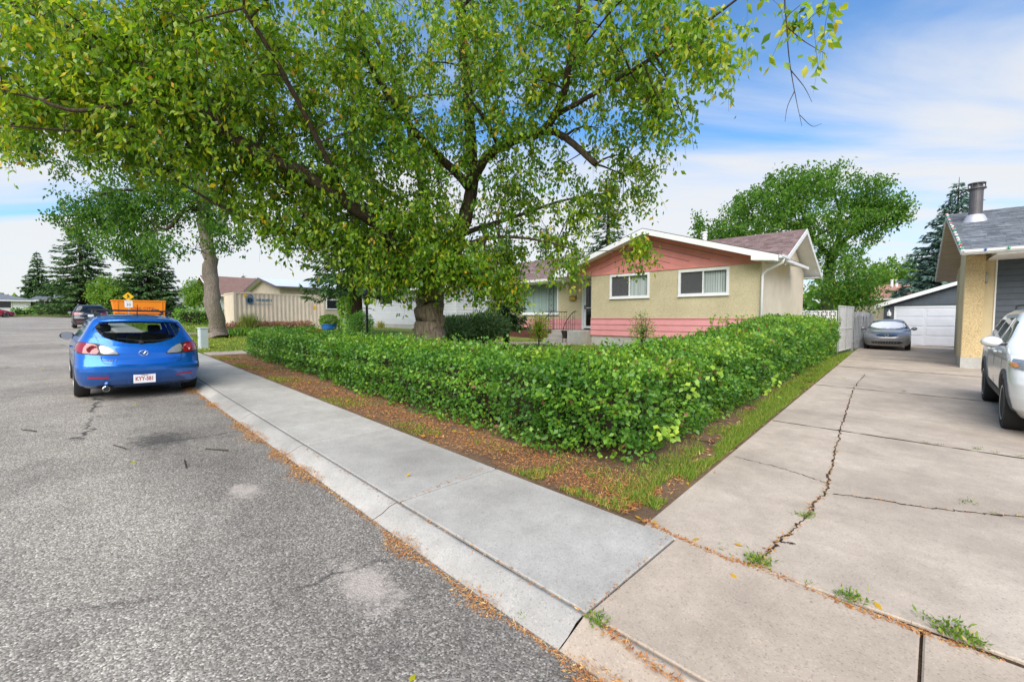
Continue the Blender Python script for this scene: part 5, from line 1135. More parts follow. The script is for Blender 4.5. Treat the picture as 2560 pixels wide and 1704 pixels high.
gbox('pillar', 'pebble', 1.50, 2.9, -.64, -.215, 0.32, EZ - .05); gbox('pillar_side', 'yellow_wall', 1.515, 2.9, -.214, -.20, 0.32, EZ + .1)
gbox('pillar_base', 'found', 1.485, 2.92, -.655, -.195, zb_, 0.32)
gbox('pillar_top', 'yellow_wall', 1.75, 2.88, -.62, -.23, EZ - .05, EZ + .42)
gbox('side_wall', 'yellow_wall', 1.95, 10.6, -.80, -.68, zb_, 3.85); gbox('front_wall', 'yellow_wall', 1.90, 2.0, -.90, -.645, zb_, EZ - .06)
gbox('corner_trim', 'white', 1.87, 2.02, -.935, -.90, zb_, EZ - .08)
gbox('siding_backing', 'siding_dark', 1.96, 2.04, -8.6, -.935, zb_, EZ - .08)
z = 0.10
while z < EZ - .15: clap_x(gar, 'siding_board', 'siding_dark', 1.96, -8.6, -.936, z, min(z + .180, EZ - .1), 0.036); z += 0.186
gbox('rear_wall', 'yellow_wall', 10.5, 10.6, -8.6, -.80, zb_, 3.6)
MB().lathe([(0.302, -.22), (0.277, -.05), (0.206, .10), (0.197, .13), (0.197, .15), (0.181, .16), (0.181, 1.02), (0.189, 1.03), (0.189, 1.07), (0.252, 1.09), (0.252, 1.13), (0.160, 1.15), (0.160, 1.25), (0.235, 1.27), (0.235, 1.30), (0.000, 1.34)], (4.55, -.62, EZ + 4.55 * (RZ2 - EZ) / RL + .02), 22).build('flue_pipe', 'flue', gar, smooth=False)
MB().lathe([(0.386, -.30), (0.336, -.08), (0.252, .10), (0.210, .17), (0.189, .18)], (4.55, -.62, EZ + 4.55 * (RZ2 - EZ) / RL + .03), 22).build('flue_flashing', 'flashing', gar, smooth=True)
for k in range(10): a = k * 2 * math.pi / 10; MB().tube([(4.55 + .225 * math.cos(a), -.62 + .225 * math.sin(a), EZ + 1.48 + 1.12), (4.55 + .225 * math.cos(a), -.62 + .225 * math.sin(a), EZ + 1.48 + 1.30)], 0.012, 4).build('flue_bar', 'flue', gar)
fx = MB().box(1.66, 1.86, -.72, -.52, 2.70, 2.93).box(1.86, 1.90, -.74, -.62, 2.66, 2.99).build('flood_light', 'fixture', bevel=0.01); fx.location = gar.location; fx.rotation_euler = gar.rotation_euler; tag(fx, 'grey box lamp fixed to the yellow garage wall', 'light')
# string of coloured bulbs along the eave and verge: one strand, each bulb a part
strand = MB(); sl_root = empty('string_lights', gar.location, GR, 'string of coloured bulbs clipped along the grey garage eave', 'string lights'); bmesh_ = {}
for c_ in ('red', 'green', 'blue', 'white'): bmesh_[c_] = MB().lathe([(0.010, 0), (0.028, .02), (0.032, .045), (0.020, .08), (0.004, .10)], (0, 0, 0), 8).mesh('bulb', 'bulb_' + c_, True)
pts = [(-.13, -0.02 - k * 0.44, EZ - .02) for k in range(20)]; vp = [(RL * t, .045, EZ + (RZ2 - EZ) * t + .0) for t in np.linspace(0, 1, 34)]; vb = [(RL + (RB - RL) * t, .045, RZ2 + (BZ - RZ2) * t) for t in np.linspace(0.03, 1, 22)]
strand.tube(pts, 0.006, 4); strand.tube(vp + vb, 0.006, 4); strand.build('wire', 'iron', sl_root)
for i, p in enumerate(pts + vp + vb): o = inst(bmesh_[('white', 'red', 'green', 'blue')[(i * 7 + i // 5) % 4] if i < 20 else ('green', 'white', 'red', 'white', 'green')[i % 5]], 'bulb', sl_root); o.location = p; o.rotation_euler = (random.uniform(-.6, .6) + (R(180) if i < 20 else R(70)), random.uniform(-.5, .5), 0)

# ---------------------------------------------------------------- the dark far garage
fg = empty('far_garage', (33.4, 2.26, 0), GR, 'dark blue-grey garage with white overhead door at the driveway end', 'garage')
FW = 6.9; fe, fr_ = 2.34, 3.56
MB().box(0, 6.5, -FW, 0, -.1, fe).build('wall', 'siding_dark', fg); MB().prism([(0, 0, fe), (0, -FW / 2, fr_), (0, -FW, fe)], (6.5, 0, 0)).build('gable', 'siding_dark', fg)
for s, y in ((1, .42), (-1, -FW - .42)):
    e = fe - .42 * (fr_ - fe) / (FW / 2)
    MB().prism([(-.35, -FW / 2, fr_ + .12), (-.35, y, e + .12), (-.35, y, e), (-.35, -FW / 2, fr_)], (7.2, 0, 0)).build('roof', 'shingle_slate', fg)
    MB().prism([(-.38, -FW / 2, fr_ + .13), (-.38, y, e + .13), (-.38, y, e - .10), (-.38, -FW / 2, fr_ - .06)], (.028, 0, 0)).build('fascia', 'white', fg)
MB().box(-.35, 0, 0.02, .42, fe - .20, fe - .17).build('eave_soffit', 'white', fg)
z = 0.05
while z < fe - .02: clap_x(fg, 'siding_board', 'siding_dark', -.002, -.45, 0, z, z + .117, 0.016); z += .12
while z < fr_ - .1:
    hw = (fr_ - z) / (fr_ - fe) * FW / 2; clap_x(fg, 'siding_board', 'siding_dark', -.002, -FW / 2 - hw, -FW / 2 + hw, z, z + .117, 0.016); z += .12
box('door_trim', 'white', fg, -.045, -.018, -.54, -.46, 0, 2.14); box('door_trim', 'white', fg, -.045, -.018, -5.55, -.46, 2.14, 2.22); box('door_trim', 'white', fg, -.045, -.018, -5.55, -5.47, 0, 2.14)
ovd = box('overhead_door', 'garage_door', fg, -.02, .01, -5.47, -.54, 0.03, 2.14)
for r in range(4):
    for c_ in range(4): box('door_panel', 'garage_door', ovd, -.034, -.021, -.62 - 1.23 * c_ - 1.08, -.62 - 1.23 * c_, 0.09 + r * .525, 0.09 + r * .525 + .40, 0.008)
ln = MB().lathe([(0.05, 0), (0.10, .03), (0.10, .22), (0.05, .26), (0.02, .36), (0.0, .40)], (-.12, -.24, 1.66), 8).box(-.1, 0, -.26, -.22, 1.76, 1.80).build('wall_lantern', 'white'); ln.location = fg.location; ln.rotation_euler = fg.rotation_euler; tag(ln, 'white wall lantern beside the far white garage door', 'lantern')

# ---------------------------------------------------------------- fence, gate, screen-block wall
fence = empty('board_fence', (26.2, 2.86, gz(2.9)), R(-1.0), 'grey board fence running back beside the grey sedan', 'fence')
fbm = MB().box(0, .14, -.012, .012, .02, 1.80).mesh('fence_board', 'wood_grey'); x = 0.1; k = 0
while x < 7.0: o = inst(fbm, 'fence_board', fence); o.location = (x, -.03 if k % 2 else .045, random.gauss(0, .015)); o.rotation_euler = (random.gauss(0, .01), random.gauss(0, .008), 0); x += .195; k += 1
for z in (.35, 1.5): MB().box(0, 7.1, -.016, .030, z, z + .09).build('rail', 'wood_grey', fence)
for k in range(4): MB().box(2.3 * k, 2.3 * k + .10, .06, .16, -.1, 1.86).build('post', 'wood_grey', fence)
gate = empty('gate', (23.0, 3.0, gz(3.0)), R(-2.3), 'white worn metal gate panel standing open beside the hedge end', 'gate')
MB().box(.02, 2.95, -.012, .012, .12, 2.0).build('gate_panel', 'white_worn', gate)
for a in ((0, .05, .06, 2.03), (1.47, 1.52, .06, 2.03), (2.92, 2.98, .06, 2.03)): MB().box(a[0], a[1], -.03, .03, a[2], a[3]).build('stile', 'fixture', gate)
for z in (.08, 1.02, 1.99): MB().box(.05, 2.92, -.028, .028, z, z + .045).build('rail', 'white_worn', gate)
gp = MB().box(0, .09, -.045, .045, -.1, 2.05).build('gate_post', 'wood_grey', gate); gp.location = (3.06, 0, 0)
bw = empty('screen_wall', (22.95, 3.06, gz(3.2)), 0, 'white pierced screen-block wall between the pink house and the gate', 'wall')
def screen_block():
    mb = MB(); s = .145; t = .045
    for a in (-1, 1): mb.box(-t, t, -s, s, a * s - (.02 if a > 0 else 0), a * s + (0 if a > 0 else .02)); mb.box(-t, t, a * s - (.02 if a > 0 else 0), a * s + (0 if a > 0 else .02), -s + .02, s - .02)
    for a in np.arange(0, math.pi, math.pi / 4):
        d = np.array([0, math.cos(a), math.sin(a)]); L = s * (1.30 if abs(math.sin(2 * a)) > .5 else .95); q = np.array([0, -d[2], d[1]]) * .011
        P = [d * -L + q, d * L + q, d * L - q, d * -L - q]; mb.prism([p + [-t * .96 + a * .001, 0, 0] for p in P], (2 * t * .93, 0, 0))
    return mb.mesh('screen_block', 'white')
sbm = screen_block()
for r in range(6):
    for c_ in range(5): o = inst(sbm, 'screen_block', bw); o.location = (0, .15 + c_ * .295, .20 + r * .295)
# ---------------------------------------------------------------- vehicles
class Car:
    """body from horizontal outlines; x forward, y left, z up; features are patches on the same surface"""
    def __init__(s, table, n=2.6):
        s.T = np.array(table, float); s.n = n
    def par(s, z):
        T = s.T; return [np.interp(z, T[:, 0], T[:, k]) for k in range(1, 6)]      # xr, xf, w, cap rear, cap front
    def rear(s, y, z):
        xr, xf, w, cr, cf = s.par(z); q = min(abs(y) / w, 0.999); return xr + cr * (1 - (1 - q ** s.n) ** (1 / s.n))
    def front(s, y, z):
        xr, xf, w, cr, cf = s.par(z); q = min(abs(y) / w, 0.999); return xf - cf * (1 - (1 - q ** s.n) ** (1 / s.n))
    def side(s, x, z):
        xr, xf, w, cr, cf = s.par(z)
        if x < xr + cr: q = min(1, (xr + cr - x) / cr); return w * max(0.0, 1 - q ** s.n) ** (1 / s.n)
        if x > xf - cf: q = min(1, (x - xf + cf) / cf); return w * max(0.0, 1 - q ** s.n) ** (1 / s.n)
        return w
    def ring(s, z, nc=15, ns=22):
        xr, xf, w, cr, cf = s.par(z); P = []
        th = np.linspace(-math.pi / 2, math.pi / 2, nc)
        e = 2 / s.n
        for t in th: P.append((xr + cr - cr * abs(math.cos(t)) ** e, -w * math.copysign(abs(math.sin(t)) ** e, -t) if t else 0.0, z))
        xs = np.linspace(xr + cr, xf - cf, ns)[1:-1]
        P = P[::-1] if P[0][1] > 0 else P                     # from -w to +w
        P += [(x, w, z) for x in xs]
        for t in th[::-1]: P.append((xf - cf + cf * abs(math.cos(t)) ** e, w * math.copysign(abs(math.sin(t)) ** e, t) if t else 0.0, z))
        P += [(x, -w, z) for x in xs[::-1]]
        return P
    def body_bm(s, zs):
        bm = bmesh.new(); prev = None
        for z in zs:
            r = [bm.verts.new(p) for p in s.ring(z)]
            if prev:
                for i in range(len(r)): bm.faces.new((prev[i], prev[(i + 1) % len(r)], r[(i + 1) % len(r)], r[i]))
            else: bm.faces.new(r[::-1])
            prev = r
        bm.faces.new(prev); bmesh.ops.recalc_face_normals(bm, faces=bm.faces); return bm
    def scaled_ring_bm(s, zs, k, dx=0.0):
        bm = bmesh.new(); prev = None
        for z in zs:
            xr, xf, w, cr, cf = s.par(z); xc = (xr + xf) / 2; r = [bm.verts.new((xc + (p[0] - xc) * (1 - (1 - k) * .5) + dx, p[1] * k, p[2])) for p in s.ring(z, 9, 10)]
            if prev:
                for i in range(len(r)): bm.faces.new((prev[i], prev[(i + 1) % len(r)], r[(i + 1) % len(r)], r[i]))
            else: bm.faces.new(r[::-1])
            prev = r
        bm.faces.new(prev); bmesh.ops.recalc_face_normals(bm, faces=bm.faces); return bm

def poly_span(poly, u):
    """lowest and highest v of polygon (u, v) at U"""
    vs = []; n = len(poly)
    for i in range(n):
        (a, b), (c, d) = poly[i], poly[(i + 1) % n]
        if (a <= u <= c) or (c <= u <= a):
            if abs(c - a) < 1e-9: vs += [b, d]
            else: vs.append(b + (d - b) * (u - a) / (c - a))
    return (min(vs), max(vs)) if vs else None
def patch(fn, poly, off, nu=14, nv=6, solid=0.0):
    """mesh of POLY (u, v) laid on a surface: fn(u, v) -> point, pushed out by OFF along numeric normal"""
    us = [p[0] for p in poly]; lo, hi = min(us), max(us); V = []; F = []
    U = np.linspace(lo + 1e-4, hi - 1e-4, nu + 1)
    for u in U:
        a, b = poly_span(poly, u)
        for v in np.linspace(a, b, nv + 1):
            e = 0.004; p = np.array(fn(u, v)); t1 = np.array(fn(u + e, v)) - p; t2 = np.array(fn(u, v + e)) - p; n = np.cross(t1, t2); n = n / (np.linalg.norm(n) + 1e-12)
            V.append((p, n))
    c = np.mean([p for p, n in V], axis=0)
    s = 1.0 if sum(float(n @ (p - np.array([0, 0, 0.7]))) for p, n in V) > 0 else -1.0
    pts = [tuple(p + n * s * off) for p, n in V]; m = nv + 1
    for i in range(nu):
        for j in range(nv): F.append((i * m + j, (i + 1) * m + j, (i + 1) * m + j + 1, i * m + j + 1))
    return MB().add(pts, F)
def smoothpoly(p, n=4): 
    q = [np.array(a, float) for a in p]; out = []
    for i in range(len(q)):
        a, b, c = q[i - 1], q[i], q[(i + 1) % len(q)]; r = 0.28
        s, e = b + (a - b) * r, b + (c - b) * r
        for t in np.linspace(0, 1, n): out.append(tuple((1 - t) ** 2 * s + 2 * t * (1 - t) * b + t * t * e))
    return out
def bool_cut(obj, cutters):
    for c in cutters:
        md = obj.modifiers.new('cut', 'BOOLEAN'); md.operation = 'DIFFERENCE'; md.object = c; md.solver = 'EXACT'
    dg = bpy.context.evaluated_depsgraph_get(); dg.update(); m = bpy.data.meshes.new_from_object(obj.evaluated_get(dg)); obj.modifiers.clear(); old = obj.data; obj.data = m
    for c in cutters: bpy.data.objects.remove(c)
    return obj
def tmp(bm_or_mb):
    if isinstance(bm_or_mb, MB): m = bm_or_mb.mesh('tmp', None)
    else: m = bpy.data.meshes.new('tmp'); bm_or_mb.to_mesh(m); bm_or_mb.free()
    o = bpy.data.objects.new('tmp', m); COL.objects.link(o); return o
def make_wheel(root, x, y, r, w, spokes=5, side=1):
    wl = MB().lathe([(r * .60, -w / 2), (r * .93, -w / 2), (r, -w * .36), (r, w * .36), (r * .93, w / 2), (r * .60, w / 2)], (0, 0, 0), 28, 'y').build('wheel', 'rubber', root, angle=40); wl.location = (x, y, r)
    rm = MB(); s = side
    rm.lathe([(r * .56, s * w * .10), (r * .60, s * w * .16), (r * .655, s * w * .52), (r * .60, s * w * .515), (r * .56, s * w * .40)], (0, 0, 0), 24, 'y')
    for k in range(spokes):
        a = 2 * math.pi * k / spokes; d = np.array([math.cos(a), 0, math.sin(a)]); q = np.array([-d[2], 0, d[0]])
        for o_ in (-.035, .035):
            P = [d * r * .10 + q * (o_ * .6 - .018), d * r * .60 + q * (o_ * 1.6 - .016), d * r * .60 + q * (o_ * 1.6 + .016), d * r * .10 + q * (o_ * .6 + .018)]; rm.prism([p + np.array([0, s * w * .34, 0]) for p in P], (0, s * w * .10, 0))
    rm.lathe([(r * .16, s * w * .30), (r * .16, s * w * .46), (r * .10, s * w * .48)], (0, 0, 0), 16, 'y'); rm.build('rim', 'rim', wl)
    MB().lathe([(r * .52, -s * w * .05), (r * .52, s * w * .12)], (0, 0, 0), 20, 'y').build('brake_disc', 'flue', wl)
    return wl
def build_car(name, label, loc, yaw, table, paint, wheels, windows, zs=None, roof=None, n=2.6, tilt=0.0, pitch=0.0, cabin=(0.62, 1.38), seats=True, group='parked cars', wheel_spokes=5, arch=1.13):
    """wheels: (x front, x rear, track half, radius, width); windows: dict of outlines to glaze: rear (y,z), front (y,z), side list of (x,z)"""
    root = empty(name, loc, yaw, label, 'car', group); root.rotation_euler = (tilt, pitch, yaw); C = Car(table, n)
    zmin, zmax = C.T[0, 0], C.T[-1, 0]; zs = np.unique(np.concatenate([np.linspace(zmin, zmax, 46), C.T[:, 0]]))
    b = tmp(C.body_bm(zs)); b.name = 'body'; cut = []
    xf, xr, tr, r, w = wheels
    for x in (xf, xr):
        for s in (1, -1): cut.append(tmp(MB().lathe([(r * arch, -0.32), (r * arch, 0.32)], (x, s * (tr + .12), r * 1.0), 30, 'y')))
    cut.append(tmp(C.scaled_ring_bm(np.linspace(cabin[0], cabin[1], 14), 0.90)))
    if 'rear' in windows: cut.append(tmp(MB().prism([(C.T[:, 1].min() - .3, y, z) for y, z in windows['rear']], (1.05, 0, 0))))
    if 'front' in windows: cut.append(tmp(MB().prism([(-0.1, y, z) for y, z in windows['front']], (2.6, 0, 0))))
    for p in windows.get('side', []): cut.append(tmp(MB().prism([(x, -1.3, z) for x, z in p], (0, 2.6, 0))))
    bool_cut(b, cut); b.data.materials.clear(); b.data.materials.append(MATS[paint]); b.parent = root
    for p in b.data.polygons: p.use_smooth = True
    md = b.modifiers.new('split', 'EDGE_SPLIT'); md.split_angle = R(32)
    for x, nm in ((xf, 'front'), (xr, 'rear')):
        for s in (1, -1): make_wheel(root, x, s * tr, r, w, wheel_spokes, s)
    grow = lambda p, k: [(np.mean([a[0] for a in p]) + (q[0] - np.mean([a[0] for a in p])) * k, np.mean([a[1] for a in p]) + (q[1] - np.mean([a[1] for a in p])) * k) for q in p]
    def on_rear(y, z): return (C.rear(y, z), y, z)
    def on_front(y, z): return (C.front(y, z), y, z)
    def on_left(x, z): return (x, C.side(x, z), z)
    def on_right(x, z): return (x, -C.side(x, z), z)
    gl = windows.get('glass', 'car_glass')
    if 'rear' in windows: patch(on_rear, grow(windows['rear'], 1.03), -0.002, 20, 8).build('rear_window', gl, root, smooth=True)
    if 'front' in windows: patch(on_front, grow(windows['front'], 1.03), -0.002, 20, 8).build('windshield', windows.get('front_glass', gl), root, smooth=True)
    for p in windows.get('side', []):
        for f in (on_left, on_right): patch(f, grow(p, 1.03), -0.002, 12, 6).build('side_window', windows.get('side_glass', gl), root, smooth=True)
    # floor pan and seats inside
    MB().box(C.T[0, 1] + .35, C.T[0, 2] - .5, -.55, .55, zmin + .02, cabin[0] - .02).build('floor_pan', 'plastic', root)
    if seats:
        for sx, nseat in ((xr + 0.72, 3), (xf - 1.35, 2)):
            for y in ((-.40, .40) if nseat == 2 else (-.42, 0, .42)):
                wd_ = .22 if nseat == 2 else .19; sh = cabin[0] + (.46 if nseat == 2 else .26)
                st = MB().prism([(sx - .02, y - wd_, cabin[0] - .02), (sx + .14, y - wd_, cabin[0] - .02), (sx + .02, y - wd_, sh), (sx - .10, y - wd_, sh)], (0, 2 * wd_, 0)).build('seat', 'seat', root, bevel=0.04)
                MB().box(sx - .11, sx - .01, y - .11, y + .11, sh + .03, sh + .18).build('headrest', 'seat', st, bevel=0.04)
    return root, C, dict(rear=on_rear, front=on_front, left=on_left, right=on_right)
def feature(root, fn, poly, name, mat, off=0.005, nu=12, nv=5, smooth=True): return patch(fn, poly, off, nu, nv).build(name, mat, root, smooth=smooth)
def seam(root, fn, pts, r=0.004, off=0.0): 
    P = catmull([fn(*p) for p in pts], 3); return MB().tube(P, r, 4).build('panel_gap', 'plastic', root)
def mirror(root, x, y, z, s, paint):
    m = MB(); c = np.array([x, y, z]); V = []
    prof = [(-.02, .5), (0.0, .9), (.04, 1.0), (.09, .8), (.13, .35)]
    for dx, k in prof:
        for t in np.linspace(0, 2 * math.pi, 13)[:-1]: V.append(c + np.array([dx, s * (.12 + .115 * k * math.cos(t)), .005 + .075 * k * math.sin(t)]))
    F = [(i * 12 + k, i * 12 + (k + 1) % 12, (i + 1) * 12 + (k + 1) % 12, (i + 1) * 12 + k) for i in range(4) for k in range(12)] + [tuple(range(12)), tuple(range(48, 60))]
    o = m.add(V, F).build('mirror', paint, root, smooth=True)
    MB().lathe([(.085, -.022), (.085, -.018)], (x, y + s * .12, z + .005), 16, 'x').build('mirror_glass', 'mirror_glass', o)
    MB().box(x + .02, x + .08, min(y - s * .06, y + s * .05), max(y - s * .06, y + s * .05), z - .05, z - .015).build('mirror_arm', 'plastic', o); return o

# blue hatchback, tail to the camera: z, rear x, front x, half width, rear cap, front cap
T_HATCH = [(.19, -1.98, 2.02, .76, .30, .45), (.26, -2.10, 2.14, .83, .34, .5), (.36, -2.17, 2.21, .865, .42, .55), (.50, -2.22, 2.24, .877, .48, .6), (.56, -2.22, 2.22, .878, .50, .6), (.60, -2.16, 2.20, .878, .46, .6), (.70, -2.12, 2.10, .877, .46, .6), (.80, -2.10, 1.80, .873, .48, .55), (.90, -2.06, 1.45, .86, .50, .5), (.97, -2.00, 1.15, .83, .46, .45), (1.05, -1.93, .98, .785, .40, .40), (1.15, -1.83, .80, .735, .34, .35), (1.25, -1.73, .60, .685, .30, .32), (1.33, -1.66, .40, .64, .28, .30), (1.38, -1.62, .24, .605, .30, .30), (1.42, -1.50, .05, .54, .34, .30), (1.45, -1.25, -.20, .42, .30, .25), (1.465, -.95, -.45, .22, .15, .15)]
rw = smoothpoly([(-.60, 1.20), (-.50, 1.06), (-.25, .975), (0, .955), (.25, .975), (.50, 1.06), (.60, 1.20), (.585, 1.305), (0, 1.325), (-.585, 1.305)], 3)
sidew = [[(-1.30, 1.08), (-1.05, 1.05), (-.62, 1.02), (-.62, 1.30), (-.95, 1.29)], [(-.56, 1.02), (.18, 1.01), (.10, 1.31), (-.56, 1.31)], [(.24, 1.01), (.78, 1.01), (.42, 1.26), (.16, 1.31)]]
fwn = smoothpoly([(-.66, 1.03), (.66, 1.03), (.54, 1.34), (-.54, 1.34)], 2)
CARX, CARY = 1.05, 12.28
bc, Cb, S = build_car('blue_hatchback', 'bright blue hatchback parked at the kerb with its tail towards us', (CARX, CARY, 0), R(90), T_HATCH, 'paint_blue', (1.38, -1.32, .775, .316, .205), dict(rear=rw, front=fwn, side=sidew), cabin=(.60, 1.365))
bc.location = (CARX, CARY, (road_z(CARX - .78, CARY) + road_z(CARX + .70, CARY)) / 2 + .004); bc.rotation_euler = (R(1.0), -math.atan(GRADE), R(90))
sp = []                                                     # roof spoiler
for z, dx in ((1.335, -.10), (1.352, -.20), (1.375, -.22), (1.40, -.16), (1.425, .02), (1.41, .16)):
    for y in np.linspace(-.56, .56, 17): sp.append((Cb.rear(min(abs(y), .6), min(z, 1.38)) + dx + .10 * (abs(y) / .6) ** 3, y * (1.0 if z < 1.42 else .95), z - .030 * (abs(y) / .6) ** 3))
MB().add(sp, [(r * 17 + i, r * 17 + i + 1, (r + 1) * 17 + i + 1, (r + 1) * 17 + i) for r in range(5) for i in range(16)]).build('spoiler', 'paint_blue', bc, smooth=True)
feature(bc, S['rear'], [(-.12, 1.318), (.12, 1.318), (.12, 1.332), (-.12, 1.332)], 'brake_light', 'lamp_red', .03)
for s in (1, -1):
    out_ = smoothpoly([(s * .845, .99), (s * .60, .955), (s * .57, .83), (s * .60, .79), (s * .86, .82)], 3); inn = smoothpoly([(s * .575, .945), (s * .50, .93), (s * .40, .875), (s * .33, .80), (s * .34, .785), (s * .565, .795)], 3)
    surround = smoothpoly([(s * .855, 1.0), (s * .58, .97), (s * .47, .925), (s * .36, .84), (s * .31, .785), (s * .34, .77), (s * .60, .775), (s * .868, .805)], 3)
    tl = feature(bc, S['rear'], surround, 'tail_light', 'plastic', .004, 18, 5)
    feature(tl, S['rear'], out_, 'red_lens', 'lamp_red', .010, 12, 5); feature(tl, S['rear'], inn, 'clear_lens', 'lamp_clear', .010, 12, 5)
    c = S['rear'](s * .66, .873); MB().lathe([(.070, 0), (.066, -.012), (.050, -.016), (.045, -.010), (.0, -.008)], (c[0] - .008, c[1], c[2]), 20, 'x').build('lamp_bowl', 'lamp_red', tl, smooth=True)
    feature(bc, S['rear'], [(s * .46, .385), (s * .72, .395), (s * .72, .422), (s * .46, .412)], 'reflector', 'reflector', .006)
    mirror(bc, .72, s * .80, .98, s, 'plastic' if s > 0 else 'paint_blue')
    seam(bc, S['rear'], [(s * .55, 1.30), (s * .635, 1.18), (s * .575, 1.0), (s * .56, .78), (s * .53, .66), (s * .44, .62), (s * .25, .605), (0, .60)], .0035)
    MB().tube(catmull([(-.9, s * .50, 1.455), (-.86, s * .56, 1.50), (-.82, s * .52, 1.53)], 3), .022, 6).build('rack_foot', 'plastic', bc); MB().tube(catmull([(.02, s * .50, 1.44), (.04, s * .56, 1.49), (.05, s * .52, 1.53)], 3), .022, 6).build('rack_foot', 'plastic', bc)
    for a, b_ in ((-.59, 1.0), (.21, 1.0)): seam(bc, S['left'] if s > 0 else S['right'], [(a, .35), (a - .01, .7), (a, 1.0)], .003)
    MB().box(-.08, .10, min(s * .87, s * .90), max(s * .87, s * .90), .80, .825).build('door_handle', 'paint_blue', bc)
for x in (-.84, .05): MB().tube([(x, -.62, 1.535), (x, .62, 1.535)], .016, 6).build('rack_bar', 'plastic', bc)
for s in (1, -1): MB().tube([(-.84, s * .38, 1.56), (-.3, s * .38, 1.57), (.05, s * .38, 1.56)], .012, 6).build('rack_rail', 'plastic', bc)
MB().tube([(-1.30, 0, 1.455), (-1.36, 0, 1.62), (-1.37, 0, 1.66)], [.010, .006, .005], 6).build('antenna', 'plastic', bc)
seam(bc, S['rear'], [(.10, 1.0), (-.05, 1.005), (-.25, 1.01), (-.42, 1.04)], .010); seam(bc, S['rear'], [(.34, 1.05), (.2, 1.035), (.0, 1.01)], .008)
MB().lathe([(.035, -.03), (.03, -.045), (.0, -.05)], (S['rear'](.02, .99)[0], .02, .99), 12, 'x').build('wiper_hub', 'plastic', bc)
pl_ = S['rear'](0, .36); MB().box(pl_[0] - .020, pl_[0] - .010, -.155, .155, .275, .43).build('plate_holder', 'plastic', bc)
npl = MB().box(pl_[0] - .026, pl_[0] - .021, -.152, .152, .28, .432).build('number_plate', 'sign_white', bc)
lettering('plate_text', 'KYY-581', .098, 'red_print', npl, (pl_[0] - .0275, 0, .352), (0, -1, 0), (0, 0, 1), .001, 0.70, .002)
lettering('plate_text', 'Alberta', .030, 'red_print', npl, (pl_[0] - .0275, 0, .415), (0, -1, 0), (0, 0, 1), .001)
feature(bc, S['rear'], [(-.22, .26), (.22, .26), (.26, .445), (-.26, .445)], 'plate_recess', 'paint_blue', .002)
em = S['rear'](0, .80); ring = [(em[0] - .010, .062 * math.cos(a), .80 + .047 * math.sin(a)) for a in np.linspace(0, 2 * math.pi, 25)]
MB().tube(ring, .0065, 6).build('emblem', 'chrome', bc); MB().tube(catmull([(em[0] - .010, .055, .815), (em[0] - .010, .028, .825), (em[0] - .010, 0, .785), (em[0] - .010, -.028, .825), (em[0] - .010, -.055, .815)], 4), .0055, 6).build('emblem_wing', 'chrome', bc)
e1 = S['rear'](.44, .69); lettering('model_badge', 'mazda 3', .050, 'chrome', bc, (e1[0] - .008, .455, .69), (-.38, -1, 0), (0, 0, 1), .003, 1.25)
e2 = S['rear'](-.43, .70); lettering('trim_badge', 'SKYACTIV', .026, 'chrome', bc, (e2[0] - .006, -.43, .70), (.38, -1, 0), (0, 0, 1), .002, 1.3)
MB().lathe([(.050, 0), (.050, -.10), (.042, -.105), (.040, -.02)], (-2.02, .50, .205), 18, 'x').build('exhaust_tip', 'chrome', bc); MB().lathe([(.041, -.085), (.041, -.112)], (-2.02, .50, .205), 16, 'x').build('exhaust_bore', 'plastic', bc)
feature(bc, S['rear'], smoothpoly([(.38, .195), (.62, .195), (.60, .27), (.42, .27)], 2), 'exhaust_notch', 'plastic', .003)
MB().box(-1.9, 1.9, -.62, .62, .19, .24).build('underbody', 'plastic', bc); MB().tube([(-1.32, -.7, .30), (-1.32, .7, .30)], .05, 6).build('rear_axle', 'plastic', bc)

# black crossover further up the street
T_SUV = [(.24, -2.12, 2.15, .80, .30, .45), (.36, -2.26, 2.28, .88, .36, .5), (.50, -2.32, 2.32, .91, .40, .55), (.68, -2.33, 2.32, .92, .40, .55), (.76, -2.28, 2.28, .92, .38, .55), (.92, -2.24, 2.15, .915, .38, .5), (1.02, -2.20, 1.85, .905, .38, .45), (1.12, -2.13, 1.30, .88, .36, .4), (1.22, -2.03, 1.08, .83, .32, .35), (1.35, -1.92, .85, .775, .28, .3), (1.48, -1.82, .62, .72, .26, .3), (1.56, -1.76, .44, .67, .26, .3), (1.62, -1.60, .20, .60, .28, .3), (1.66, -1.25, -.15, .46, .26, .22), (1.68, -.9, -.45, .24, .15, .15)]
rws = smoothpoly([(-.66, 1.22), (-.58, 1.13), (0, 1.10), (.58, 1.13), (.66, 1.22), (.60, 1.50), (0, 1.53), (-.60, 1.50)], 3)
sws = [[(-1.75, 1.22), (-.92, 1.16), (-.92, 1.46), (-1.45, 1.46)], [(-.84, 1.15), (.02, 1.14), (-.06, 1.50), (-.84, 1.49)], [(.10, 1.14), (.92, 1.13), (.50, 1.44), (.02, 1.50)]]
fws = smoothpoly([(-.72, 1.17), (.72, 1.17), (.60, 1.52), (-.60, 1.52)], 2)
SY = 45.2; SX = 1.72
bs, Cs, S2 = build_car('black_crossover', 'black crossover parked far up the street beyond the blue car', (SX, SY, road_z(SX, SY)), R(90), T_SUV, 'paint_black', (1.38, -1.35, .80, .355, .23), dict(rear=rws, front=fws, side=sws, glass='dark_glass'), cabin=(.75, 1.56), seats=False)
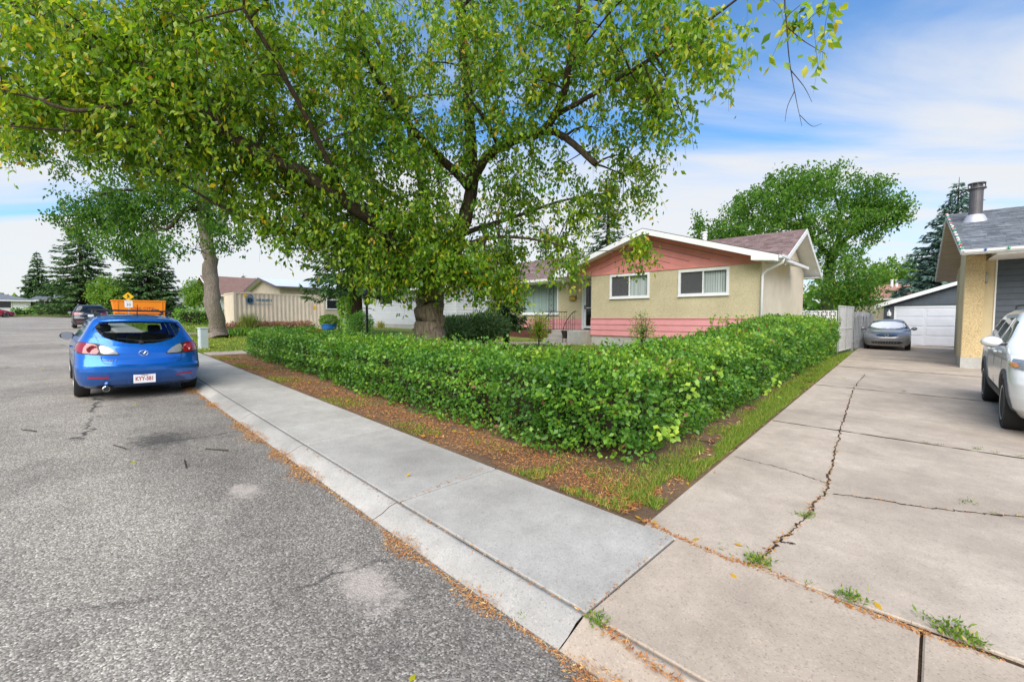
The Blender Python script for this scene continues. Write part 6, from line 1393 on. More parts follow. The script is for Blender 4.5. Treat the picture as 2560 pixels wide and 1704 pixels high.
for s in (1, -1):
    feature(bs, S2['rear'], smoothpoly([(s * .90, 1.12), (s * .56, 1.06), (s * .40, .98), (s * .56, .95), (s * .90, .93)], 3), 'tail_light', 'lamp_red', .008)
    feature(bs, S2['rear'], smoothpoly([(s * .60, 1.04), (s * .46, 1.01), (s * .42, .985), (s * .60, .975)], 2), 'clear_lens', 'lamp_clear', .013)
    feature(bs, S2['rear'], [(s * .50, .46), (s * .76, .47), (s * .76, .50), (s * .50, .49)], 'reflector', 'reflector', .006); mirror(bs, .85, s * .88, 1.12, s, 'paint_black')
    MB().tube([(-1.5, s * .56, 1.66), (-1.3, s * .57, 1.70), (.2, s * .57, 1.70), (.35, s * .56, 1.64)], .018, 6).build('roof_rail', 'metal', bs)
p = S2['rear'](0, .86); MB().box(p[0] - .02, p[0] - .008, -.15, .15, .80, .95).build('number_plate', 'sign_white', bs); feature(bs, S2['rear'], [(-.30, .965), (.30, .965), (.30, .995), (-.30, .995)], 'plate_trim', 'chrome', .012); feature(bs, S2['rear'], [(-.75, .30), (.75, .30), (.82, .52), (-.82, .52)], 'bumper_cladding', 'cladding', .004)

# grey sedan at the head of the driveway, nose to the street
T_SED = [(.20, -2.1, 2.08, .74, .3, .45), (.30, -2.2, 2.20, .83, .36, .55), (.45, -2.26, 2.26, .865, .42, .62), (.58, -2.27, 2.27, .878, .42, .64), (.66, -2.27, 2.22, .88, .42, .64), (.76, -2.26, 2.08, .88, .42, .60), (.86, -2.24, 1.75, .875, .42, .55), (.94, -2.18, 1.20, .865, .42, .45), (.98, -2.05, 1.05, .85, .40, .42), (1.02, -1.75, .96, .82, .36, .40), (1.12, -1.52, .76, .755, .32, .36), (1.24, -1.28, .52, .69, .30, .34), (1.34, -1.08, .30, .63, .28, .32), (1.40, -.95, .12, .58, .28, .30), (1.44, -.80, -.05, .46, .24, .24), (1.46, -.6, -.2, .22, .12, .12)]
fwd_ = smoothpoly([(-.70, 1.00), (.70, 1.00), (.56, 1.36), (-.56, 1.36)], 2)
sds = [[(-1.35, 1.08), (-.80, 1.04), (-.80, 1.32), (-1.00, 1.32)], [(-.74, 1.03), (.02, 1.02), (-.02, 1.36), (-.74, 1.34)], [(.08, 1.02), (.84, 1.02), (.42, 1.28), (.04, 1.36)]]
sp0 = dv(29.55, -.02); gs, Cg, S3 = build_car('grey_sedan', 'dark grey sedan facing us at the end of the driveway', (sp0[0], 1.80, gz(1.8)), R(180) + .045, T_SED, 'paint_grey', (1.35, -1.30, .765, .315, .205), dict(front=fwd_, side=sds, rear=smoothpoly([(-.6, 1.05), (.6, 1.05), (.5, 1.33), (-.5, 1.33)], 2), front_glass='sky_glare'), cabin=(.62, 1.37))
for s in (1, -1):
    hl = feature(gs, S3['front'], smoothpoly([(s * .84, .80), (s * .62, .80), (s * .44, .70), (s * .40, .635), (s * .62, .64), (s * .85, .69)], 3), 'headlight', 'lamp_clear', .008); mirror(gs, .78, s * .86, 1.0, s, 'paint_grey')
    feature(gs, S3['front'], [(s * .02, .70), (s * .38, .735), (s * .40, .712), (s * .02, .675)], 'grille_bar', 'chrome', .020); seam(gs, S3['front'], [(s * .70, .96), (s * .60, .86), (s * .42, .79), (s * .15, .775)], .004); seam(gs, S3['front'], [(s * .05, 1.03), (s * .30, 1.015), (s * .55, 1.02)], .010)
feature(gs, S3['front'], smoothpoly([(-.42, .755), (0, .765), (.42, .755), (.34, .645), (0, .63), (-.34, .645)], 2), 'grille', 'plastic', .010)
feature(gs, S3['front'], smoothpoly([(-.56, .43), (.56, .43), (.60, .36), (.50, .30), (-.50, .30), (-.60, .36)], 2), 'lower_grille', 'plastic', .006)
for k in range(9): feature(gs, S3['front'], [(-.45 + .10 * k, .315), (-.43 + .10 * k, .315), (-.42 + .10 * k, .42), (-.44 + .10 * k, .42)], 'grille_slat', 'paint_grey', .012, 2, 3)
c = S3['front'](0, .71); MB().tube([(c[0] + .022, .07 * math.cos(a), .71 + .048 * math.sin(a)) for a in np.linspace(0, 6.283, 21)], .007, 6).build('emblem', 'chrome', gs); feature(gs, S3['front'], [(-.66, .255), (.66, .255), (.66, .275), (-.66, .275)], 'chin_trim', 'chrome', .006)

# white crossover nosing in from the picture's edge
T_WH = [(z, a, b_, w, c1, c2) for (z, a, b_, w, c1, c2) in T_SUV]
wx, wy = 11.02, -1.68
ws_, Cw, S4 = build_car('white_crossover', 'white crossover with grey cladding parked on the driveway, cut by the frame', (wx, wy, gz(wy) - .004), R(180) + .012, [(z, a, b_, w, c1, c2) for z, a, b_, w, c1, c2 in T_WH], 'paint_white', (1.38, -1.36, .81, .355, .225), dict(rear=rws, front=fws, side=sws, side_glass='dark_glass'), cabin=(.75, 1.56), wheel_spokes=5, arch=1.12)
for s in (1, -1):
    f = S4['left'] if s > 0 else S4['right']; mirror(ws_, .90, s * .90, 1.15, s, 'paint_white')
    for x in (1.38, -1.36):                        # dark wheel-arch lips and sill cladding
        A = np.linspace(math.pi * -.02, math.pi * 1.02, 22); V = []
        for a in A:
            for rr, dy in ((.395, .0), (.395, .026), (.455, .026), (.462, .004)): px_, pz = x + rr * math.cos(a), .355 + rr * math.sin(a); pz = max(pz, .27); V.append((px_, s * (Cw.side(px_, pz) + dy - .008), pz))
        MB().add(V, [(i * 4 + k, i * 4 + k + 1, (i + 1) * 4 + k + 1, (i + 1) * 4 + k) for i in range(21) for k in range(3)]).build('wheel_arch_trim', 'cladding', ws_, smooth=True)
    feature(ws_, f, [(-.98, .27), (1.0, .27), (1.0, .44), (-.98, .50)], 'sill_cladding', 'cladding', .012); seam(ws_, f, [(.98, .50), (1.0, .9), (.98, 1.12)], .004); seam(ws_, f, [(.06, .50), (.06, .9), (.05, 1.14)], .004); seam(ws_, f, [(-.86, .50), (-.88, .9), (-.86, 1.15)], .004)
    for x in (.20, -.72): MB().box(x, x + .20, min(s * .915, s * .955), max(s * .915, s * .955), .98, 1.01).build('door_handle', 'paint_white', ws_, bevel=.008)
    feature(ws_, S4['front'], smoothpoly([(s * .90, .98), (s * .60, .93), (s * .48, .86), (s * .62, .83), (s * .91, .86)], 3), 'headlight', 'lamp_clear', .008); feature(ws_, S4['front'], smoothpoly([(s * .905, .93), (s * .84, .92), (s * .84, .87), (s * .907, .88)], 2), 'turn_signal', 'amber', .014)
    feature(ws_, f, [(.86, 1.16), (1.06, 1.13), (.62, 1.46), (.50, 1.49)], 'pillar_trim', 'plastic', .002) if False else None
    MB().tube([(-1.5, s * .56, 1.66), (-1.3, s * .57, 1.70), (.2, s * .57, 1.70), (.35, s * .56, 1.64)], .018, 6).build('roof_rail', 'plastic', ws_)
feature(ws_, S4['front'], smoothpoly([(-.52, .90), (.52, .90), (.40, .62), (-.40, .62)], 2), 'grille', 'plastic', .010); feature(ws_, S4['front'], smoothpoly([(-.72, .50), (.72, .50), (.66, .34), (-.66, .34)], 2), 'lower_grille', 'plastic', .008); feature(ws_, S4['front'], [(-.86, .245), (.86, .245), (.88, .335), (-.88, .335)], 'bumper_cladding', 'cladding', .006)

# (the crossover is a large one)
# red car at the far end, cut by the frame
q = on_y(-12, 722, 84.0)
rc, Cr, S5 = build_car('red_car', 'dark red car at the far left end of the street', (q[0] - .55, 84.5, road_z(q[0], 84.5)), R(8), T_HATCH, 'paint_red', (1.38, -1.32, .775, .316, .205), dict(rear=rw, front=fwn, side=sidew, glass='dark_glass'), cabin=(.60, 1.365), seats=False)
for s in (1, -1): feature(rc, S5['front'], smoothpoly([(s * .84, .80), (s * .60, .78), (s * .45, .66), (s * .85, .68)], 3), 'headlight', 'lamp_clear', .008); mirror(rc, .72, s * .80, .98, s, 'paint_red')

ws_.scale = (1.075, 1.06, 1.075)
# ---------------------------------------------------------------- beige shipping container
ct = empty('shipping_container', (8.33, 34.0, gz(34) + 0.06), 0, 'beige corrugated shipping container parked behind the flower bed', 'container')
CL, CW, CH = 6.06, 2.44, 2.55
def corr(p0, dirv, n_out, length, z0, z1, pitch=0.278, dep=0.036):
    V = []; F = []; x = 0.0; prof = []
    while x < length - 0.01: prof += [(x, 0), (x + pitch * .26, 0), (x + pitch * .50, -dep), (x + pitch * .76, -dep)]; x += pitch
    prof = [(min(a, length), b) for a, b in prof] + [(length, 0)]
    for a, b in prof:
        for z in (z0, z1): V.append(np.array(p0) + np.array(dirv) * a + np.array(n_out) * b + np.array([0, 0, z]))
    return MB().add(V, [(2 * i, 2 * i + 2, 2 * i + 3, 2 * i + 1) for i in range(len(prof) - 1)])
corr((.10, .02, 0), (1, 0, 0), (0, -1, 0), CL - .2, .14, CH - .08).build('side_panel', 'container', ct); corr((.10, CW - .02, 0), (1, 0, 0), (0, 1, 0), CL - .2, .14, CH - .08).build('side_panel', 'container', ct)
corr((.02, .10, 0), (0, 1, 0), (-1, 0, 0), CW - .2, .14, CH - .08).build('end_panel', 'container', ct); MB().box(CL - .06, CL - .03, .08, CW - .08, .10, CH - .05).build('door_end', 'container', ct)
for x in (0, CL - .14):
    for y in (0, CW - .14): MB().box(x, x + .14, y, y + .14, 0, CH).build('corner_post', 'container', ct)
for y in (0, CW - .07):
    for z in (0, CH - .08): MB().box(.14, CL - .14, y, y + .07, z, z + (.14 if z == 0 else .08)).build('rail', 'container', ct)
MB().box(.02, CL - .02, .03, CW - .03, CH - .075, CH - .02).build('roof_panel', 'container', ct)
for y in (.0, CW - .07): MB().box(0, .07, .14, CW - .14, 0 if y == 0 else CH - .08, .12 if y == 0 else CH).build('end_rail', 'container', ct)
lg = MB()                                   # printed padlock mark and a line of small lettering
lg.tube([(.98 + .17 * math.cos(a), -.025, 2.20 + .22 * math.sin(a)) for a in np.linspace(0, math.pi, 12)], .035, 6)
lg.lathe([(.24, 0), (.24, -.012), (.16, -.013), (.15, 0)], (.98, -.012, 2.02), 24, 'y'); lg.box(.955, 1.005, -.028, -.022, 1.93, 2.14)
lg.build('padlock_mark', 'blue_print', ct)
for k, (w, h) in enumerate(((.07, .14), (.09, .14), (.06, .16), (.09, .14), (.06, .14), (.09, .14), (.09, .16), (.05, .14), (.07, .14))): MB().box(1.38 + k * .115, 1.38 + k * .115 + w, -.012, -.006, 2.0, 2.0 + h).build('print_mark', 'blue_print', ct)
MB().box(.72, 2.35, -.012, -.006, 1.76, 1.79).build('print_mark', 'blue_print', ct); MB().box(.62, .78, -.012, -.006, 2.27, 2.45).build('print_mark', 'sign_yellow', ct)
MB().lathe([(.12, 0), (.12, -.012)], (5.35, -.01, 1.62), 16, 'y').build('warning_mark', 'sign_yellow', ct); MB().tube([(5.05, -.03, 1.05), (5.05, -.03, 2.05)], .012, 5).build('lock_rod', 'cladding', ct)

# ---------------------------------------------------------------- orange bin, road sign, utility pedestal
xa, xb = on_y(259, 700, 66.0)[0], on_y(381, 700, 66.0)[0]; zt = on_y(320, 692, 66.0)[2]; zb0 = gz(66) + .18
ob = empty('skip_bin', (xa, 66.0, 0), 0, 'bright orange roll-off bin on a front drive up the street', 'bin')
Lb = xb - xa
MB().hexa([(.25, .1, zb0), (Lb - .1, .1, zb0), (Lb - .1, 2.2, zb0), (.25, 2.2, zb0)], [(0, 0, zt), (Lb, 0, zt), (Lb, 2.3, zt), (0, 2.3, zt)]).build('bin_body', 'orange', ob)
MB().box(-.05, Lb + .05, -.06, .06, zt - .04, zt + .08).box(-.05, .07, .06, 2.3, zt - .04, zt + .08).box(Lb - .07, Lb + .05, .06, 2.3, zt - .04, zt + .08).box(-.05, Lb + .05, 2.24, 2.36, zt - .04, zt + .08).build('top_rail', 'orange', ob)
for k in range(2): x = .35 + k * (Lb - .75); MB().hexa([(x, .02, zb0 + .02), (x + .09, .02, zb0 + .02), (x + .09, .10, zb0 + .02), (x, .10, zb0 + .02)], [(x, -.055, zt - .05), (x + .09, -.055, zt - .05), (x + .09, 0, zt - .05), (x, 0, zt - .05)]).build('rib', 'orange', ob)
zm = zb0 + (zt - zb0) * .45; MB().box(.1, Lb - .1, -.04, .06, zm - .32, zm - .26).build('side_rail', 'orange', ob)
lettering('bin_text', 'CHIL CITY', .50, 'red_print', ob, (Lb * .545, -.07, zm + .22), (1, 0, 0), (0, 0, 1), .004, 0.9)
for x in (.9, Lb - 1.2): MB().lathe([(.13, -.06), (.13, .06)], (x, .3, zb0 - .06), 12, 'y').build('roller', 'iron', ob)
sgp = at(295, 682, 44.0); sgp[2] = gz(sgp[1]); sg = empty('road_sign', tuple(sgp), R(0), 'yellow diamond sign with running figure above a white 30 panel', 'sign')
zc_ = at(295, 682, 44.0)[2] - sgp[2]
MB().tube([(0, .03, -.1), (0, .03, zc_ + .3)], .03, 8).build('post', 'metal', sg)
h = .44; MB().prism([(0, -.01, zc_ - h), (h, -.01, zc_), (0, -.01, zc_ + h), (-h, -.01, zc_)], (0, .012, 0)).build('diamond_plate', 'sign_yellow', sg)
fg_ = MB().lathe([(.05, 0), (.05, -.006)], (-.03, -.011, zc_ + .17), 12, 'y')
def bar2(a, b, w): a = np.array(a); b = np.array(b); d = unit(b - a); q = np.array([-d[1], d[0]]) * w; fg_.prism([(p[0], -.012, zc_ + p[1]) for p in (a + q, b + q, b - q, a - q)], (0, -.005, 0))
bar2((-.02, .11), (.02, -.04), .045); bar2((.02, -.03), (.12, -.14), .03); bar2((0, -.03), (-.10, -.16), .03); bar2((-.02, .10), (.11, .03), .02); bar2((-.02, .09), (-.13, .02), .02); fg_.build('running_figure', 'black_print', sg)
MB().box(-.30, .30, -.022, -.012, zc_ - h - .64, zc_ - h + .06).build('speed_plate', 'sign_white', sg)
lettering('speed_text', '30', .40, 'navy_print', sg, (0, -.025, zc_ - h - .38), (1, 0, 0), (0, 0, 1), .002); lettering('speed_text', 'MAXIMUM', .10, 'navy_print', sg, (0, -.025, zc_ - h - .06), (1, 0, 0), (0, 0, 1), .002)
pd_ = gpt(468, 801); pz = ground_z(pd_[0], pd_[1]) - .03
pe = empty('utility_pedestal', (pd_[0], pd_[1], pz), R(8), 'pale grey-green utility pedestal box on the grass by the street tree', 'pedestal')
box('cabinet', 'pedestal', pe, -.13, .13, -.14, .14, 0, .78, .012); box('cap', 'pedestal', pe, -.15, .15, -.16, .16, .78, .83, .012); box('latch', 'cladding', pe, -.145, -.131, .05, .10, .42, .48); box('door_face', 'pedestal', pe, -.142, -.131, -.11, .04, .10, .72, .004)

# ---------------------------------------------------------------- front-yard things
lp = at(845, 770, 13.7); gl = ground_z(lp[0], lp[1]); yl_ = empty('lamp_post', (lp[0], lp[1], gl - .02), 0, 'thin black yard lamp post standing behind the hedge', 'lamp post')
MB().tube([(0, 0, 0), (0, 0, 1.75)], .037, 10).build('post', 'iron', yl_); MB().lathe([(.05, 1.72), (.09, 1.76), (.12, 2.02), (.15, 2.04), (.06, 2.16), (.01, 2.22)], (0, 0, 0), 8).build('lantern', 'iron', yl_); MB().tube([(-.16, 0, 1.62), (.16, 0, 1.62)], .012, 6).build('ladder_bar', 'iron', yl_)
def shrub(name, label, x, y, Z, rx, rz, mat, n, L, cat='shrub', tint0=.5, tsd=.15, group=None, ws=.55, up=.3, **k):
    c = at(x, y, Z); s = _S / FPX * Z; root = empty(name, (0, 0, 0), 0, label, cat, group); g = ground_z(c[0], c[1]) - .04
    top = c[2] + rz * s; bot = min(g, c[2] - rz * s); cz = (max(g, c[2] - rz * s) + top) / 2; bush(root, (c[0], c[1], cz), (rx * s, rx * s, (top - max(g, c[2] - rz * s)) / 2), mat, n, L, tint0, tsd, up=up, ws=ws, **k)
    if c[2] - rz * s > g: MB().tube([(c[0], c[1], g - .05), (c[0], c[1], cz)], .03, 6).build('stem', 'bark_dark', root)
    return root
shrub('round_shrub', 'round shrub with orange-tipped top behind the lamp post', 830, 745, 18.5, 27, 27, 'leaf_hedge', 2600, .07, tint0=.40)
shrub('rose_bush', 'tall rose bush with reddish leaves before the pink siding', 1478, 762, 14.2, 30, 42, 'leaf_hedge', 1300, .055, tint0=.62, tsd=.22, nst=14, shell=.95)
shrub('spindly_bush', 'thin yellow-green bush left of the front steps', 1240, 752, 17.6, 26, 34, 'leaf_tree', 1500, .07, tint0=.62, tsd=.14, nst=16, shell=.95)
shrub('juniper', 'low dark juniper spreading below the large tree', 1035, 757, 14.6, 72, 26, 'needle', 5200, .16, tint0=.80, up=.1, ws=.22, shell=.6, nst=6)
shrub('juniper', 'low dark juniper before the brick base of the pink house', 1112, 752, 15.2, 55, 30, 'needle', 4200, .16, tint0=.78, up=.1, ws=.22, shell=.6, nst=6)
# bare branching shrub above the junipers
bb = empty('bare_shrub', (0, 0, 0), 0, 'tangle of bare dark branches above the junipers', 'shrub'); c = at(1075, 770, 15.4); c[2] = ground_z(c[0], c[1]) - .05; mbb = MB()
def fork(p, d, ln, r, k):
    e = p + d * ln; mbb.tube([p, p + d * ln * .5 + RNG.normal(0, ln * .06, 3), e], [r, r * .85, r * .7], 4, cap=False)
    if k:
        for _ in range(3): fork(e, unit(d + RNG.normal(0, .45, 3) + [0, 0, .10]), ln * RNG.uniform(.6, .85), r * .68, k - 1)
for k in range(7): a = k * .9; fork(c + [RNG.normal(0, .12), RNG.normal(0, .12), 0], unit(np.array([math.cos(a) * .75, math.sin(a) * .75, .75])), .50, .022, 4)
mbb.build('branches', 'juniper_wood', bb)
# blue planter on a stand
pc = at(757, 752, 25.0); gpz = ground_z(pc[0], pc[1]); pn = empty('planter', (pc[0], pc[1], gpz - .02), 0, 'blue round planter of green foliage on a low stand', 'planter'); zt_ = pc[2] - gpz + .02
MB().lathe([(.30, zt_ - .16), (.38, zt_ - .10), (.42, zt_ + .13), (.45, zt_ + .15), (.45, zt_ + .18), (.40, zt_ + .18), (.36, zt_ + .10), (0, zt_ + .10)], (0, 0, 0), 24).build('tub', 'blue_pot', pn, smooth=False)
for k in range(4): a = k * 1.57 + .6; MB().tube([(.33 * math.cos(a), .33 * math.sin(a), 0), (.26 * math.cos(a), .26 * math.sin(a), max(.1, zt_ - .14))], .02, 5).build('stand_leg', 'white_worn', pn)
bush(pn, (0, 0, zt_ + .36), (.50, .50, .30), 'leaf_hedge', 1700, .09, .62, nst=6)
# flower bed before the container: each clump a plant of its own
def clump(name, label, x, y, Z, n, h, mat, L, tint0=.5, spread=.5, flower=None, group='flower bed plants', wr=.14):
    c = at(x, y, Z); g = ground_z(c[0], c[1]) - .02; root = empty(name, (0, 0, 0), 0, label, 'plant', group)
    P = np.stack([c[0] + RNG.normal(0, spread * .4, n), c[1] + RNG.normal(0, spread * .4, n), np.full(n, g)], 1); D = np.stack([RNG.normal(0, .28, n), RNG.normal(0, .28, n), np.ones(n)], 1); N = RNG.normal(0, 1, (n, 3)); N[:, 2] *= .2
    Lh = h * RNG.uniform(.5, 1.1, n); V, F, t = leaf_cloud(P, D, N, Lh, L * np.ones(n), np.clip(RNG.normal(tint0, .15, n), 0, 1), False); np_obj('foliage', V, F, mat, t, root, 'stuff')
    if flower:
        Pf = P + unit(D) * Lh[:, None]; m = n; V, F, t = leaf_cloud(np.repeat(Pf, 3, 0), rv(3 * m) + [0, 0, .3], rv(3 * m) + [0, 0, 1], .09, .08, RNG.random(3 * m), False); np_obj('blossom', V, F, flower, t, root, 'stuff')
clump('ornamental_grass', 'tall pale ornamental grass clump before the beige container', 575, 730, 27.0, 420, 1.35, 'grass', .045, .82, .45)
for i, (x, lab) in enumerate(((520, 'low red-orange flowers nearest the street tree'), (545, 'pink-topped flowers left of the ornamental grass'), (610, 'rust-coloured flower clump right of the ornamental grass'), (640, 'rust and pink flowers before the container middle'), (668, 'pink coneflowers before the container door end'), (696, 'thin pink flowers near the container end'))):
    clump('flower_clump', lab, x, 745, 27.5 + (i % 2) * .8, 260, .62 if i else .42, 'grass', .04, .45, .8, 'flower')
for i, (x, lab) in enumerate(((560, 'dark green leafy patch left in the flower bed'), (630, 'dark green leafy patch in the middle of the flower bed'), (690, 'bluish green leafy patch near the blue planter'))): clump('leafy_plant', lab, x, 750, 25.5, 420, .50, 'leaf_hedge', .09, .55, 1.0)
clump('marigold', 'orange-yellow flowers just left of the blue planter', 722, 752, 24.5, 180, .34, 'grass', .05, .5, .35, 'flower_yellow')
clump('potted_grass', 'tan potted plant on the steps of the white house', 876, 735, 33.0, 90, .6, 'grass', .05, .98, .25)
# ivy up the dark trunk
iv = empty('ivy', (0, 0, 0), 0, 'bright ivy climbing the dark spruce trunk', 'ivy'); n = 2600; base = at(800, 742, 24); tz = RNG.random(n) ** .9; a = RNG.random(n) * 6.283; rr = .42 + .12 * np.sin(a * 3 + tz * 9)
P = np.stack([base[0] + rr * np.cos(a), base[1] + rr * np.sin(a), ground_z(base[0], base[1]) + tz * 3.3], 1); D = np.stack([np.cos(a) * .4, np.sin(a) * .4, -np.ones(n)], 1) + RNG.normal(0, .3, (n, 3)); N = np.stack([np.cos(a), np.sin(a), .3 * np.ones(n)], 1)
V, F, t = leaf_cloud(P, D, N, .15, .12, np.clip(RNG.normal(.62, .15, n), 0, .9), False); np_obj('foliage', V, F, 'leaf_hedge', t, iv, 'stuff')
# clipped hedges far up the street
def far_hedge(label, p, q, hw, h, dens, ls):
    r = empty('hedge', (0, 0, 0), 0, label, 'hedge'); P, D, N, L, T = hedge(r, [(p[0], p[1], q[0], q[1], hw, h, h, dens, ls, lambda x, y: gz(y))], 0); split_leaves(P, D, N, L, L * .6, np.clip(T + .05, 0, .9), 'leaf_hedge', r, 'foliage', 0, False)
pa, pb = gpt(372, 742), gpt(470, 742); far_hedge('clipped hedge on the lawn beyond the street tree', (7.2, 47.0), (19.0, 49.0), .6, 1.35, 130, .18)
far_hedge('low clipped hedge at the far end of the street', (on_y(82, 720, 92)[0], 92), (on_y(178, 720, 92)[0], 92), .8, 1.5, 60, .26)
far_hedge('uneven low hedge before the white wall of the hip-roofed bungalow', (on_y(28, 720, 92)[0], 92.3), (on_y(78, 720, 92)[0], 92.3), .7, 1.0, 60, .26)
# treeline beyond the far roofs
tl_ = empty('treeline', (0, 0, 0), 0); tag(tl_, 'distant line of trees beyond the far bungalow', None, None, 'stuff'); n = 5200
X = RNG.uniform(-60, 60, n); Pz = RNG.random(n); top = 6.5 + 1.6 * np.sin(X * .16) + 1.0 * np.sin(X * .47 + 1); P = np.stack([X, 150 + RNG.normal(0, 5, n), 1.5 + Pz * top], 1)
V, F, t = leaf_cloud(P, rv(n), rv(n) + [0, -.6, .8], 1.7, 1.3, np.clip(RNG.normal(.5, .2, n), 0, .9), False); np_obj('foliage', V, F, 'leaf_elm', t, tl_, 'stuff')
n = 5200; Yy = RNG.uniform(-60, 70, n); top = 7.0 + 1.6 * np.sin(Yy * .13) + 1.2 * np.sin(Yy * .41 + 1); P = np.stack([115 + RNG.normal(0, 5, n), Yy, RNG.random(n) * top], 1)
V, F, t = leaf_cloud(P, rv(n), rv(n) + [-.6, 0, .8], 1.7, 1.3, np.clip(RNG.normal(.42, .2, n), 0, .9), False); np_obj('foliage', V, F, 'leaf_elm', t, tl_, 'stuff')

# ---------------------------------------------------------------- grass, weeds, leaf litter
def blades(P, h, w, tint, lean=.45):
    n = len(P); D = np.stack([RNG.normal(0, lean, n), RNG.normal(0, lean, n), np.ones(n)], 1); N = RNG.normal(0, 1, (n, 3)); N[:, 2] *= .3
    return leaf_cloud(P, D, N, h, w, tint, False)
def scatter(n, fx_): 
    P = np.array([fx_() for _ in range(n)]); return P
def g_strip():
    x = 3.3 + 18.6 * random.random() ** 1.15; e = dv(x, 1.55)[1]; y = e + abs(random.gauss(0, .20)) * (1.0 if x > 4.6 else 1.2); return (x, y, gz(y) - .012)
P = scatter(42000, g_strip); k = (wob(P[:, 0] * 2.3, P[:, 1] * 3, P[:, 0] * .7) > -.30) & (P[:, 1] < 2.7); P = P[k]; far = np.clip(P[:, 0] / 12, .6, 1.6)
parts = [blades(P, RNG.uniform(.05, .13, len(P)) * far ** .5, .010 * far, np.clip(RNG.normal(.66, .2, len(P)), 0, 1))]
def g_corner():
    y = random.uniform(1.75, 3.0); x = 3.03 + dxk(y) + abs(random.gauss(0, .35)); return (x, y, gz(y) - .012)
P = scatter(2600, g_corner); k = wob(P[:, 0] * 4, P[:, 1] * 5, P[:, 0]) > .05; P = P[k]; parts.append(blades(P, RNG.uniform(.03, .09, len(P)), .007, np.clip(RNG.normal(.7, .2, len(P)), 0, 1)))
def g_walk():
    y = random.uniform(2.4, 17.0); x = 3.02 + dxk(y) + abs(random.gauss(0, .28)); return (x, y, ground_z(x, y) - .012)
P = scatter(9000, g_walk); k = wob(P[:, 0] * 2.0 + 1, P[:, 1] * 1.7, P[:, 1] * .6) > .22; P = P[k]; parts.append(blades(P, RNG.uniform(.03, .08, len(P)), .008, np.clip(RNG.normal(.62, .25, len(P)), 0, 1)))
def g_lawn():
    x = random.uniform(5.4, 15.2); y = random.uniform(4.0, 21.0); return (x, y, ground_z(x, y) - .03)
P = scatter(16000, g_lawn); parts.append(blades(P, RNG.uniform(.05, .11, len(P)), .022, np.clip(RNG.normal(.66, .2, len(P)), 0, 1)))
def g_verge():
    y = random.uniform(18.4, 33.0); x = 3.05 + dxk(y) + 9 * random.random() ** 1.3; return (x, y, ground_z(x, y) - .03)
P = scatter(20000, g_verge); parts.append(blades(P, RNG.uniform(.05, .11, len(P)), .024, np.clip(RNG.normal(.70, .2, len(P)), 0, 1)))
def g_far():
    y = random.uniform(33, 86); x = 3.05 + dxk(y) + 16 * random.random() ** 1.3; return (x, y, ground_z(x, y) - .03)
P = scatter(14000, g_far); parts.append(blades(P, RNG.uniform(.08, .2, len(P)), .06, np.clip(RNG.normal(.62, .2, len(P)), 0, 1)))
V, F, t = cat(parts); o = np_obj('grass', V, F, 'grass', t); tag(o, 'green grass edging the hedge and covering the lawns', None, None, 'stuff')
# weeds in the joints of the driveway
parts = []; wl_ = [(1745, 1292, .13, 150), (1725, 1288, .10, 90), (1757, 1300, .10, 90), (1660, 1262, .06, 30), (1850, 1187, .09, 110), (1865, 1183, .07, 60), (1900, 1135, .05, 30), (1925, 1040, .05, 30), (1955, 912, .07, 40), (1860, 1340, .05, 40), (1960, 1378, .12, 130), (1945, 1372, .08, 70), (2225, 1155, .10, 60), (2290, 1180, .05, 40), (2345, 1185, .05, 30), (2130, 1018, .06, 40), (2160, 1022, .07, 40), (2250, 1033, .08, 60), (2290, 1040, .06, 40), (2345, 1048, .06, 40), (2130, 1420, .07, 40), (2180, 1450, .14, 120), (2220, 1470, .13, 140), (2250, 1480, .08, 60), (1375, 1430, .10, 120), (1383, 1436, .08, 60), (2080, 900, .08, 50), (1942, 870, .07, 40), (1200, 1417, .05, 40), (1990, 865, .06, 30), (1300, 1195, .0, 0)]
for x, y, h, m in wl_:
    if not m: continue
    h *= .72; m = int(m * .7); c = gpt(x, y); P = np.stack([c[0] + RNG.normal(0, h * .38, m), c[1] + RNG.normal(0, h * .38, m), np.full(m, c[2] - .004)], 1); sp_ = rv(m) * [1, 1, 0]; D = np.stack([RNG.normal(0, .8, m), RNG.normal(0, .8, m), np.ones(m) * .7], 1)
    P2 = P + unit(D) * (RNG.random((m, 1)) * h * .5); parts.append(leaf_cloud(P2, D + RNG.normal(0, .4, (m, 3)), RNG.normal(0, .5, (m, 3)) + [0, 0, 1], RNG.uniform(.35, .6, m) * h * .7, RNG.uniform(.10, .22, m) * h * .7, np.clip(RNG.normal(.55, .28, m), 0, 1), False))
V, F, t = cat(parts); o = np_obj('weeds', V, F, 'grass', t); tag(o, 'small weeds growing from the driveway joints and cracks', None, None, 'stuff')
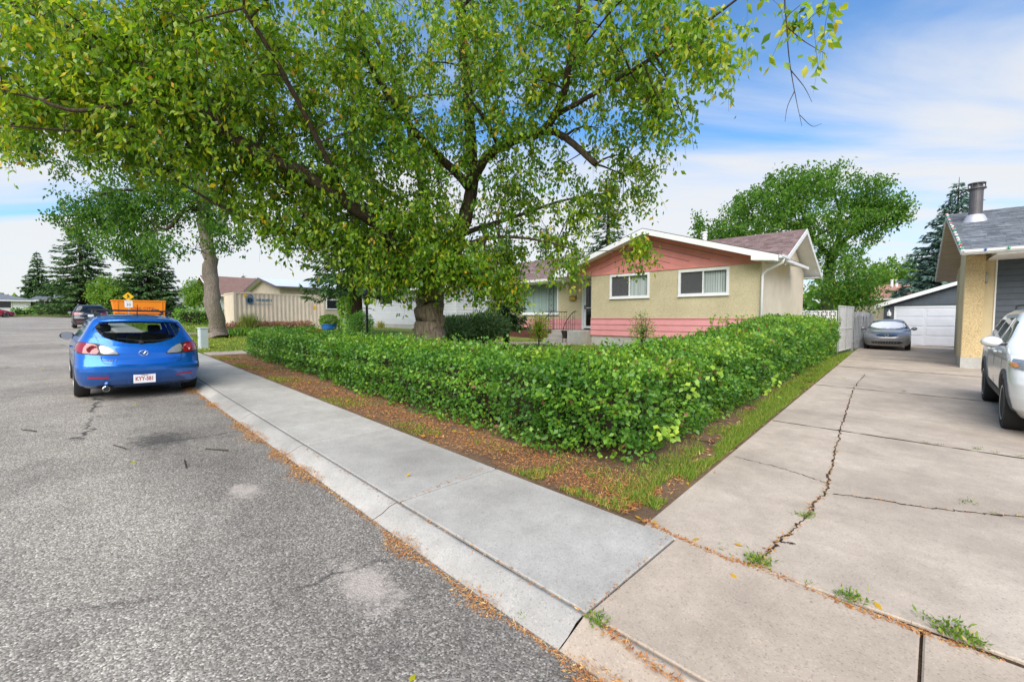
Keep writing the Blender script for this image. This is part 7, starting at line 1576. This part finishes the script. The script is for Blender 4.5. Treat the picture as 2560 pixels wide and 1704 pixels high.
# dry debris swept along the kerb, needles and leaves on the soil
def slivers(P, L, W, t, flat=.25):
    n = len(P); D = np.stack([RNG.normal(0, 1, n), RNG.normal(0, 1, n), RNG.normal(0, flat, n)], 1); N = np.stack([RNG.normal(0, .4, n), RNG.normal(0, .4, n), np.ones(n)], 1); return leaf_cloud(P, D, N, L, W, t, False)
parts = []; n = 26000; y = RNG.uniform(-.9, 12.5, n); wdt = np.clip(.035 + .05 * (np.sin(y * 3.1) + np.sin(y * 7.3 + 1) + np.sin(y * 1.3 + .5)), .012, .14)
k = RNG.random(n) < np.clip(wdt / .09, .22, 1); y = y[k]; wdt = wdt[k]; n = len(y); off = RNG.normal(0, 1, n) * wdt * .55; x = 1.628 + np.array([dxk(v) for v in y]) - .01 - wdt * .35 + off; zr = np.array([road_z(a, b) for a, b in zip(x, y)])
zk = np.where(x > 1.63 + np.array([dxk(v) for v in y]), .02, 0); P = np.stack([x, y, zr + .004 + zk + np.clip(wdt - np.abs(off), 0, .1) * .35 * RNG.random(n)], 1); parts.append(slivers(P, RNG.uniform(.012, .042, n), RNG.uniform(.002, .007, n), np.clip(RNG.normal(.58, .24, n), 0, 1)))
n = 26000; y = 1.7 + 15 * RNG.random(n) ** 1.4; x = 3.03 + np.array([dxk(v) for v in y]) + np.abs(RNG.normal(.42, .28, n)); k = wob(x * 3.1, y * 2.2, x) > -.55; x, y = x[k], y[k]; P = np.stack([x, y, np.array([ground_z(a, b) for a, b in zip(x, y)]) + .008 + RNG.random(len(x)) * .012], 1)
parts.append(slivers(P, RNG.uniform(.02, .06, len(x)), RNG.uniform(.003, .008, len(x)), np.clip(RNG.normal(.42, .22, len(x)), 0, 1)))
n = 2600; xx = RNG.uniform(3.2, 14, n); y = np.array([dv(a, 1.56)[1] for a in xx]) + np.abs(RNG.normal(.18, .2, n)); P = np.stack([xx, y, np.array([gz(b) for b in y]) + .004], 1); parts.append(slivers(P, RNG.uniform(.02, .07, n), RNG.uniform(.005, .016, n), np.clip(RNG.normal(.6, .22, n), 0, 1)))
for pts, m in ((CRK, 420), (C2, 60), ([gpt(1480, 1195), gpt(1560, 1235), gpt(1660, 1280), gpt(1750, 1305)], 420), ([gpt(1750, 1305), gpt(1960, 1395), gpt(2100, 1445), gpt(2300, 1515)], 420), ([gpt(1345, 1412), gpt(1440, 1330), gpt(1532, 1236)], 60), ([gpt(1375, 1435), gpt(1560, 1568)], 160), ([gpt(690, 1025), gpt(1345, 1410)], 160), ([gpt(915, 1155), gpt(1110, 1076)], 50)):
    q = np.array(pts); seg = RNG.integers(0, len(q) - 1, m); f = RNG.random((m, 1)); P = q[seg] * (1 - f) + q[seg + 1] * f + RNG.normal(0, .012, (m, 3)) * [1, 1, 0]; P[:, 2] = [gz(b) + .003 for b in P[:, 1]]; parts.append(slivers(P, RNG.uniform(.012, .045, m), RNG.uniform(.003, .010, m), np.clip(RNG.normal(.5, .22, m), 0, 1)))
V, F, t = cat(parts); o = np_obj('litter', V, F, 'litter', t); tag(o, 'dry brown needles and debris along kerb and under the hedge', None, None, 'stuff')
# fallen leaves
parts = []; n = 240; y = RNG.uniform(18.5, 31, n); x = 3.1 + np.array([dxk(v) for v in y]) + 6 * RNG.random(n); P = np.stack([x, y, np.array([ground_z(a, b) for a, b in zip(x, y)]) + .05], 1); parts.append(slivers(P, RNG.uniform(.08, .14, n), RNG.uniform(.05, .08, n), np.clip(RNG.normal(.92, .05, n), 0, 1), .4))
n = 130; y = 1.9 + 14.5 * RNG.random(n); x = 3.0 + np.array([dxk(v) for v in y]) + np.abs(RNG.normal(.35, .25, n)); P = np.stack([x, y, np.array([ground_z(a, b) for a, b in zip(x, y)]) + .012], 1); parts.append(slivers(P, RNG.uniform(.05, .09, n), RNG.uniform(.025, .045, n), np.clip(RNG.normal(.93, .06, n), 0, 1), .3))
n = 34; y = RNG.uniform(-3, 22, n); x = RNG.uniform(-3.5, 1.4, n); P = np.stack([x, y, np.array([road_z(a, b) for a, b in zip(x, y)]) + .006], 1); parts.append(slivers(P, RNG.uniform(.04, .08, n), RNG.uniform(.02, .035, n), np.clip(RNG.normal(.8, .12, n), 0, 1), .15))
for x, y in ((1460, 1187), (1480, 1197), (1645, 1085), (1710, 1258), (2010, 1385), (935, 1098), (1680, 1320), (1610, 1240), (1510, 1210), (1580, 1110)): c = gpt(x, y); parts.append(slivers(np.array([[c[0], c[1], c[2] + .01]]), .065, .028, np.array([.95]), .6))
V, F, t = cat(parts); o = np_obj('fallen_leaves', V, F, 'leaf_tree', t); tag(o, 'yellow fallen leaves scattered on the grass, soil and pavement', None, None, 'stuff')
# dark twigs on the asphalt
for i, (x, y, a) in enumerate(((60, 983, .3), (270, 1017, .5), (490, 1022, .2), (425, 1052, .9), (1048, 1008, 0))):
    c = gpt(x, y)[:2]
    if i == 4: continue
    MB().tube([(c[0] + k * .10 * math.cos(a + .785), c[1] - k * .10 * math.sin(a + .785), road_z(c[0], c[1]) + .008 + .004 * (k % 2)) for k in range(-1, 3)], .006, 5).build('twig', 'juniper_wood'); tw = bpy.context.scene.objects[-1] if False else None
for o in [o for o in COL.objects if o.name.startswith('twig') and not o.name.startswith('twig_core')]: tag(o, None, 'twig', 'twigs on the street')
for o, l in zip([o for o in COL.objects if o.name.startswith('twig') and not o.name.startswith('twig_core')], ('small dark twig on the asphalt left of the blue car', 'small dark twig on the asphalt behind the exhaust of the blue car', 'small dark twig on the asphalt just right of the oil stain', 'small dark twig on the asphalt below the oil stain')): o['label'] = l
